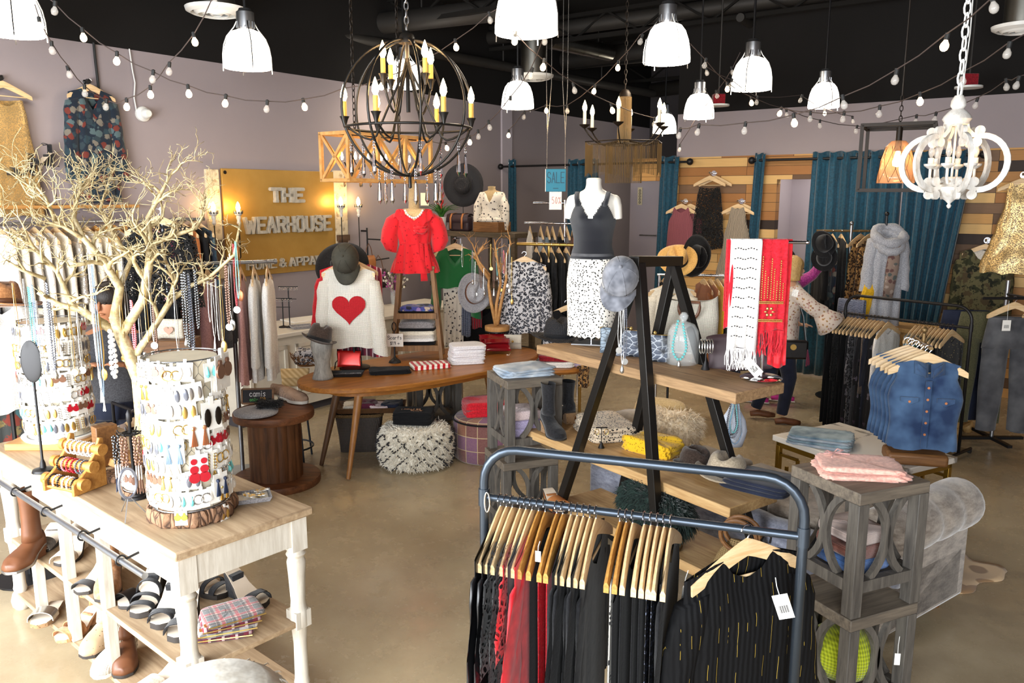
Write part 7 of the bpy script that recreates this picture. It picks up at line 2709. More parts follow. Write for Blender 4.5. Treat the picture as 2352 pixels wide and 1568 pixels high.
cushion('teal_cushion','teal_velvet','teal cushion on the sofa beside the rear A frame leg',GD(1450,1005,5.45),.36,.32,.14,(dg(-18),0,dg(-20)))
gfb=G(1460,1255,.35)+PY*.14
t=thing('fur_bag','dark green shaggy fur bag on the bottom plank before the sofa','bag',gfb,P_RZ)
m=MB()
m.ball((0,0,.19),(.25,.09,.13),22,12)
m.build('bag_body','fur_green',t,angle=180)
rnd=R_(8)
pts=[]
for k in range(4200):
 a,b=rnd.uniform(0,2*pi),rnd.uniform(-1.4,1.5)
 nrm=Ve((cos(a)*cos(b),sin(a)*cos(b),sin(b)))
 pts.append((Ve((nrm.x*.25,nrm.y*.1,.19+nrm.z*.13)),nrm))
m=MB()
strands(m,pts,.05,.003,11,.6,.6)
m.build('fur_pile','fur_green',t)['kind']='stuff'
t=thing('rattan_planter','tan woven basket beneath the dark green fur bag','basket',gfb,P_RZ)
m=MB()
m.lathe([(.001,0),(.17,0),(.18,.05),(.16,.11),(.15,.11),(.165,.05),(.001,.02)],28,sy=.8)
m.build('basket_body','rattan',t,angle=180)
g=G(1655,1380,.341)+PY*.12
t=thing('straw_bag','round tan straw handbag with wooden ring handles on the bottom plank','bag',g,P_RZ+dg(20))
m=MB()
rings=[]
for k in range(15):
 f=k/14
 w_=.15*sin(pi*(.12+.8*f))**.6*(1-.35*f)
 rings.append([Ve((w_*cos(a),.06*(w_/.15)*sin(a)**1*(1-.4*f),.27*f))for a in[2*pi*i/26 for i in range(26)]])
m.loft(rings)
m.build('bag_body','straw',t,angle=180)
for y in(-.03,.03):
 m=MB()
 m.tube([(.085*cos(a),y,.3+.075*sin(a))for a in[2*pi*i/24 for i in range(24)]],.011,8,True)
 m.build('ring_handle','wooden_dark',t)
g=G(1222,1160,.341)+PY*.12
shoe('mule','tan leather clog standing at the left end of the bottom plank',g,dg(20),.06,.02,'leather_tan','sole_dark',None,None,[(.17,.17,.06,.045)],'leather_clog')
t=thing('magazine_rack','black scrolled iron rack on the bottom plank beside the straw bag','rack',G(1735,1420,.341)+PY*.15,P_RZ)
m=MB()
for x in(-.1,.1):
 m.tube([(x,0,0),(x,0,.3),(x+.02,0,.34),(x+.05,0,.33),(x+.045,0,.3)],.005,6)
 m.tube([(x,-.1,0),(x,.1,0)],.005,6)
m.tube([(-.1,0,.2),(.1,0,.2)],.005,6)
m.tube([(-.1,0,.05),(.1,0,.05)],.005,6)
m.build('iron_scroll','black_iron',t)
g=G(2255,1318,.0)
m=MB()
m.grid(14,10,lambda a,b:Ve(((a-.5)*.5*(1+.15*sin(b*9)),(b-.5)*.4*(1+.12*sin(a*11)),.008+.006*sin(a*7)*sin(b*5))))
tag(m.build('hide_rug','hide',None,(g.x-.14,g.y+.05,0),dg(30),solid=.006),'spotted tan cowhide rug corner beyond the sofa arm','rug')
rt0=rt_.location+Ve((0,0,.627))
folded('cream_jeans','white_cloth','white jeans folded on the small round table','jeans',rt0+Ve((-.02,-.12,0)),dg(-4),.36,.24,.05,2,150)
folded('red_top','red_velvet','dark red top folded upon the white jeans','top',rt0+Ve((-.02,-.11,.054)),dg(-6),.32,.2,.05,2,151).name='red_blouse'
folded('lilac_scarf','lilac_cloth','lilac folded scarf at the right of the small round table','scarf',rt0+Ve((.2,-.08,0)),dg(10),.16,.2,.03,1,152)
drape('leopard_scarf','leopard_tan','leopard print scarf hanging over the small round table edge',rt0+Ve((.24,-.2,.012)),.14,.2,dg(40),8,.02,n=2,top_r=.01,back=.4)
zt2=h1 .z
def shp(px,off=.2):
 q=GP(px,500,Ve((h1 .x,h1 .y,0))+U*off,U)
 return Ve((q.x,q.y,zt2+.001))
g=shp(1014)
t=thing('bromeliad','bromeliad with a red bloom in a white pot on the shelf unit','plant',g)
m=MB()
m.lathe([(.001,0),(.05,0),(.075,.08),(.08,.15),(.07,.18),(.06,.175),(.001,.16)],24)
m.build('pot','ceramic',t,angle=50)
rnd=R_(12)
for k in range(20):
 a=2*pi*k/20+rnd.uniform(-.2,.2)
 l=rnd.uniform(.22,.4)
 m=MB()
 rings=[]
 for j in range(8):
  f=j/7
  w_=.016*(1-f**2)+.001
  r_=.02+l*(.35*f+.55*f*f)
  z=.17+l*1.1*f-l*.65*f*f
  c=Ve((r_*cos(a),r_*sin(a),z))
  s=Ve((-sin(a),cos(a),0))
  rings.append([c-s*w_,c+Ve((0,0,-.004)),c+s*w_])
 m.loft(rings,closed=False)
 m.build('leaf','leaf',t,angle=180,solid=.0015)
m=MB()
for k in range(22):
 a=k*2.4
 z=.3+.014*k
 l=.09*(1-k/30)
 m.loft([[Ve((.01*cos(a),.01*sin(a),z)),Ve((.01*cos(a+.8),.01*sin(a+.8),z))],[Ve((l*.6*cos(a+.1),l*.6*sin(a+.1),z+.04)),Ve((l*.6*cos(a+.7),l*.6*sin(a+.7),z+.04))],[Ve((l*cos(a+.35),l*sin(a+.35),z+.07)),Ve((l*cos(a+.4),l*sin(a+.4),z+.07))]],closed=False)
m.tube([(0,0,.17),(0,0,.55)],.009,6)
m.build('bloom','bloom_red',t,angle=180)
g=shp(1058)
t=thing('satchel_bag','dark waxed satchel with tan leather straps on the shelf unit','bag',g,FW_RZ)
m=MB()
m.box(-.17,.17,-.06,.06,0,.2)
m.build('bag_body','leather_plum',t,bevel=.03)
m=MB()
m.loft([[Ve((x,y,z))for x in(-.18,-.06,.06,.18)]for y,z in((.06,.2),(0,.225),(-.06,.21),(-.075,.17),(-.078,.11))],closed=False)
m.build('flap','leather_plum',t,solid=.006)
for x in(-.1,.09):
 m=MB()
 m.loft([[Ve((x+o*.014,y,z))for o in(-1,1)]for y,z in((.03,.232),(-.06,.222),(-.088,.17),(-.09,.03))],closed=False)
 m.build('strap','leather_tan',t,solid=.005)
hat('straw_black','large black and natural straw sun hat displayed above the satchel bag',GP(1064,425,Ve((h1 .x,h1 .y,0))+U*.15,U),(dg(88),0,dg(-12)),(.11,.12,.1),.16,None,'black_cloth','straw_hat',False,.0,None)
t=thing('hat_stand','thin black wire hat stand behind the satchel','stand',shp(1064,.3))
m=MB()
m.tube([(0,0,0),(0,0,.42)],.005,6)
m.lathe([(.001,0),(.07,0),(.07,.006),(.001,.008)],16)
m.build('wire','black_iron',t)
g=shp(1130)
t=thing('wooden_crate','small wooden box under the floral blouse bust','box',g,FW_RZ)
m=MB()
m.box(-.2,.2,-.14,.14,0,.13)
m.build('box_body','wooden_dark',t,bevel=.006)
ff=thing('dress_form','tan linen bust form wearing the white floral blouse on the shelf unit','mannequin',g+Ve((0,0,.13)),FW_RZ+.35)
m=MB()
m.loft(torso_rings([(z*.6,a*.85,b*.8)for z,a,b in TORSO]),True,True)
m.build('torso','linen_dark',ff,angle=180)
fb=thing('floral_blouse','sheer white blouse with dark leaf print on the bust form','blouse',g+Ve((0,0,.13)),FW_RZ+.35)
m=MB()
rings=torso_rings([(z*.6,a*.9,b*.9)for z,a,b in TORSO if z<.64],.012,-1,9,40,.02)
for r_ in rings:
 for k,v_ in enumerate(r_):
  a=2*pi*k/40
  v_+=Ve((cos(a),sin(a),0))*.008*sin(8*a+v_.z*12)
  if v_.z>.24 and sin(a)<0 and abs(v_.x)<.06:
   v_.z-=(v_.z-.24)*(1-abs(v_.x)/.06)
m.loft(rings,False,False)
m.build('bodice','floral_white',fb,angle=180)
m=MB()
m.lathe([(.17,.0),(.21,-.045),(.2,-.05),(.165,-.01)],40,(0,0,.06),1,.8,lambda v:Ve((v.x+.01*sin(20*v.y),v.y+.01*sin(22*v.x),v.z)))
m.build('peplum','floral_white',fb,angle=180)
for s in(-1,1):
 m=MB()
 m.tube([(s*.13,0,.34),(s*.18,-.02,.2),(s*.19,-.03,.02),(s*.18,-.02,-.1)],[.04,.055,.05,.04],14)
 m.build('sleeve','floral_white',fb,angle=180)
# ================================================================ JEWELRY AND SHOES ON THE DISPLAY CONSOLE
def on_c(px,py):
 return G(px,py,.921)
def bark_slice(t,r,h,mat='bark'):
 m=MB()
 rnd=R_(int(r*1000))
 wob=[rnd.uniform(.93,1.05)for _ in range(48)]
 m.loft([[Ve((r*f*wob[k]*cos(2*pi*k/48),r*f*wob[k]*sin(2*pi*k/48),z))for k in range(48)]for z,f in((0,.97),(h*.2,1.02),(h*.7,1.03),(h,.98))])
 m.build('bark_base',mat,t,angle=60)
def mesh_cylinder(p,r,h,z0,label,base):
 t=thing('earring_stand',label,'earring stand',p)
 if base=='bark':
  bark_slice(t,r+.02,z0)
 else:
  m=MB()
  m.box(-.2,.2,-.17,.17,0,z0-.015)
  m.build('board_base','natural_wood',t,bevel=.004)
  m=MB()
  m.lathe([(.001,z0-.015),(r+.02,z0-.015),(r+.03,z0),(.001,z0)],36)
  m.build('plate','white_enamel',t)
 m=MB()
 nc,nr=20,int(h/.047)
 a0=2*pi/nc
 for j in range(nr):
  for k in range(nc):
   a=a0*(k+.5*(j%2))
   z=z0+h*j/nr
   dz=h/nr
   def q(aa,zz):
    return(r*cos(aa),r*sin(aa),zz)
   m.tube([q(a,z),q(a,z+dz*.45)],.0011,3,cap=False)
   m.tube([q(a,z+dz*.45),q(a+a0/2,z+dz)],.0011,3,cap=False)
   m.tube([q(a,z+dz*.45),q(a-a0/2,z+dz)],.0011,3,cap=False)
 for z in(z0,z0+h):
  m.tube([(r*cos(2*pi*k/32),r*sin(2*pi*k/32),z)for k in range(32)],.003,5,True)
 o=m.build('wire_mesh','steel',t)
 m=MB()
 m.lathe([(r*.9,z0),(r*.9,z0+h-.005)],32)
 m.build('liner','mesh_liner',t)
 return t
def ring_(m,x,z,r,th=.0022,y=-.006):
 m.tube([(x+r*cos(a),y,z+r*sin(a))for a in[2*pi*i/14 for i in range(14)]],th,5,True)
def disc_(m,x,z,r,y=-.006):
 m.tube([(x,y,z),(x,y+.004,z)],r,12)
def earring_mesh(kind):
 m=MB()
 if kind=='hoop':
  ring_(m,0,-.02,.017)
 elif kind=='drop':
  m.lathe([(.001,0),(.003,-.008),(.008,-.026),(.006,-.036),(.001,-.04)],8,(0,-.006,0))
 elif kind=='disc':
  disc_(m,0,-.018,.014)
  disc_(m,0,-.001,.005)
 elif kind=='tassel':
  for k in range(7):
   m.tube([(0,-.006,-.01),(.0025*(k-3),-.006-.002*(k%2),-.055)],.0016,4)
  m.ball((0,-.006,-.008),.006,6,4)
 elif kind=='leaf':
  m.ball((0,-.006,-.024),(.009,.002,.022),10,6)
 elif kind=='chain':
  for k in range(5):
   ring_(m,0,-.006-.011*k,.006,.0014)
 elif kind=='triple':
  for k,r in enumerate((.009,.012,.016)):
   disc_(m,0,-.008-.024*k,r)
 return m
ECARD={}
KN={'hoop':'hoop','drop':'teardrop','disc':'disc','tassel':'tassel','leaf':'leaf shaped','chain':'chain','triple':'three disc'}
def ear_card(p,rz,kind,mat,cname,where,size=1.0,tilt=0.0,card=True,gap=.014):
 key=(kind,mat,size,card)
 lab='%s earring card with %s %s earrings %s'%('ivory' if card else 'clear',cname,KN[kind],where)
 grp='%s %s earring cards %s'%(cname,KN[kind],where)
 if key in ECARD:
  return dup(ECARD[key],p,None,lab,grp,size,(0,tilt,rz))
 t=thing('earring_card',lab,'earring card',p,0,grp)
 m=MB()
 m.box(-.026,.026,-.0015,0,-.062,.004)
 m.box(-.005,.005,-.003,.003,-.002,.016)
 m.build('card','paper' if card else 'mesh_liner',t)
 for s in(-1,1):
  m=earring_mesh(kind)
  m.build('earring',mat,t,(s*gap,0,-.008))
 t.rotation_euler=(0,tilt,rz)
 t.scale=(size,)*3
 ECARD[key]=t
 return t
MIX=[('hoop','silver','silver'),('hoop','gold','gold'),('drop','clear_bulb','clear'),('disc','white_enamel','white'),('chain','silver','silver'),('leaf','gold','gold'),('drop','bead_aqua','aqua'),('hoop','silver','silver'),('disc','bead_brown','brown'),('tassel','cream_cloth','cream'),('chain','gold','gold'),('hoop','gold','gold'),('disc','silver','silver'),('drop','bead_white','pearl'),('leaf','silver','silver'),('tassel','gold','gold'),('disc','bead_red','red'),('leaf','bead_steel','grey')]
def cards(c,r,z0,h,rows,cols,where,seed,skip=()):
 rnd=R_(seed)
 for j in range(rows):
  for k in range(cols):
   if(j,k)in skip:
    continue
   a=dg(-205+230*(k+.5*(j%2))/cols)
   z=z0+h-.012-(h-.03)*j/rows
   kd,mt,cn_=MIX[rnd.randrange(len(MIX))]
   rr=r+.006+.006*(j%2)
   ear_card(Ve((c.x+rr*cos(a),c.y+rr*sin(a),z+rnd.uniform(-.008,.008))),a+pi/2,kd,mt,cn_,where,1.12,rnd.uniform(-.12,.12),True)
c1=on_c(443,1178)
c1 .z=.92
R1,H1,Z1=.148,.6,.062
mesh_cylinder(c1,R1,H1,Z1,'front wire mesh earring cylinder on a bark slice, full of cards','bark')
sk_={(0,9),(1,9),(3,9),(5,7),(5,8),(2,9),(6,9),(4,8)}
cards(c1,R1,.92+Z1,H1,8,13,'on the front mesh cylinder',41,sk_)
c2=on_c(142,1012)
c2 .z=.92
R2,H2,Z2=.155,.6,.05
mesh_cylinder(c2,R2,H2,Z2,'rear wire mesh earring cylinder on a wooden board, at left','board')
cards(c2,R2,.92+Z2,H2,7,13,'on the rear mesh cylinder',43)
def special(px,py,kind,mat,cname,size,lab,c=c1,r=R1+.02):
 d=GD(px,py,c.y-.1)
 rr=ray(px,py)
 o=CAM0
 ax,ay=o.x-c.x,o.y-c.y
 A_2=rr.x**2+rr.y**2
 B_2=ax*rr.x+ay*rr.y
 C_2=ax*ax+ay*ay-r*r
 disc=B_2*B_2-A_2*C_2
 t_=(-B_2-sqrt(max(0,disc)))/A_2
 p=o+rr*t_
 a=atan2(p.y-c.y,p.x-c.x)
 e=ear_card(p,a+pi/2,kind,mat,cname,'on the front mesh cylinder',size)
 e['label']=lab
 del e['group']
 return e
e=special(508,818,'disc','bead_brown','brown',2.1,'large dark beaded disc earrings with red studs, upper right of the front cylinder')
special(455,1046,'triple','bead_red','red',1.35,'raspberry red three disc earrings on the front mesh cylinder')
special(484,925,'leaf','bronze','brown',1.7,'dark brown oval earrings on the front mesh cylinder')
special(505,1088,'tassel','tassel_navy','navy',1.35,'navy and silver tassel earrings low on the front mesh cylinder')
special(455,968,'tassel','copper','orange',1.5,'orange beaded fringe earrings in the middle of the front cylinder')
special(398,1010,'tassel','bead_blue','blue',1.5,'blue and gold fringe earrings left of middle on the front cylinder')
special(415,1175,'disc','bead_green','lime',.9,'lime green bead earrings at the foot of the front cylinder')
special(515,1165,'leaf','gold','gold',.9,'small gold leaf earrings at the foot of the front cylinder')
tb=on_c(322,1062)
gt=thing('branch_tree','tall gilded branch tree hung with necklaces on the display console','jewelry tree',tb)
m=MB()
m.lathe([(.001,0),(.1,0),(.11,.01),(.1,.04),(.001,.042)],26,sx=1.4)
m.build('slice_base','slice_wood',gt,angle=40)
rnd=R_(2024)
m=MB()
def gl(pts,d0,d1,rads,n=7,ln=.2,dep=3):
 P=[]
 for k,(x,y)in enumerate(pts):
  P.append(GD(x,y,tb.y+d0+(d1-d0)*k/(len(pts)-1))-tb)
 twigs(m,P,[q*1.25 for q in rads],rnd,dep,ln*1.1,.25,1.0,n,.25,5)
m.tube([GD(x,y,tb.y+d)-tb for x,y,d in((322,1055,0),(325,960,0),(318,870,0),(300,820,.0),(278,770,0),(262,725,.0))],[.036,.03,.032,.034,.03,.026],10)
gl([(264,728),(275,660),(238,600),(192,548),(128,508),(104,452),(84,428)],0,-.1,[.02,.017,.014,.011,.008,.006,.004],11,.22)
gl([(278,772),(328,690),(342,610),(345,560),(340,500),(372,440),(398,390)],0,.08,[.02,.018,.016,.013,.01,.007,.004],11,.22)
gl([(305,825),(345,765),(392,690),(402,640),(380,600),(372,560)],0,.15,[.016,.014,.012,.009,.007,.005],8,.17)
gl([(262,760),(184,711),(138,700),(86,671)],0,-.12,[.018,.014,.011,.007],3,.14,2)
gl([(245,745),(165,700),(130,622),(70,560),(8,527)],0,-.2,[.015,.012,.009,.007,.004],10,.18)
gl([(345,562),(402,540),(450,524),(466,498),(472,445)],.03,.12,[.011,.009,.007,.005,.003],8,.16)
gl([(392,690),(440,655),(478,640),(538,585),(552,510)],.08,.1,[.011,.009,.008,.006,.004],7,.13)
gl([(192,548),(170,500),(178,450),(190,420)],-.05,.05,[.01,.008,.006,.004],10,.17)
gl([(275,660),(300,600),(262,540),(230,480),(245,430)],0,.2,[.012,.01,.008,.006,.004],11,.18)
gl([(105,640),(50,620),(5,592)],-.15,-.25,[.008,.006,.004],3,.12)
m.build('branches','gold_branch',gt,angle=180)
NK=[(30,650,.3,'gold',0,None),(55,640,.34,'silver',0,'disc'),(66,660,.36,'bead_aqua',.0045,None),(74,655,.4,'bead_blue',.004,'tassel'),(84,690,.34,'silver',0,'tassel'),(98,640,.44,'bead_white',.006,None),(108,650,.4,'bead_steel',.0055,'drop'),(125,700,.24,'gold',0,None),(158,700,.3,'gold',0,'disc'),(178,715,.26,'silver',0,'disc'),(202,580,.52,'silver',0,'tassel'),(206,600,.6,'bead_white',.0035,'tassel'),(212,610,.62,'bead_blue',.003,'tassel'),(228,720,.26,'gold',0,'leaf'),(255,760,.22,'bead_white',.012,None),(270,620,.4,'gold',0,'disc'),(282,600,.42,'silver',0,'drop'),(302,690,.24,'bead_pink',.005,None),(318,700,.3,'silver',0,'leaf'),(330,640,.3,'gold',0,None),(342,620,.34,'silver',0,'disc'),(352,700,.3,'bead_brown',.005,'tassel'),(400,660,.3,'silver',0,'disc'),(418,630,.3,'bead_black',.0065,'drop'),(424,625,.36,'bead_black',.006,None),(433,630,.4,'bead_steel',.006,'drop'),(448,620,.28,'bead_black',.006,None),(478,645,.2,'silver',0,None),(486,650,.26,'silver',0,'tassel'),(496,640,.3,'silver',0,None),(505,630,.32,'gold',0,'leaf'),(518,600,.3,'bead_brown',.006,'disc'),(525,590,.3,'silver',0,'leaf'),(536,560,.3,'bead_red',.003,'disc'),(541,555,.27,'bead_aqua',.003,None),(546,550,.24,'copper',0,'leaf')]
nn_={'gold':'gold chain','silver':'silver chain','bead_aqua':'aqua bead','bead_blue':'light blue bead','bead_white':'white bead','bead_steel':'grey bead','bead_pink':'pink bead','bead_brown':'brown bead','bead_black':'black bead','bead_red':'red bead','copper':'copper'}
seq={}
for k,(px,py,ln,mt,bd,pd)in enumerate(NK):
 d=tb.y+(-.16+.28*(px/550))+rnd.uniform(-.03,.03)
 seq[mt]=seq.get(mt,0)+1
 necklace(GD(px,py,d),ln,.03 if bd>.008 else .018,mt,'%s necklace, %s of its colour from left on the gilded branch tree'%(nn_[mt],ordn[seq[mt]-1]),bd,pd,mt if mt in('gold','silver','copper')else 'silver',2 if k%4==1 else 1,'necklaces on the gilded branch tree',.0014,seed=k)
p=on_c(100,1082)
t=thing('necklace_stand','tall black iron T stand with oval disc on the display console','stand',p)
m=MB()
m.lathe([(.001,0),(.05,0),(.045,.012),(.014,.02),(.012,.04),(.006,.06),(.0055,.6),(.001,.6)],18)
m.build('pole','black_iron',t)
m=MB()
m.ball((0,-.004,.53),(.05,.006,.1),22,12)
m.build('oval_plate','black_iron',t)
p=on_c(178,1118)
bh=thing('bracelet_holder','honey wooden three tier bracelet holder on the display console','bracelet holder',p,C_RZ+dg(18))
bars=[(-.055,.045),(-.005,.11),(.045,.175)]
for x in(-.09,.09):
 m=MB()
 m.T=Matrix.Rotation(pi/2,4,'Z')
 m.prism([(-.095,0),(.075,0),(.075,.22),(.055,.225),(.03,.165),(.0,.13),(-.02,.1),(-.05,.075),(-.095,.05)],-x-.008,-x+.008)
 m.build('side_panel','honey_wood',bh,bevel=.003)
m=MB()
m.tube([(-.09,-.08,.02),(.09,-.08,.02)],.007,8)
m.build('stretcher','honey_wood',bh)
for(y,z)in bars:
 m=MB()
 m.tube([(-.12,y,z),(.12,y,z)],.02,16)
 m.tube([(.1,y,z),(.125,y,z)],.027,16)
 m.tube([(-.125,y,z),(-.1,y,z)],.027,16)
 m.build('roll_bar','honey_wood',bh)
rot=Matrix.Rotation(C_RZ+dg(18),3,'Z')
for r_,(y,z)in enumerate(bars):
 for k in range(6):
  mt,nm_=[[('bead_black','black'),('bead_white','white'),('bead_black','black'),('bead_white','white'),('bead_white','white'),('bead_black','black')],[('bead_black','black'),('bead_pink','pink'),('bead_red','red'),('bead_red','red'),('bead_steel','grey'),('bead_steel','grey')],[('bead_white','white')]*6][r_][k]
  m=MB()
  for a in[2*pi*i/20 for i in range(20)]:
   m.ball((0,.027*cos(a),-.008+.03*sin(a)),.0048,6,4)
  w_=['lowest','middle','top'][r_]
  tag(m.build('bead_bracelet',mt,None,p+rot@Ve((-.075+.028*k,y,z)),C_RZ+dg(18)),'%s bead bracelet on the %s bar of the honey wooden holder'%(nm_,w_),'bracelet','%s bracelets on the %s bar'%(nm_,w_))
p=on_c(312,1140)
t=thing('necklace_rack','black iron necklace tree with ring of hooks beside the front cylinder','stand',p)
m=MB()
m.lathe([(.001,0),(.058,0),(.056,.012),(.046,.014),(.044,.022),(.03,.024),(.012,.04),(.008,.07),(.0065,.33),(.012,.34),(.012,.37),(.006,.385),(.001,.39)],24)
m.build('pole','black_iron',t)
m=MB()
m.tube([(.036*cos(a),.036*sin(a),.285)for a in[2*pi*i/20 for i in range(20)]],.004,6,True)
for k in range(8):
 a=2*pi*k/8
 m.tube([(.006*cos(a),.006*sin(a),.285),(.05*cos(a),.05*sin(a),.285),(.058*cos(a),.058*sin(a),.298)],.003,5)
m.build('hook_ring','black_iron',t)
for k,(dx,dy,mt,m2,nm_)in enumerate([(-.05,-.03,'bead_black','tassel_navy','black and navy'),(-.006,-.055,'bead_brown','cream_cloth','brown and cream'),(.045,-.045,'bead_brown','bead_brown','all brown')]):
 t=thing('tassel_necklace','%s beaded tassel necklace on the black iron necklace tree'%nm_,'necklace',p+Ve((dx,dy,.285)))
 m=MB()
 for i in range(9):
  z=-.008-.014*i
  for j in range(5):
   m.ball((.012*cos(j*1.26+i),.012*sin(j*1.26+i),z),.006,6,4)
 m.build('bead_strand',mt,t)
 m=MB()
 for i in range(8):
  m.tube([(.011*cos(i),.011*sin(i),-.13),(.012*cos(i),.012*sin(i),-.19)],.0022,4)
 m.build('light_beads','bead_white',t)
 m=MB()
 for i in range(10):
  m.tube([(.011*cos(i),.011*sin(i),-.19),(.014*cos(i),.014*sin(i),-.25)],.002,4)
 m.build('tassel',m2,t)
p=on_c(300,1185)
t=thing('oval_mirror','small oval tabletop mirror on a wire tripod beside the front cylinder','mirror',p,dg(50))
m=MB()
E_=[(.035*cos(a),0,.14+.062*sin(a))for a in[2*pi*i/28 for i in range(28)]]
m.tube(E_,.006,8,True)
m.build('frame','bead_steel',t,angle=180)
m=MB()
m.ball((0,0,.14),(.034,.002,.061),24,8)
m.build('mirror_glass','mirror',t,angle=180)
for pts in([(0,.006,.09),(-.05,-.06,0)],[(0,.006,.09),(.05,-.06,0)],[(0,.006,.09),(0,.08,0)]):
 m=MB()
 m.tube(pts,.0022,5)
 m.build('wire_leg','steel',t)
tray(on_c(582,1152)+Ve((-.01,.03,0)),dg(22),.15,.12,.022,'grey_cloth','grey card tray of loose earrings at the console right end','paper','jewelry_tray')
for k in range(7):
 q=on_c(565+8*k,1140+6*(k%3))
 ec=ear_card(Ve((q.x,q.y,.936+.003*k)),dg(30+40*k),'disc' if k%2 else 'leaf','gold','gold','in the grey card tray',.6)
 ec.rotation_euler=(dg(-80),0,dg(30+40*k))
for k,(px,py,s_)in enumerate([(290,1092,.08),(255,1108,.07)]):
 t=thing('wood_slice',['round wood slice under the gilded branch tree','smaller wood slice beside the honey bracelet holder'][k],'wood slice',on_c(px,py)+Ve((.0,.06,0)))
 bark_slice(t,s_,.03)
t=thing('wooden_box','dark wooden upright box behind the honey bracelet holder','box',on_c(240,1072)+Ve((.0,.03,0)),C_RZ)
m=MB()
m.box(-.03,.03,-.05,.05,0,.2)
m.build('box_body','wooden_dark',t,bevel=.004)
S3=[(.2,.2,.03,.017),(.15,.15,.045,.013),(.1,.1,.06,.012)]
SX2=[(.21,.17,.035,.016),(.17,.21,.036,.016)]
UPP,LOW=.4215,.1015
for(px,py,z,kind,lab,rz,kw)in[(78,1272,UPP,'mule','grey suede peep toe mule at the left of the upper cubby shelf',8,dict(heel=.05,up='suede_grey',heelm='suede_grey',straps=[(.2,.2,.04,.04)])),(128,1302,UPP,'mule','cream suede cut out wedge in the second upper cubby',2,dict(heel=.08,up='suede_cream',heelm='suede_cream',straps=[(.2,.2,.04,.035),(.06,.06,.08,.04)])),(172,1368,UPP,'sandal','silver lined black heeled sandal in the second upper cubby',-12,dict(heel=.1,up='suede_black',straps=[(.2,.2,.032,.022)])),(225,1385,UPP,'boot','tan leather ankle boot half hidden by a white divider',15,dict(heel=.06,up='suede_tan',sole='sole_dark',heelm='cork')),(268,1400,UPP,'mule','black leather high heeled mule right of the tan boot',-32,dict(heel=.1,up='leather_black',straps=[(.19,.19,.045,.032)])),(305,1422,UPP,'sandal','black suede three strap sandal, left of the front row',4,dict(heel=.1,plat=.025,straps=S3)),(352,1448,UPP,'sandal','black suede cross strap sandal in the middle of the front row',2,dict(heel=.1,plat=.025,straps=SX2)),(392,1478,UPP,'sandal','black suede platform sandal beside the front console leg',4,dict(heel=.1,plat=.025,straps=[(.19,.19,.045,.03)])),(500,1375,UPP,'sandal','black suede block heel sandal, hind one on the open end shelf',62,dict(heel=.1,plat=.025,straps=S3)),(588,1400,UPP,'sandal','black suede block heel sandal, front one on the open end shelf',56,dict(heel=.1,plat=.025,straps=SX2)),(75,1445,LOW,'flat','tan slide sandal with silver band on the lower cubby shelf',8,dict(heel=.0,plat=.02,up='silver',sole='cork',straps=[(.17,.17,.045,.035)])),(125,1478,LOW,'sandal','tan braided slingback sandal on the lower cubby shelf',-20,dict(heel=.06,up='suede_tan',sole='suede_tan',straps=[(.2,.2,.035,.02),(.14,.14,.05,.015)])),(185,1515,LOW,'boot','taupe perforated peep toe ankle boot on the lower shelf',-6,dict(heel=.05,up='perf_taupe',shaft=.13)),(210,1562,LOW,'boot','white pleated leather ankle boot on the lower shelf',-14,dict(heel=.04,up='white_rib',sole='sole_white',shaft=.1)),(268,1560,LOW,'boot','brown suede ankle boot right of the white pleated one',20,dict(heel=.06,up='leather_brown',shaft=.14)),(315,1610,LOW,'mule','cream perforated slingback mule at the bottom photo edge',-24,dict(heel=.05,up='suede_cream',straps=[(.19,.19,.05,.045)])),(6,1322,UPP,'boot','tall brown leather boot with steel toe at the left photo edge',-8,dict(heel=.05,up='leather_brown',sole='steel',shaft=.26))]:
 g=G(px,py,z)
 a=dg(rz)
 back=Ve((-sin(a),cos(a),0))*.22
 shoe(kind,lab,Ve((g.x,g.y,z))+back+CY*.03,a,group=None,**kw)
g=G(540,1462,UPP)
for k,(mt,lab)in enumerate([('plaid_red','red plaid pouch lowest on the open end shelf'),('plaid_white','black and white plaid pouch in the middle of the pile'),('plaid_red','dark red plaid pouch second from the top of the pile'),('plaid_grey','grey and red plaid pouch on top by the console leg')]):
 q=Ve((g.x-.06+.012*k,g.y+.05,UPP+.024*k))
 o=folded('plaid_pouch',mt,lab,'pouch',q,dg(15+6*k),.24,.18,.022,1,200+k)
 m=MB()
 m.box(-.125,-.1,-.07,-.05,.012,.016)
 m.build('zip_tab','leather_tan',o)
 m=MB()
 m.tube([(-.115,-.09,.012),(.115,-.09,.012)],.003,5)
 m.build('zipper','gold',o)
garment('boho_dress','boho','brown patchwork print dress hanging behind the console left legs','dress',cpt(-1.9,CD+.12,.98),C_RZ,None,w=.26,L=.75,d=.05)
hanger(cpt(-1.9,CD+.12,.98),C_RZ,'wooden hanger of the patchwork print dress behind the console',None)
t=thing('low_rail','short black rail behind the console holding the patchwork dress','rail',cpt(-1.9,CD+.12,0),C_RZ)
m=MB()
for x in(-.33,.33):
 m.tube([(x,.02,0),(x,.02,.97)],.01,8)
m.tube([(-.33,.02,.965),(.33,.02,.965)],.01,8)
m.build('frame','black_iron',t)
garment('paisley_skirt','paisley','teal paisley skirt hanging at the left photo edge','skirt',GD(10,850,4.6),dg(50),None,w=.16,L=.55,d=.05,neck=None,top=0)
garment('white_shirt','white_cloth','white long shirt cut by the left photo edge','shirt',GD(-6,655,4.4),dg(60),None,w=.2,L=.62,sleeve=(.5,.06,.05,.1),d=.05)
hat('felt_camel','camel brown felt hat with leather band at the left photo edge',GD(-2,700,4.1),(dg(-6),dg(8),dg(60)),(.1,.118,.12),.1,None,'leather_brown')
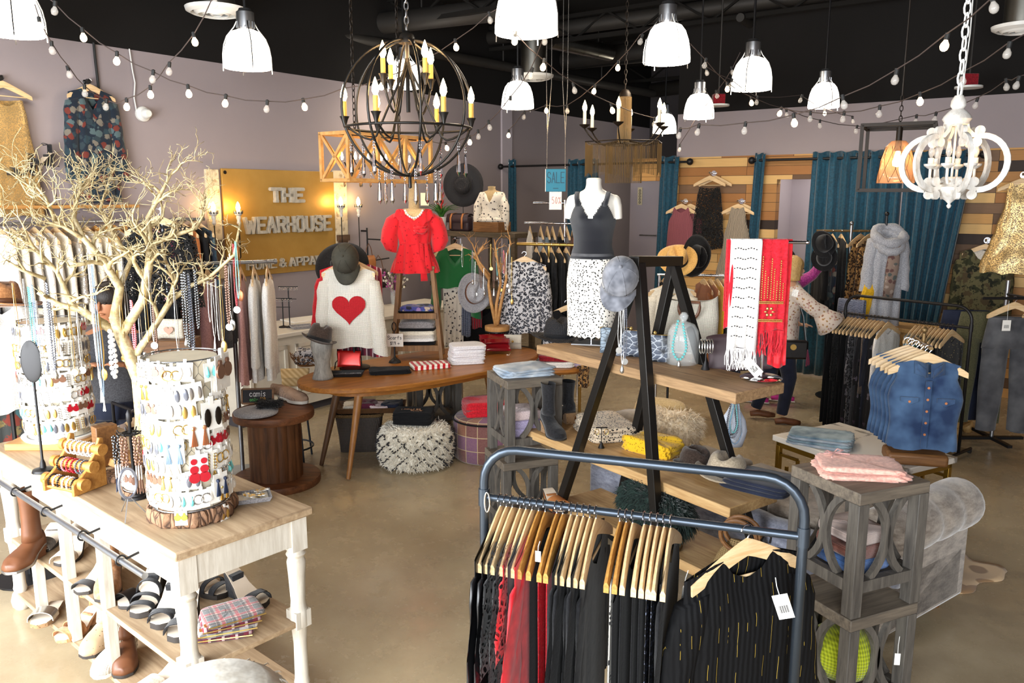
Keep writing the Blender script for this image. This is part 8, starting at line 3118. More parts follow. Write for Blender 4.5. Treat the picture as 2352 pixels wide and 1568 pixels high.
t=thing('iron_arm_stand','black iron stand at the left edge carrying the camel hat and shirt','stand',(GD(-6,655,4.42).x,GD(-6,655,4.42).y,0))
zz=GD(-6,655,4.42).z
m=MB()
m.tube([(0,0,.01),(0,0,zz)],.012,8)
m.tube([(0,0,1.62),(GD(110,690,4.4).x-t.location.x,-.02,1.6)],.009,8)
m.lathe([(.001,0),(.18,0),(.18,.012),(.001,.02)],20)
m.build('iron_frame','black_iron',t)
p=GD(470,1640,1.62)
t=thing('bar_stool','cream fringed seat of a stool at the bottom photo edge','stool',(p.x,p.y+.05,0))
sz=p.z+.02
m=MB()
m.lathe([(.001,sz-.07),(.14,sz-.07),(.155,sz-.05),(.15,sz-.01),(.12,sz+.012),(.001,sz+.016)],36)
m.build('seat_cushion','shag_cream',t,angle=180)
m=MB()
rnd=R_(6)
strands(m,[(Ve((.15*cos(a),.15*sin(a),sz-rnd.uniform(.01,.06))),Ve((cos(a),sin(a),-.2)))for a in[rnd.uniform(0,2*pi)for _ in range(700)]],.03,.0025,3,.6,.5)
m.build('fringe','shag_cream',t)['kind']='stuff'
for k in range(4):
 a=pi/4+k*pi/2
 m=MB()
 m.tube([(.16*cos(a),.16*sin(a),0),(.11*cos(a),.11*sin(a),sz-.06)],.014,8)
 m.build('leg','washed_wood',t)
m=MB()
m.tube([(.15*cos(2*pi*k/24),.15*sin(2*pi*k/24),.28)for k in range(24)],.008,6,True)
m.build('foot_ring','black_iron',t)
# ================================================================ SIGN, SCONCES, WALL DISPLAYS, CURTAINS, CHANDELIERS
def lw_local(px,py,p0,off=.0):
 q=LWp(px,py,off)-p0
 return q.dot(U),q.z
s0=LWp(520,634)
sg=thing('shop_sign','large gold shop sign board with metal letters on the lavender wall','sign',s0,LW_RZ)
x1,z1=lw_local(765,399,s0)
zt_s=lw_local(520,387,s0)[1]
m=MB()
m.box(0,x1,-.03,0,-.02,zt_s)
m.build('board','sign_board',sg,bevel=.004)
m=MB()
m.tube([(.04,-.034,zt_s-.04),(.04,-.03,zt_s-.04)],.02,12)
m.build('screw','bronze',sg)
for txt,pa_,pb_,ser,st in(('THE',(618,466),(686,430),.024,.04),('WEARHOUSE',(557,538),(750,498),.018,.034),('HOME & APPAREL',(562,620),(758,598),.009,.015)):
 xa,za=lw_local(*pa_,s0)
 xb,zb_2=lw_local(*pb_,s0)
 h=lw_local(pa_[0],pb_[1],s0)[1]-za
 n=len(txt.replace(' ',''))+.6*txt.count(' ')
 wd=(xb-xa)
 cw=wd/(n*1.42)
 ls,tw=letters(txt,h-st,cw,cw*.42,st,.045 if h>.1 else .02,ser)
 k_=wd/tw
 for l_ in ls:
  o=l_.build('letter','letter_steel',sg,(xa,-.032,za+st/2),bevel=.002)
  o.scale=(k_,1,1)
def sconce(px0,px1,pyt,pyb,cand,lab):
 p=LWp((px0+px1)/2,pyb)
 t=thing('wall_sconce',lab,'wall lamp',p,LW_RZ)
 zt_=LWp((px0+px1)/2,pyt).z-p.z
 w_=(LWp(px1,pyt)-LWp(px0,pyt)).length/2
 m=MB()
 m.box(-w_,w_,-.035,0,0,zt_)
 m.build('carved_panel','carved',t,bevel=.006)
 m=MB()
 m.box(-w_*.9,w_*.9,-.075,-.03,zt_*.3,zt_*.36)
 m.loft([[Ve((x*w_*f,-.03-.04*f*y,z))for x,y in((-1,0),(1,0),(1,1),(-1,1))]for z,f in((zt_*.12,.2),(zt_*.3,.75))])
 m.build('corbel','dark_corbel',t)
 for cx_,cy_ in cand:
  q=GP(cx_,cy_,UV(0,LV+.16),V)-p
  x,z=q.dot(U),q.z
  m=MB()
  s=sgn(x)
  m.tube([(s*.03,-.05,zt_*.25),(s*.05,-.11,zt_*.14),(x*.6,-.16,zt_*.1),(x,-.16,zt_*.2),(x,-.16,z-.14)],.006,8)
  m.build('arm','bronze',t)
  m=MB()
  m.lathe([(.006,-.15),(.022,-.13),(.016,-.1),(.026,-.07),(.02,-.05),(.034,-.045),(.045,-.01),(.038,-.012),(.001,-.03)],16,(x,-.16,z))
  m.build('candle_cup','distressed_white',t)
  m=MB()
  for k in range(9):
   a=2*pi*k/9
   m.tube([(x+.04*cos(a),-.16+.04*sin(a),z-.03),(x+.047*cos(a),-.16+.047*sin(a),z+.005)],[.008,.003],5)
  m.build('crown_rim','bronze',t)
  m=MB()
  m.lathe([(.008,-.02),(.02,.01),(.024,.035),(.016,.07),(.004,.09),(.001,.095)],14,(x,-.16,z))
  m.build('flame_bulb','sconce_flame',t,angle=180)
sconce(484,514,389,640,((490,484),(547,484)),'carved cream wall sconce with two candle bulbs left of the sign')
sconce(770,799,392,620,((783,470),(823,470)),'carved cream wall sconce with two candle bulbs right of the sign')
q=LWp(-30,472,.1)
t=thing('wall_ledge','narrow wooden ledge along the left wall above the pipe rail','shelf',LWp(-30,472),LW_RZ)
Ll=(LWp(300,474)-LWp(-30,472)).length
m=MB()
m.box(0,Ll,-.16,0,-.03,0)
m.build('board','natural_wood',t,bevel=.003)
def peg(px,py,lab):
 p=LWp(px,py,.0)
 t=thing('wall_peg',lab,'hook',p,LW_RZ)
 m=MB()
 m.lathe([(.001,.07),(.022,.065),(.024,.05),(.008,.04),(.008,.01),(.02,0),(.001,0)],14)
 for v_ in m.v:
  v_.y,v_.z=-v_.z,v_.y
 m.build('knob','black_iron',t)
 return p
p=peg(195,188,'black round peg holding the dark floral dress')
q=p+V*.085+Ve((0,0,.018))
hanger(q,LW_RZ,'wooden hanger of the dark floral dress on the left wall',None)
garment('floral_dress','floral_dark','dark teal floral long sleeved dress hung high on the left wall','dress',q,LW_RZ,None,w=.205,L=1.0,d=.045,sleeve=(.7,.07,.06,.12),neck=(.075,.2),prof=[(0,1.0,1.2),(.2,.86,1),(.6,.82,.9),(.85,.95,1.1),(1,1,.3)],folds=(8,.014),ragged=.006)
p=peg(-6,180,'black round peg at the left edge holding the gold dress')
q=p+V*.085+Ve((0,0,.018))
hanger(q,LW_RZ,'wooden hanger of the champagne gold dress at the left edge',None)
garment('gold_dress','gold_foil','champagne gold strapped dress at the left photo edge','dress',q,LW_RZ,None,w=.2,L=.95,d=.05,straps=(.12,.16,.004),prof=STRAPPY,slope=.05,neck=(.1,.06),top=-.2)
for k,(px,py,lab)in enumerate([(80,398,'black heeled sandal, left one on a wire stand on the wall ledge'),(122,376,'black heeled sandal, right one on a wire stand on the wall ledge')]):
 g=LWp(px,py,.1)
 shoe('sandal',lab,g+Ve((0,0,-.02)),LW_RZ-dg(80),heel=.09,plat=.02,straps=[(.19,.19,.04,.026)])
 zl_=LWp(px,472,.1).z
 t=thing('shoe_stand',['curled wire shoe stand at left upon the wall ledge','curled wire shoe stand at right upon the wall ledge'][k],'stand',(g.x,g.y,zl_),LW_RZ)
 m=MB()
 hh=g.z-zl_-.02
 m.tube([(0,0,.002),(0,0,hh*.5),(.015,0,hh*.8),(0,0,hh),(.05,0,hh+.0)],.004,6)
 m.tube([(-.05,-.04,.004),(.05,-.04,.004),(.05,.04,.004),(-.05,.04,.004)],.004,6,True)
 m.build('wire','bronze',t)
for(a,b,lab,mt)in((((215,98),(219,140),(228,215)),(),'black cable dropping down the left wall behind the floral dress','rubber'),(((297,112),(304,160),(310,190),(308,225),(314,258)),(),'thin white cable dropping to the lamp socket on the left wall','white_plastic')):
 m=MB()
 P0=LWp(*a[0],.02)
 m.tube([LWp(*q,.02)-P0 for q in a],.012 if mt=='rubber' else .006,8)
 tag(m.build('cable',mt,None,P0),lab,'cable')
p=LWp(326,262)
t=thing('lamp_socket','round white lamp socket fixed on the left wall','socket',p,LW_RZ)
m=MB()
m.lathe([(.001,.12),(.03,.12),(.045,.1),(.045,.05),(.07,.03),(.07,0),(.001,0)],20)
for v_ in m.v:
 v_.y,v_.z=-v_.z,v_.y
m.build('socket_body','white_plastic',t,angle=50)
p=LWp(830,530,.012)
t=thing('bag_hook','black iron bag arm on the wall right of the sign','hook',p,LW_RZ)
m=MB()
m.tube([(0,0,0),(0,-.1,0)],.012,8)
m.tube([(0,-.1,.04),(0,-.1,-.42)],.01,8)
m.tube([(0,-.1,-.1),(.26,-.1,-.12)],.008,8)
m.tube([(0,-.1,-.38),(.36,-.12,-.36)],.008,8)
m.build('iron_arm','black_iron',t)
for k,(px,py,mt,lab,w_,h_)in enumerate([(848,605,'leather_tan','tan leather pouch bag hanging on the black bag arm',.18,.2),(870,640,'leather_plum','dark round bag with tan straps hanging on the black bag arm',.26,.24)]):
 b_=LWp(px,py,.16)
 clutch('hanging_bag',mt,lab,b_-Ve((0,0,h_*.5)),(0,0,LW_RZ),w_,h_,.12,0,'bag',[(-w_*.35,0,h_*.9),(-w_*.2,0,h_*1.5),(0,0,h_*1.75),(w_*.2,0,h_*1.5),(w_*.35,0,h_*.9)],puff=.9)
cz=.871
for k,(px,lab)in enumerate([(640,'black jewelry T stand with earrings at the left of the white counter'),(655,'taller black jewelry T stand on the white counter')]):
 g=G(px,758,cz)+Ve((.0,.18,0))
 t=thing('jewelry_stand',lab,'stand',g)
 hh=.3+.12*k
 m=MB()
 m.lathe([(.001,0),(.05,0),(.045,.01),(.006,.02),(.006,hh),(.001,hh)],14)
 m.tube([(-.1,0,hh),(.1,0,hh)],.005,6)
 m.tube([(-.08,0,hh*.7),(.08,0,hh*.7)],.004,6)
 m.build('stand_body','black_iron',t)
 for j in range(7):
  m=MB()
  ring_(m,-.09+.03*j,hh-.02,.012,.0016)
  m.build('earring','silver',t)
tray(G(690,755,cz)+Ve((0,.05,0)),dg(30),.22,.16,.03,'grey_cloth','grey jewelry tray on the white counter','white_cloth','jewelry_tray')
m=MB()
m.box(-.22,.22,-.15,.15,0,.012)
tag(m.build('paper_sheet','paper',None,G(690,740,cz)+Ve((0,.2,0)),dg(45)),'large white paper sheet lying on the white counter','paper')
g=G(905,690,cz)+Ve((0,.0,0))
g=Ve((LWp(905,640,.5).x,LWp(905,640,.5).y,cz))
t=thing('flower_bunch','dried purple and cream flowers in a glass on the white counter','flowers',g)
m=MB()
m.lathe([(.04,0),(.05,.1),(.045,.18)],16)
m.build('vase','clear_glass',t,solid=-.003)
rnd=R_(3)
for mt,cnt in(('magenta_velvet',26),('cream_cloth',34),('olive_cloth',30)):
 m=MB()
 for k in range(cnt):
  a,l=rnd.uniform(0,2*pi),rnd.uniform(.2,.42)
  r_=rnd.uniform(.02,.17)
  m.tube([(0,0,.1),(r_*.4*cos(a),r_*.4*sin(a),l*.7),(r_*cos(a),r_*sin(a),l)],.002,4)
  m.ball((r_*cos(a),r_*sin(a),l),.016,6,4)
 m.build('blossoms',mt,t)
def curtain(name,lab,px0,px1,pyt,pyb,n,off=.09,taper=(0,0),uoff=0.0,seed=1,zb=None):
 a,b=FWp(px0,pyt,off),FWp(px1,pyt,off)
 zt_=a.z
 zb_=max(.015,FWp(px0,pyb,off).z)if zb is None else zb
 Lc_=(b-a).length
 t=thing('curtain',lab,'curtain',(a.x,a.y,0),FW_RZ)
 m=MB()
 N=n*10
 rows=[]
 for j in range(13):
  f=j/12
  z=zt_+(zb_-zt_)*f
  row=[]
  for k in range(N+1):
   g=k/N
   ph=2*pi*n*g+.5*sin(3*f+g*5+seed)
   x=Lc_*g+(taper[0]*(1-g)+taper[1]*g)*f
   y=.035*sin(ph)*(1-.2*f)+.012*sin(2.3*ph+seed+f)
   row.append(Ve((x,y,z+(.012*sin(ph)if j==0 else 0))))
  rows.append(row)
 m.loft(rows[::-1],closed=False)
 m.build('drape','teal_velvet',t,angle=180,solid=.006)
 for k in range(n):
  m=MB()
  x=Lc_*(k+.5)/n
  m.tube([(x,.028*cos(q),zt_-.05+.028*sin(q))for q in[2*pi*i/14 for i in range(14)]],.006,6,True)
  m.build('grommet','steel',t)
 return t
curtain('curtain','narrow teal curtain bunched at the far left of the fitting rooms',1165,1187,367,700,2)
curtain('curtain','teal velvet curtain behind the white mannequin shoulder',1302,1375,367,800,4)
curtain('curtain','teal curtain bunched left of the rose striped tops',1516,1562,360,820,2,.1,(-.05,-.1))
curtain('curtain','thin teal curtain bunched right of the silver striped dress',1733,1760,353,845,2,.1,(-.08,-.1))
curtain('curtain','wide teal velvet curtain drawn over the right fitting room, left half',1866,2078,350,858,7,.11,(-.03,0),zb=.02)
curtain('curtain','wide teal velvet curtain drawn over the right fitting room, right half',2080,2244,348,930,6,.13,(.0,-.3),zb=.02)
for(pa_,pb_,lab)in(((1150,375),(1585,364),'black iron curtain rod across the left fitting room openings'),((1727,359),(2262,345),'black iron curtain rod above the right fitting room')):
 a,b=FWp(*pa_,.1),FWp(*pb_,.1)
 t=thing('curtain_rod',lab,'curtain rod',(a.x,a.y,a.z-.05),FW_RZ)
 L_=(b-a).length
 m=MB()
 m.tube([(0,0,0),(L_,0,0)],.016,10)
 m.build('rod','black_iron',t)
 for x in(0,L_):
  m=MB()
  m.ball((x,0,0),.045,12,8)
  m.build('finial','black_iron',t)
 for x in((L_-.2,.18)if L_>2.6 else(.2,L_-.2)):
  if LV<0 and(a+V*x).dot(V)>-5:
   m=MB()
   m.tube([(x,0,0),(x,.1,0)],.01,8)
   m.build('bracket','black_iron',t)
tp_=GP(1470,430,UV(FU+1.3,0),U)
t=thing('paper_banner','small tan paper tag hung on the pale fitting room wall','sign',tp_-U*.01,FW_RZ)
m=MB()
m.box(-.03,.05,-.006,0,-.27,0)
m.build('card','paper_cream',t)
m=MB()
for k in range(5):
 m.tube([(.01+.014*cos(a),-.008,-.05-.045*k+.016*sin(a))for a in[2*pi*i/10 for i in range(10)]],.004,5,True)
m.build('lettering','ink',t)
tp_=GP(1490,540,UV(FU+1.3,0),U)
t=thing('towel_bar','chrome bar fixed on the pale fitting room wall','rail',tp_,FW_RZ)
m=MB()
m.tube([(-.13,-.06,0),(.16,-.06,0)],.01,8)
for x in(-.11,.14):
 m.tube([(x,0,0),(x,-.06,0)],.012,8)
m.build('bar','steel',t)
p=GD(1277,388,7.6)
t=thing('sale_sign','aqua SALE sign hanging on strings from the ceiling','sign',p,dg(-8))
w_=.092
m=MB()
m.box(-w_,w_,-.008,.008,-.205,0)
m.build('board','aqua_sign',t,bevel=.003)
m=MB()
m.box(-w_-.006,-w_,-.009,.009,-.205,0)
m.build('edge','paper',t)
ls,tw=letters('SALE',.095,.03,.012,.0065,.001)
for l_ in ls:
 l_.build('lettering','aqua_ink',t,(-tw/2,-.0086,-.125))
m=MB()
m.box(-.025,.025,-.0095,-.0085,-.178,-.172)
m.build('small_print','aqua_ink',t)
for s in(-1,1):
 m=MB()
 m.tube([(s*w_*.92,0,-.004),(s*w_*.9,0,.3),(s*w_*.8-.02,.0,.75),(s*w_*.8-.02,0,4.8-p.z)],.003,5)
 m.tube([(s*w_*.9,0,.3),(s*w_*.8+.025,0,.75),(s*w_*.8+.025,0,4.8-p.z)],.003,5)
 m.build('string','silver',t)
 m=MB()
 m.tube([(s*w_*.92,.0+.01*cos(a),.01*sin(a)+.005)for a in[2*pi*i/12 for i in range(12)]],.003,5,True)
 m.build('ring','silver',t)
p2=GD(1276,440,7.62)
t=thing('price_sign','white card marked 50% hanging below the aqua SALE sign','sign',p2,dg(-8))
m=MB()
m.box(-.058,.058,-.003,.003,-.165,0)
m.build('card','paper',t)
m=MB()
for s in(-1,1):
 m.tube([(s*.03,0,-.005),(s*.03,-.004,(p.z-.205)-p2 .z)],.002,5)
m.build('loop','silver',t)
ls,tw=letters('50%',.06,.02,.011,.0036,.001)
for l_ in ls:
 l_.build('lettering','ink_red',t,(-tw/2+.008,-.0036,-.11))
def chain(m,a,b,link=.045,r=.0035,w=.011):
 a,b=Ve(a),Ve(b)
 n=max(2,int((b-a).length/(link*.78)))
 for k in range(n):
  c=a.lerp(b,(k+.5)/n)
  pts=[]
  for i in range(10):
   q=2*pi*i/10
   x,z=w*cos(q),link/2*sin(q)*(1 if abs(sin(q))>.5 else 1.1)
   pts.append(c+(Ve((x,0,z))if k%2 else Ve((0,x,z))))
  m.tube(pts,r,5,True)
def prism_drop(t,p,L=.11,r=.011,beads=3):
 m=MB()
 for k in range(beads):
  m.ball((p[0],p[1],p[2]-.008-.016*k),.0075,8,5)
 z=p[2]-.016*beads-.004
 m.lathe([(.002,0),(r*.55,-.015),(r,-L*.82),(.001,-L)],6,(p[0],p[1],z))
 m.build('crystal_drop','crystal',t,angle=10)
oc=GD(938,250,4.9)
orb=thing('orb_chandelier','round black wire globe chandelier with candle bulbs and crystal drops','chandelier',oc)
OR=.385
m=MB()
m.lathe([(.05,OR-.02),(.05,OR),(.04,OR+.03),(.015,OR+.05),(.001,OR+.052)],20)
m.build('top_cap','black_steel',orb,angle=60)
for k in range(4):
 a=pi*k/4+.3
 m=MB()
 m.tube([(OR*sin(q)*cos(a),OR*sin(q)*sin(a),OR*cos(q))for q in[2*pi*i/56 for i in range(56)]],.0075,7,True)
 m.build('hoop','black_steel',orb,angle=180)
m=MB()
ze=-.11
re=sqrt(OR*OR-ze*ze)
m.tube([(re*cos(2*pi*k/56),re*sin(2*pi*k/56),ze)for k in range(56)],.0075,7,True)
m.build('ring','black_steel',orb,angle=180)
m=MB()
m.tube([(0,0,OR),(0,0,-.02)],.012,8)
m.build('centre_post','black_steel',orb)
m=MB()
m.lathe([(.001,-OR-.075),(.011,-OR-.07),(.009,-OR),(.016,-OR+.01),(.001,-OR+.02)],12)
m.build('bottom_finial','black_steel',orb)
def candle_arm(t,x,y,zc,ztop,mat='black_steel',wax='candle_wax',ln=.1,dip=.16,cup=True,r=.007,fl='candle_flame'):
 m=MB()
 pts=[]
 for i in range(15):
  f=i/14
  pts.append((x*(f**1.5),y*(f**1.5),ztop+(zc-dip-ztop)*min(1,f*1.5)**1.6 if f<.66 else zc-dip+(dip-.03)*((f-.66)/.34)**2))
 m.tube(pts,r,7)
 m.build('arm',mat,t,angle=180)
 m=MB()
 if cup:
  m.lathe([(.008,-.05),(.012,-.03),(.02,-.005),(.029,.012),(.024,.012),(.001,0)],14,(x,y,zc))
 else:
  m.lathe([(.008,-.03),(.045,-.002),(.047,.004),(.001,.004)],16,(x,y,zc))
 m.build('candle_cup',mat,t)
 m=MB()
 m.lathe([(.0145,.004),(.0145,ln),(.011,ln+.004),(.001,ln+.004)],12,(x,y,zc))
 m.build('candle',wax,t)
 m=MB()
 m.lathe([(.009,ln+.002),(.02,ln+.026),(.018,ln+.05),(.008,ln+.08),(.001,ln+.098)],12,(x,y,zc))
 m.build('flame_bulb',fl,t,angle=180)
for k in range(6):
 a=2*pi*k/6+.15
 candle_arm(orb,.37*cos(a),.37*sin(a),-.06,.25,ln=.095,dip=.12)
for k in range(4):
 a=2*pi*k/4+.75
 candle_arm(orb,.17*cos(a),.17*sin(a),.17,.3,ln=.095,dip=.2)
for k in range(4):
 a=pi*k/4+.3
 for q in(2.05,2.65,2*pi-2.05,2*pi-2.65):
  prism_drop(orb,(OR*sin(q)*cos(a),OR*sin(q)*sin(a),OR*cos(q)-.008),.14,.0135,4)
m=MB()
chain(m,(0,0,OR+.05),(0,0,4.8-oc.z),.05,.004,.012)
m.build('chain','steel',orb)
kz=GD(800,303,6.2).z
kz0=GD(800,413,6.2).z
KL=.93
kq=GD(800,350,6.2)+U*.465-V*.15
crate=thing('crate_chandelier','rectangular wooden lattice chandelier with crystal drops near the sign','chandelier',(kq.x,kq.y,kz0),LW_RZ)
KH=kz-kz0
kw,kl=.15,KL/2
for x in(-kl,kl,-kl/3,kl/3):
 for y in(-kw,kw):
  m=MB()
  m.box(x-.013,x+.013,y-.013,y+.013,0,KH)
  m.build('post','crate_wood',crate)
m=MB()
for z in(0,KH):
 for y in(-kw,kw):
  m.bar((-kl-.013,y,z),(kl+.013,y,z),.028,.026)
 for x in(-kl,kl):
  m.bar((x,-kw,z),(x,kw,z),.026,.026)
m.build('rail','crate_wood',crate,bevel=.002)
for y in(-kw,kw):
 for k in range(3):
  xa=-kl+2*kl*k/3
  xb=xa+2*kl/3
  for(p_,q_)in(((xa,0),(xb,KH)),((xa,KH),(xb,0))):
   m=MB()
   m.bar((p_[0],y,p_[1]),(q_[0],y,q_[1]),.022,.016,(0,1,0))
   m.build('lattice_bar','crate_wood',crate)
for x in(-kl,kl):
 for z0_,z1_ in((0,KH),(KH,0)):
  m=MB()
  m.bar((x,-kw,z0_),(x,kw,z1_),.022,.016,(1,0,0))
  m.build('lattice_bar','crate_wood',crate)
m=MB()
m.tube([(-kl,0,KH),(kl,0,KH)],.01,6)
for x in(-.28,0,.28):
 m.tube([(x,0,KH),(x,0,KH*.5)],.006,6)
 for a in range(4):
  m.tube([(x,0,KH*.5),(x+.06*cos(a*1.57),.06*sin(a*1.57),KH*.25),(x+.09*cos(a*1.57),.09*sin(a*1.57),KH*.4)],.004,5)
m.build('inner_frame','bronze',crate)
for x in(-.28,0,.28):
 for a in range(3):
  m=MB()
  cx_,cy_=x+.085*cos(a*2.1),.085*sin(a*2.1)
  m.lathe([(.006,.0),(.011,.02),(.005,.05),(.001,.06)],10,(cx_,cy_,KH*.45))
  m.build('flame_bulb','candle_flame',crate,angle=180)
 for a in range(5):
  prism_drop(crate,(x+.07*cos(a*1.26),.07*sin(a*1.26),KH*.75 if a%2 else KH*.3),.09,.009,4)
for x in(-.25,.25):
 m=MB()
 chain(m,(x,0,KH),(x,0,4.8-kz0),.06,.0035,.012)
 m.build('chain','bronze',crate)
fc=GD(1434,300,7.3)
fr_=thing('fringe_chandelier','bronze chandelier with long bead chain fringe and white candles','chandelier',fc)
zt_=GD(1434,212,7.3).z-fc.z
m=MB()
m.lathe([(.055,zt_-.05),(.05,zt_-.01),(.03,zt_+.02),(.001,zt_+.03)],20)
m.build('top_cap','bronze',fr_,angle=60)
for k in range(6):
 a=2*pi*k/6+.25
 candle_arm(fr_,.37*cos(a),.37*sin(a),.04,-.08,'bronze','candle_white',.11,.16,False,.007)
ro_=GD(1434,415,7.3).z-fc.z
m=MB()
for k in range(40):
 a=2*pi*k/40
 m.tube([(.055*cos(a),.055*sin(a),zt_-.04),(.06*cos(a),.06*sin(a),-.1)],.0035,4)
m.build('column_fringe','old_brass',fr_)['kind']='stuff'
m=MB()
for k in range(6):
 a0_,a1_=2*pi*k/6+.25,2*pi*(k+1)/6+.25
 for j in range(26):
  f=j/26
  a=a0_+(a1_-a0_)*f
  r_=.36*(cos(pi/6)/cos((a-a0_)-pi/6))
  z0_=-.1-.02*sin(pi*f)
  m.tube([(r_*cos(a),r_*sin(a),z0_),(r_*cos(a),r_*sin(a),ro_+.03+.04*sin(pi*f))],.0022,3)
for j in range(60):
 a=2*pi*j/60
 m.tube([(.16*cos(a),.16*sin(a),-.12),(.16*cos(a),.16*sin(a),ro_-.02)],.0026,3)
m.build('long_fringe','old_brass',fr_)['kind']='stuff'
m=MB()
m.tube([(.36*cos(2*pi*k/6+.25),.36*sin(2*pi*k/6+.25),-.1)for k in range(6)],.005,6,True)
m.tube([(.16*cos(a),.16*sin(a),-.12)for a in[2*pi*i/24 for i in range(24)]],.005,6,True)
m.tube([(0,0,zt_),(0,0,-.16)],.014,8)
m.build('ring_frame','bronze',fr_)
m=MB()
chain(m,(0,0,zt_+.03),(0,0,4.8-fc.z),.05,.0035,.011)
m.build('chain','bronze',fr_)
wc=GD(2190,360,4.2)
wh=thing('white_chandelier','distressed white carved wooden chandelier with scrolled ribs','chandelier',wc)
m=MB()
m.lathe([(.001,.3),(.02,.3),(.034,.275),(.036,.25),(.026,.235),(.04,.225),(.062,.2),(.068,.185),(.058,.17),(.06,.16),(.05,.15),(.001,.15)],28)
m.build('top_turning','distressed_white',wh,angle=50)
m=MB()
m.lathe([(.001,-.26),(.008,-.255),(.012,-.245),(.006,-.235),(.02,-.22),(.055,-.195),(.075,-.165),(.07,-.15),(.04,-.14),(.035,-.13),(.05,-.11),(.04,-.1),(.001,-.1)],28)
m.build('bottom_turning','distressed_white',wh,angle=50)
m=MB()
m.tube([(0,0,.16),(0,0,-.12)],.006,8)
m.build('centre_rod','distressed_white',wh)
for k in range(6):
 a=2*pi*k/6+.35
 m=MB()
 m.T=Matrix.Rotation(a,4,'Z')
 def rib(pts,w=.016,h=.024):
  rings=[]
  P=[Ve((x,0,z))for x,z in pts]
  for i,p_ in enumerate(P):
   d=(P[min(i+1,len(P)-1)]-P[max(i-1,0)]).normalized()
   nrm=Ve((-d.z,0,d.x))
   rings.append([p_+nrm*(h/2*s1)+Ve((0,w/2*s2,0))for s1,s2 in((-1,-1),(1,-1),(1,1),(-1,1))])
  m.loft(rings)
 rib([(.045,.165),(.055,.13),(.08,.105),(.12,.1)])
 rib([(.12+.122*sin(q),-.033+.133*cos(q))for q in[pi*i/14 for i in range(15)]],.018,.028)
 rib([(.12,-.166),(.08,-.15),(.05,-.15),(.035,-.165)])
 for(x,z)in((.11,.125),(.1,.07),(.105,-.125),(.1,-.19)):
  m.tube([(x,-.009,z),(x,.009,z)],.024,14)
 m.build('scroll_rib','distressed_white',wh,angle=40)
 a2=a+pi/6
 x,y=.105*cos(a2),.105*sin(a2)
 m=MB()
 m.tube([(.03*cos(a2),.03*sin(a2),-.12),(.08*cos(a2),.08*sin(a2),-.13),(x,y,-.1),(x,y,-.06)],.007,7)
 m.lathe([(.01,-.06),(.03,-.045),(.032,-.035),(.014,-.04),(.014,-.005),(.001,-.005)],14,(x,y,0))
 m.build('candle_arm','distressed_white',wh)
 m=MB()
 m.lathe([(.007,-.004),(.014,.015),(.015,.03),(.007,.058),(.001,.07)],12,(x,y,0))
 m.build('flame_bulb','candle_flame' if k==4 else 'clear_bulb',wh,angle=180)
m=MB()
chain(m,(0,0,.3),(.0,0,4.8-wc.z),.07,.005,.016)
m.build('chain','white_plastic',wh)
m=MB()
m.tube([(.012,0,.3),(.03,.01,.6),(.012,-.01,1),(.0,0,4.8-wc.z)],.003,5)
m.build('cord','white_plastic',wh)
pz0=GD(2055,437,5.6)
pzt=GD(2055,290,5.6).z-pz0 .z
cg=thing('cage_pendant','rusty metal box frame pendant with an amber glass bell','lamp',pz0,dg(-28))
s=.215
m=MB()
for x in(-s,s):
 for y in(-s,s):
  m.box(x-.011,x+.011,y-.011,y+.011,0,pzt)
for z in(0,pzt):
 for(a,b)in(((-s,-s),(s,-s)),((s,-s),(s,s)),((s,s),(-s,s)),((-s,s),(-s,-s))):
  m.bar((a[0],a[1],z),(b[0],b[1],z),.022,.022)
m.bar((-s,0,pzt),(s,0,pzt),.03,.015)
m.build('box_frame','bronze',cg)
m=MB()
m.lathe([(.118,.05),(.115,.09),(.1,.2),(.075,.29),(.045,.325),(.02,.33)],32)
m.build('glass_bell','amber_glass',cg,angle=180,solid=-.003)
m=MB()
for k in range(10):
 for s_ in(-1,1):
  m.tube([((r_+.004)*cos(a),(r_+.004)*sin(a),z)for r_,z,a in[(.118,.052,2*pi*k/10),(.112,.12,2*pi*k/10+.25*s_),(.1,.2,2*pi*k/10+.5*s_),(.075,.29,2*pi*k/10+.75*s_)]],.0016,4)
m.build('wire_net','bronze',cg)
m=MB()
m.tube([(0,0,.31),(0,0,pzt)],.02,10)
m.lathe([(.022,.26),(.024,.31),(.001,.31)],12)
m.build('bulb_socket','bronze',cg)
m=MB()
m.lathe([(.011,.26),(.03,.19),(.026,.165),(.001,.155)],14)
m.build('filament_bulb','candle_flame',cg,angle=180)
m=MB()
chain(m,(0,0,pzt),(0,0,pzt+.2),.04,.003,.01)
m.tube([(0,0,pzt+.2),(0,0,4.8-pz0 .z)],.005,6)
m.build('suspension','bronze',cg)
# ================================================================ PEOPLE
def limb(m,pts,rad,n=12):
 K=[]
 P=[Ve(p)for p in pts]
 path,rr=[],[]
 for i in range(len(P)-1):
  for s in range(5):
   f=s/5
   path.append(P[i].lerp(P[i+1],f))
   rr.append(rad[i]+(rad[i+1]-rad[i])*f)
 path.append(P[-1])
 rr.append(rad[-1])
 m.tube(path,rr,n)
def hand(m,w,d,up,r=1.0):
 """palm and five fingers from wrist w along d"""
 d=Ve(d).normalized()
 up=Ve(up)
 s=d.cross(up).normalized()
 m.tube([w,w+d*.04,w+d*.085],[.024*r,.034*r,.03*r],10,flat=.5,up=up)
 for k in range(4):
  b=w+d*.08+s*(.026-.017*k)
  l=[.062,.074,.07,.052][k]
  m.tube([b,b+d*l*.5-up*.006,b+d*l*.85-up*.022],[.0088,.0082,.006],7)
 b=w+d*.03+s*.028
 m.tube([b,b+d*.03+s*.024-up*.008,b+d*.06+s*.03-up*.014],[.011,.0098,.007],7)
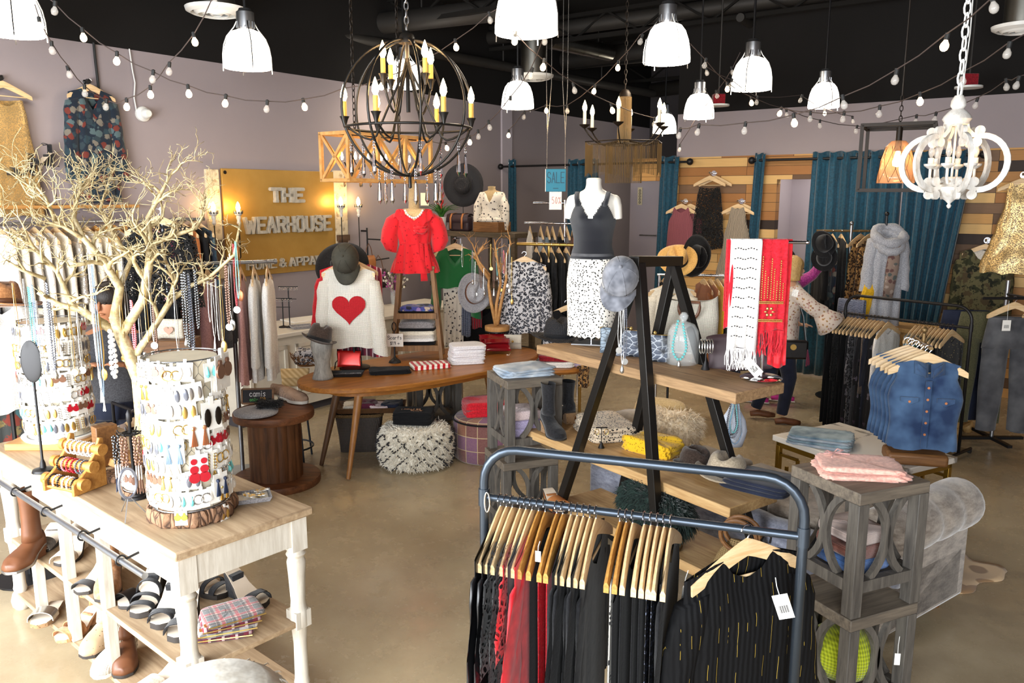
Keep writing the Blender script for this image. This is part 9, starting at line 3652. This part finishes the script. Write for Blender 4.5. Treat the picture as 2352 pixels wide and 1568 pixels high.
def head(root,c,rz,skin,hair,hair_len,lab=None):
 """c: centre of the head; faces local -y after rz"""
 R=Matrix.Translation(c)@Matrix.Rotation(rz,4,'Z')
 m=MB()
 m.T=R
 rings=[]
 for k in range(15):
  z=-.115+.23*k/14
  q=sqrt(max(.002,1-(z/.118)**2))
  jaw=1-.22*max(0,(-z-.03)/.08)
  rings.append([Ve((.074*q*jaw*cos(a),(.094 if sin(a)>0 else .088)*q*sin(a)*(1 if sin(a)>0 else 1-.05*jaw),z))for a in[2*pi*i/24 for i in range(24)]])
 m.loft(rings)
 m.tube([(0,-.084,.02),(0,-.104,-.018),(0,-.096,-.032)],[.008,.013,.009],8)
 m.tube([(-.022,-.083,-.056),(0,-.09,-.056),(.022,-.083,-.056)],[.004,.0085,.004],8)
 for s in(-1,1):
  m.ball((s*.076,.008,-.005),(.011,.02,.03),10,8)
 m.build('head',skin,root,angle=180)
 for s in(-1,1):
  m=MB()
  m.T=R
  m.ball((s*.03,-.078,.012),(.012,.009,.007),10,6)
  m.build('eye','dark_hair',root)
 m=MB()
 m.T=R
 rings=[]
 for k in range(11):
  f=k/10
  z=.128-(.128+hair_len)*f
  q=sqrt(max(.01,1-(min(0,-max(0,z))/.13)**2))if z>0 else 1-.1*f
  rings.append([Ve((.088*q*cos(a)*(1+.03*sin(9*a)),.02+.095*q*sin(a)*(1+.03*sin(11*a))-(.02 if z>.05 else 0),z))for a in[dg(-28)+dg(236)*i/22 for i in range(23)]])
 top=rings
 m.loft(top,closed=False)
 m.ball((0,.006,.045),(.088,.1,.088),22,12)
 m.build('hair',hair,root,angle=180,solid=.012)
def torso(m,hip,neck,w,d,n=24,lean=None):
 hip,neck=Ve(hip),Ve(neck)
 prof=[(0,.92,1.0),(.12,1.0,1.05),(.3,.84,.86),(.45,.8,.82),(.62,.94,1.0),(.78,1.02,1.0),(.9,.96,.8),(.96,.62,.6),(1,.34,.45)]
 rings=[]
 s=Ve((1,0,0))if lean is None else Ve(lean)
 f_=Ve((-s.y,s.x,0))
 for(t_,a,b)in prof:
  c=hip.lerp(neck,t_)
  rings.append([c+s*(w*a*cos(q))+f_*(d*b*sin(q))for q in[2*pi*i/n for i in range(n)]])
 m.loft(rings)
 return rings
f0=G(1790,968,0)
wm=thing('person','person with blond hair, floral bell sleeve blouse, dark jeans and brown shoes','person',(f0 .x,f0 .y,0),dg(-8))
sh=Ve((.02,0,1.33))
hipc=Ve((-.03,0,.86))
m=MB()
torso(m,hipc,(.02,0,1.42),.165,.115,lean=(0,1,0))
limb(m,[(.02,0,1.38),(.04,0,1.5)],[.05,.048])
limb(m,[(-.02,-.085,.86),(.05,-.09,.47),(.0,-.09,.09)],[.085,.058,.04])
limb(m,[(-.05,.085,.86),(-.1,.09,.47),(-.22,.09,.1)],[.085,.058,.04])
limb(m,[(.02,-.17,1.33),(.18,-.24,1.17),(.34,-.22,1.09)],[.05,.038,.027])
limb(m,[(.02,.17,1.33),(.02,.22,1.08),(.16,.18,.95)],[.05,.038,.027])
hand(m,Ve((.34,-.22,1.09)),(1,.05,-.1),Ve((0,0,1)))
hand(m,Ve((.16,.18,.95)),(1,0,0),Ve((0,0,1)))
m.build('body','skin',wm,remesh=.009)
head(wm,Ve((.05,0,1.51)),dg(110),'skin','blond',.1)
m=MB()
torso(m,(-.03,0,.72),(.02,0,1.41),.2,.15,lean=(0,1,0))
limb(m,[(.02,-.16,1.33),(.2,-.245,1.17),(.3,-.23,1.12)],[.075,.07,.075],14)
limb(m,[(.02,.16,1.33),(.02,.225,1.08)],[.075,.07],14)
m.build('blouse','floral_blouse',wm,remesh=.011)
m=MB()
m.tube([(.26,-.238,1.13),(.31,-.232,1.08),(.37,-.225,1.02)],[.07,.1,.145],18,cap=False)
m.build('bell_sleeve','floral_blouse',wm,solid=.004,angle=180)
m=MB()
limb(m,[(-.03,0,.93),(-.035,0,.8)],[.15,.16],18)
limb(m,[(-.02,-.085,.84),(.05,-.09,.47),(.0,-.09,.1)],[.105,.072,.055],14)
limb(m,[(-.05,.085,.84),(-.1,.09,.47),(-.22,.09,.11)],[.105,.072,.055],14)
m.build('jeans','denim_dark',wm,remesh=.011)
for x,y,z in((-.06,-.09,0.0),(-.27,.09,.02)):
 m=MB()
 m.tube([(x,y,z+.028),(x+.08,y,z+.04),(x+.17,y,z+.026),(x+.24,y,z+.02)],[.032,.04,.042,.026],12,flat=.8,up=(0,0,1))
 m.build('shoe','leather_brown',wm,angle=180)
bg=thing('shoulder_bag','black leather shoulder bag with round gold clasp on the floral person hip','bag',f0+Ve((.0,-.2,.78)),dg(-8))
m=MB()
m.box(-.15,.15,-.05,.03,-.1,.08)
m.build('bag_body','leather_black',bg,bevel=.02)
m=MB()
m.tube([(.01,-.062,.02),(.01,-.05,.02)],.028,16)
m.build('clasp','gold',bg)
m=MB()
m.tube([(.13,0,.07),(.1,.04,.3),(.03,.1,.52),(-.05,.18,.55)],.011,7,flat=.4)
m.build('shoulder_strap','leather_black',bg)
m=MB()
rnd=R_(2)
for k in range(10):
 m.tube([(.14,-.055,0),(.145+rnd.uniform(-.015,.02),-.06,-.12-.02*k%.05)],.005,4)
m.build('tassel','plum_cloth',bg)
f1=G(1752,922,0)
mg=thing('person','person behind the scarves, magenta velvet sleeve reaching up, pink sneakers','person',(f1 .x,f1 .y,0),dg(-20))
hx=GD(1905,590,f1 .y-.1)
hl_=Matrix.Rotation(dg(20),3,'Z')@(hx-Ve((f1 .x,f1 .y,0)))
shx=GD(1835,650,f1 .y)
sl_=Matrix.Rotation(dg(20),3,'Z')@(shx-Ve((f1 .x,f1 .y,0)))
wr=sl_.lerp(hl_,.86)
el=sl_.lerp(hl_,.45)+Ve((0,0,-.04))
m=MB()
torso(m,(.05,0,.86),(.13,0,1.42),.16,.115,lean=(.5,.86,0))
limb(m,[(.12,0,1.38),(.15,0,1.5)],[.05,.047])
limb(m,[(.06,-.08,.86),(-.06,-.08,.47),(-.1,-.07,.1)],[.085,.058,.042])
limb(m,[(.06,.08,.86),(.14,.08,.47),(.16,.08,.1)],[.085,.058,.042])
limb(m,[sl_,el,wr],[.05,.038,.026])
limb(m,[(.05,.17,1.33),(-.02,.24,1.08),(.1,.2,.95)],[.05,.038,.027])
hand(m,wr,hl_-wr,Ve((0,-.5,.8)).normalized())
hand(m,Ve((.1,.2,.95)),(1,0,0),Ve((0,0,1)))
m.build('body','skin',mg,remesh=.009)
head(mg,Ve((.15,0,1.53)),dg(100),'skin','dark_hair',.08)
m=MB()
torso(m,(.05,0,.8),(.13,0,1.41),.185,.14,lean=(.5,.86,0))
limb(m,[Ve((.1,-.06,1.32)),sl_,el,sl_.lerp(wr,.93)],[.085,.07,.055,.046],14)
limb(m,[(.05,.17,1.33),(-.02,.24,1.08),(.08,.2,.97)],[.07,.055,.045],14)
m.build('velvet_top','magenta_velvet',mg,remesh=.011)
m=MB()
limb(m,[(.05,0,.93),(.05,0,.8)],[.15,.16],18)
limb(m,[(.06,-.08,.84),(-.06,-.08,.47),(-.1,-.07,.1)],[.105,.072,.058],14)
limb(m,[(.06,.08,.84),(.14,.08,.47),(.16,.08,.1)],[.105,.072,.058],14)
m.build('trousers','black_cloth',mg,remesh=.011)
for x,y in((-.12,-.07),(.14,.08)):
 m=MB()
 m.tube([(x-.06,y,.04),(x+.03,y-.0,.055),(x+.11,y,.045),(x+.18,y,.03)],[.036,.045,.042,.03],12,flat=.9,up=(0,0,1))
 m.build('sneaker','hot_pink',mg,angle=180)
 m=MB()
 m.tube([(x-.08,y,.012),(x+.19,y,.012)],[.036,.036],10,flat=.35,up=(0,0,1))
 m.build('sneaker_sole','sole_white',mg)
f2=GD(270,900,4.95)
pt=thing('person','person with dark hair and grey top, arms bent, behind the gilded branch tree','person',(f2 .x,f2 .y,0),dg(15))
m=MB()
torso(m,(0,0,.9),(0,-.02,1.42),.17,.115)
limb(m,[(0,-.01,1.38),(0,-.02,1.5)],[.052,.05])
for s in(-1,1):
 limb(m,[(s*.09,0,.9),(s*.095,-.02,.48),(s*.1,0,.09)],[.09,.06,.042])
 limb(m,[(s*.175,0,1.35),(s*.27,-.02,1.13),(s*.12,-.24,1.2)],[.052,.042,.028])
 hand(m,Ve((s*.12,-.24,1.2)),(-s*.7,-.5,.25),Ve((0,0,1)))
 limb(m,[(s*.1,0,.09),(s*.1,-.1,.035),(s*.1,-.15,.03)],[.042,.035,.03])
m.build('body','skin_tan',pt,remesh=.009)
head(pt,Ve((0,-.02,1.55)),dg(-25),'skin_tan','dark_hair',.16)
m=MB()
torso(m,(0,0,.84),(0,-.02,1.41),.19,.135)
for s in(-1,1):
 limb(m,[(s*.16,0,1.35),(s*.23,-.01,1.22)],[.07,.062],14)
m.build('grey_top','charcoal_cloth',pt,remesh=.011)
m=MB()
limb(m,[(0,0,.95),(0,0,.84)],[.155,.17],18)
for s in(-1,1):
 limb(m,[(s*.09,0,.88),(s*.095,-.02,.48),(s*.1,0,.08)],[.11,.078,.062],14)
m.build('jeans','denim_dark',pt,remesh=.011)
for s in(-1,1):
 m=MB()
 m.tube([(s*.1,.05,.035),(s*.1,-.06,.045),(s*.1,-.19,.03)],[.038,.045,.03],12,flat=.8,up=(0,0,1))
 m.build('shoe','leather_black',pt,angle=180)
q=GD(345,720,5.5)
t=thing('scarf_rack','dark rack of fringed black scarves behind the gilded branch tree','rack',(q.x,q.y,0))
m=MB()
m.tube([(-.02,0,0),(-.02,0,q.z+.06)],.012,8)
m.tube([(-.2,0,q.z+.05),(.24,0,q.z+.05)],.009,8)
m.lathe([(.001,0),(.18,0),(.18,.012),(.001,.02)],20)
m.build('frame','bronze',t)
for k in range(4):
 drape('black_scarf','black_sheer',['fringed black scarf, leftmost on the dark rack behind the tree','fringed black scarf, second on the dark rack behind the tree','fringed black scarf, third on the dark rack behind the tree','fringed black scarf, rightmost on the dark rack behind the tree'][k],Ve((q.x-.14+.1*k,q.y,q.z+.05)),.085,.3,0,60+k,.012,n=2,fringe=.08,top_r=.012)
g=GD(392,770,4.9)
t=thing('display_plinth','dark narrow plinth behind the tree carrying the cream heart bag','plinth',(g.x,g.y+.02,0))
m=MB()
m.box(-.14,.14,-.1,.1,0,g.z-.02)
m.build('plinth_body','wooden_dark',t,bevel=.005)
hb=clutch('heart_bag','cream_cloth','cream bag with a pink heart behind the gilded branch tree',Ve((g.x,g.y,g.z-.019)),(0,0,dg(5)),.16,.12,.05,0,puff=.5)
m=MB()
m.plate([(.0018*16*sin(a)**3,.0018*(13*cos(a)-5*cos(2*a)-2*cos(3*a)-cos(4*a)))for a in[2*pi*i/30 for i in range(30)]],0,.004)
o=m.build('heart','tag_pink',hb,(0,-.03,.055))
o.rotation_euler=(pi/2,0,0)
garment('black_jacket','black_lace','black embroidered jacket hung high behind the gilded tree','jacket',GD(362,480,5.6),dg(20),None,w=.2,L=.7,sleeve=(.5,.065,.05,.12),d=.06)
hanger(GD(362,480,5.6),dg(20),'wooden hanger of the black embroidered jacket behind the tree',None)
q=GD(362,480,5.6)
t=thing('jacket_stand','slim grey pole holding the black embroidered jacket behind the tree','stand',(q.x,q.y+.06,0),dg(20))
m=MB()
m.tube([(0,0,.01),(0,0,q.z),(0,-.07,q.z+.004)],.011,8)
m.lathe([(.001,0),(.18,0),(.18,.012),(.001,.02)],20)
m.build('pole','grey_pipe',t)
bpy.context.view_layer.update()
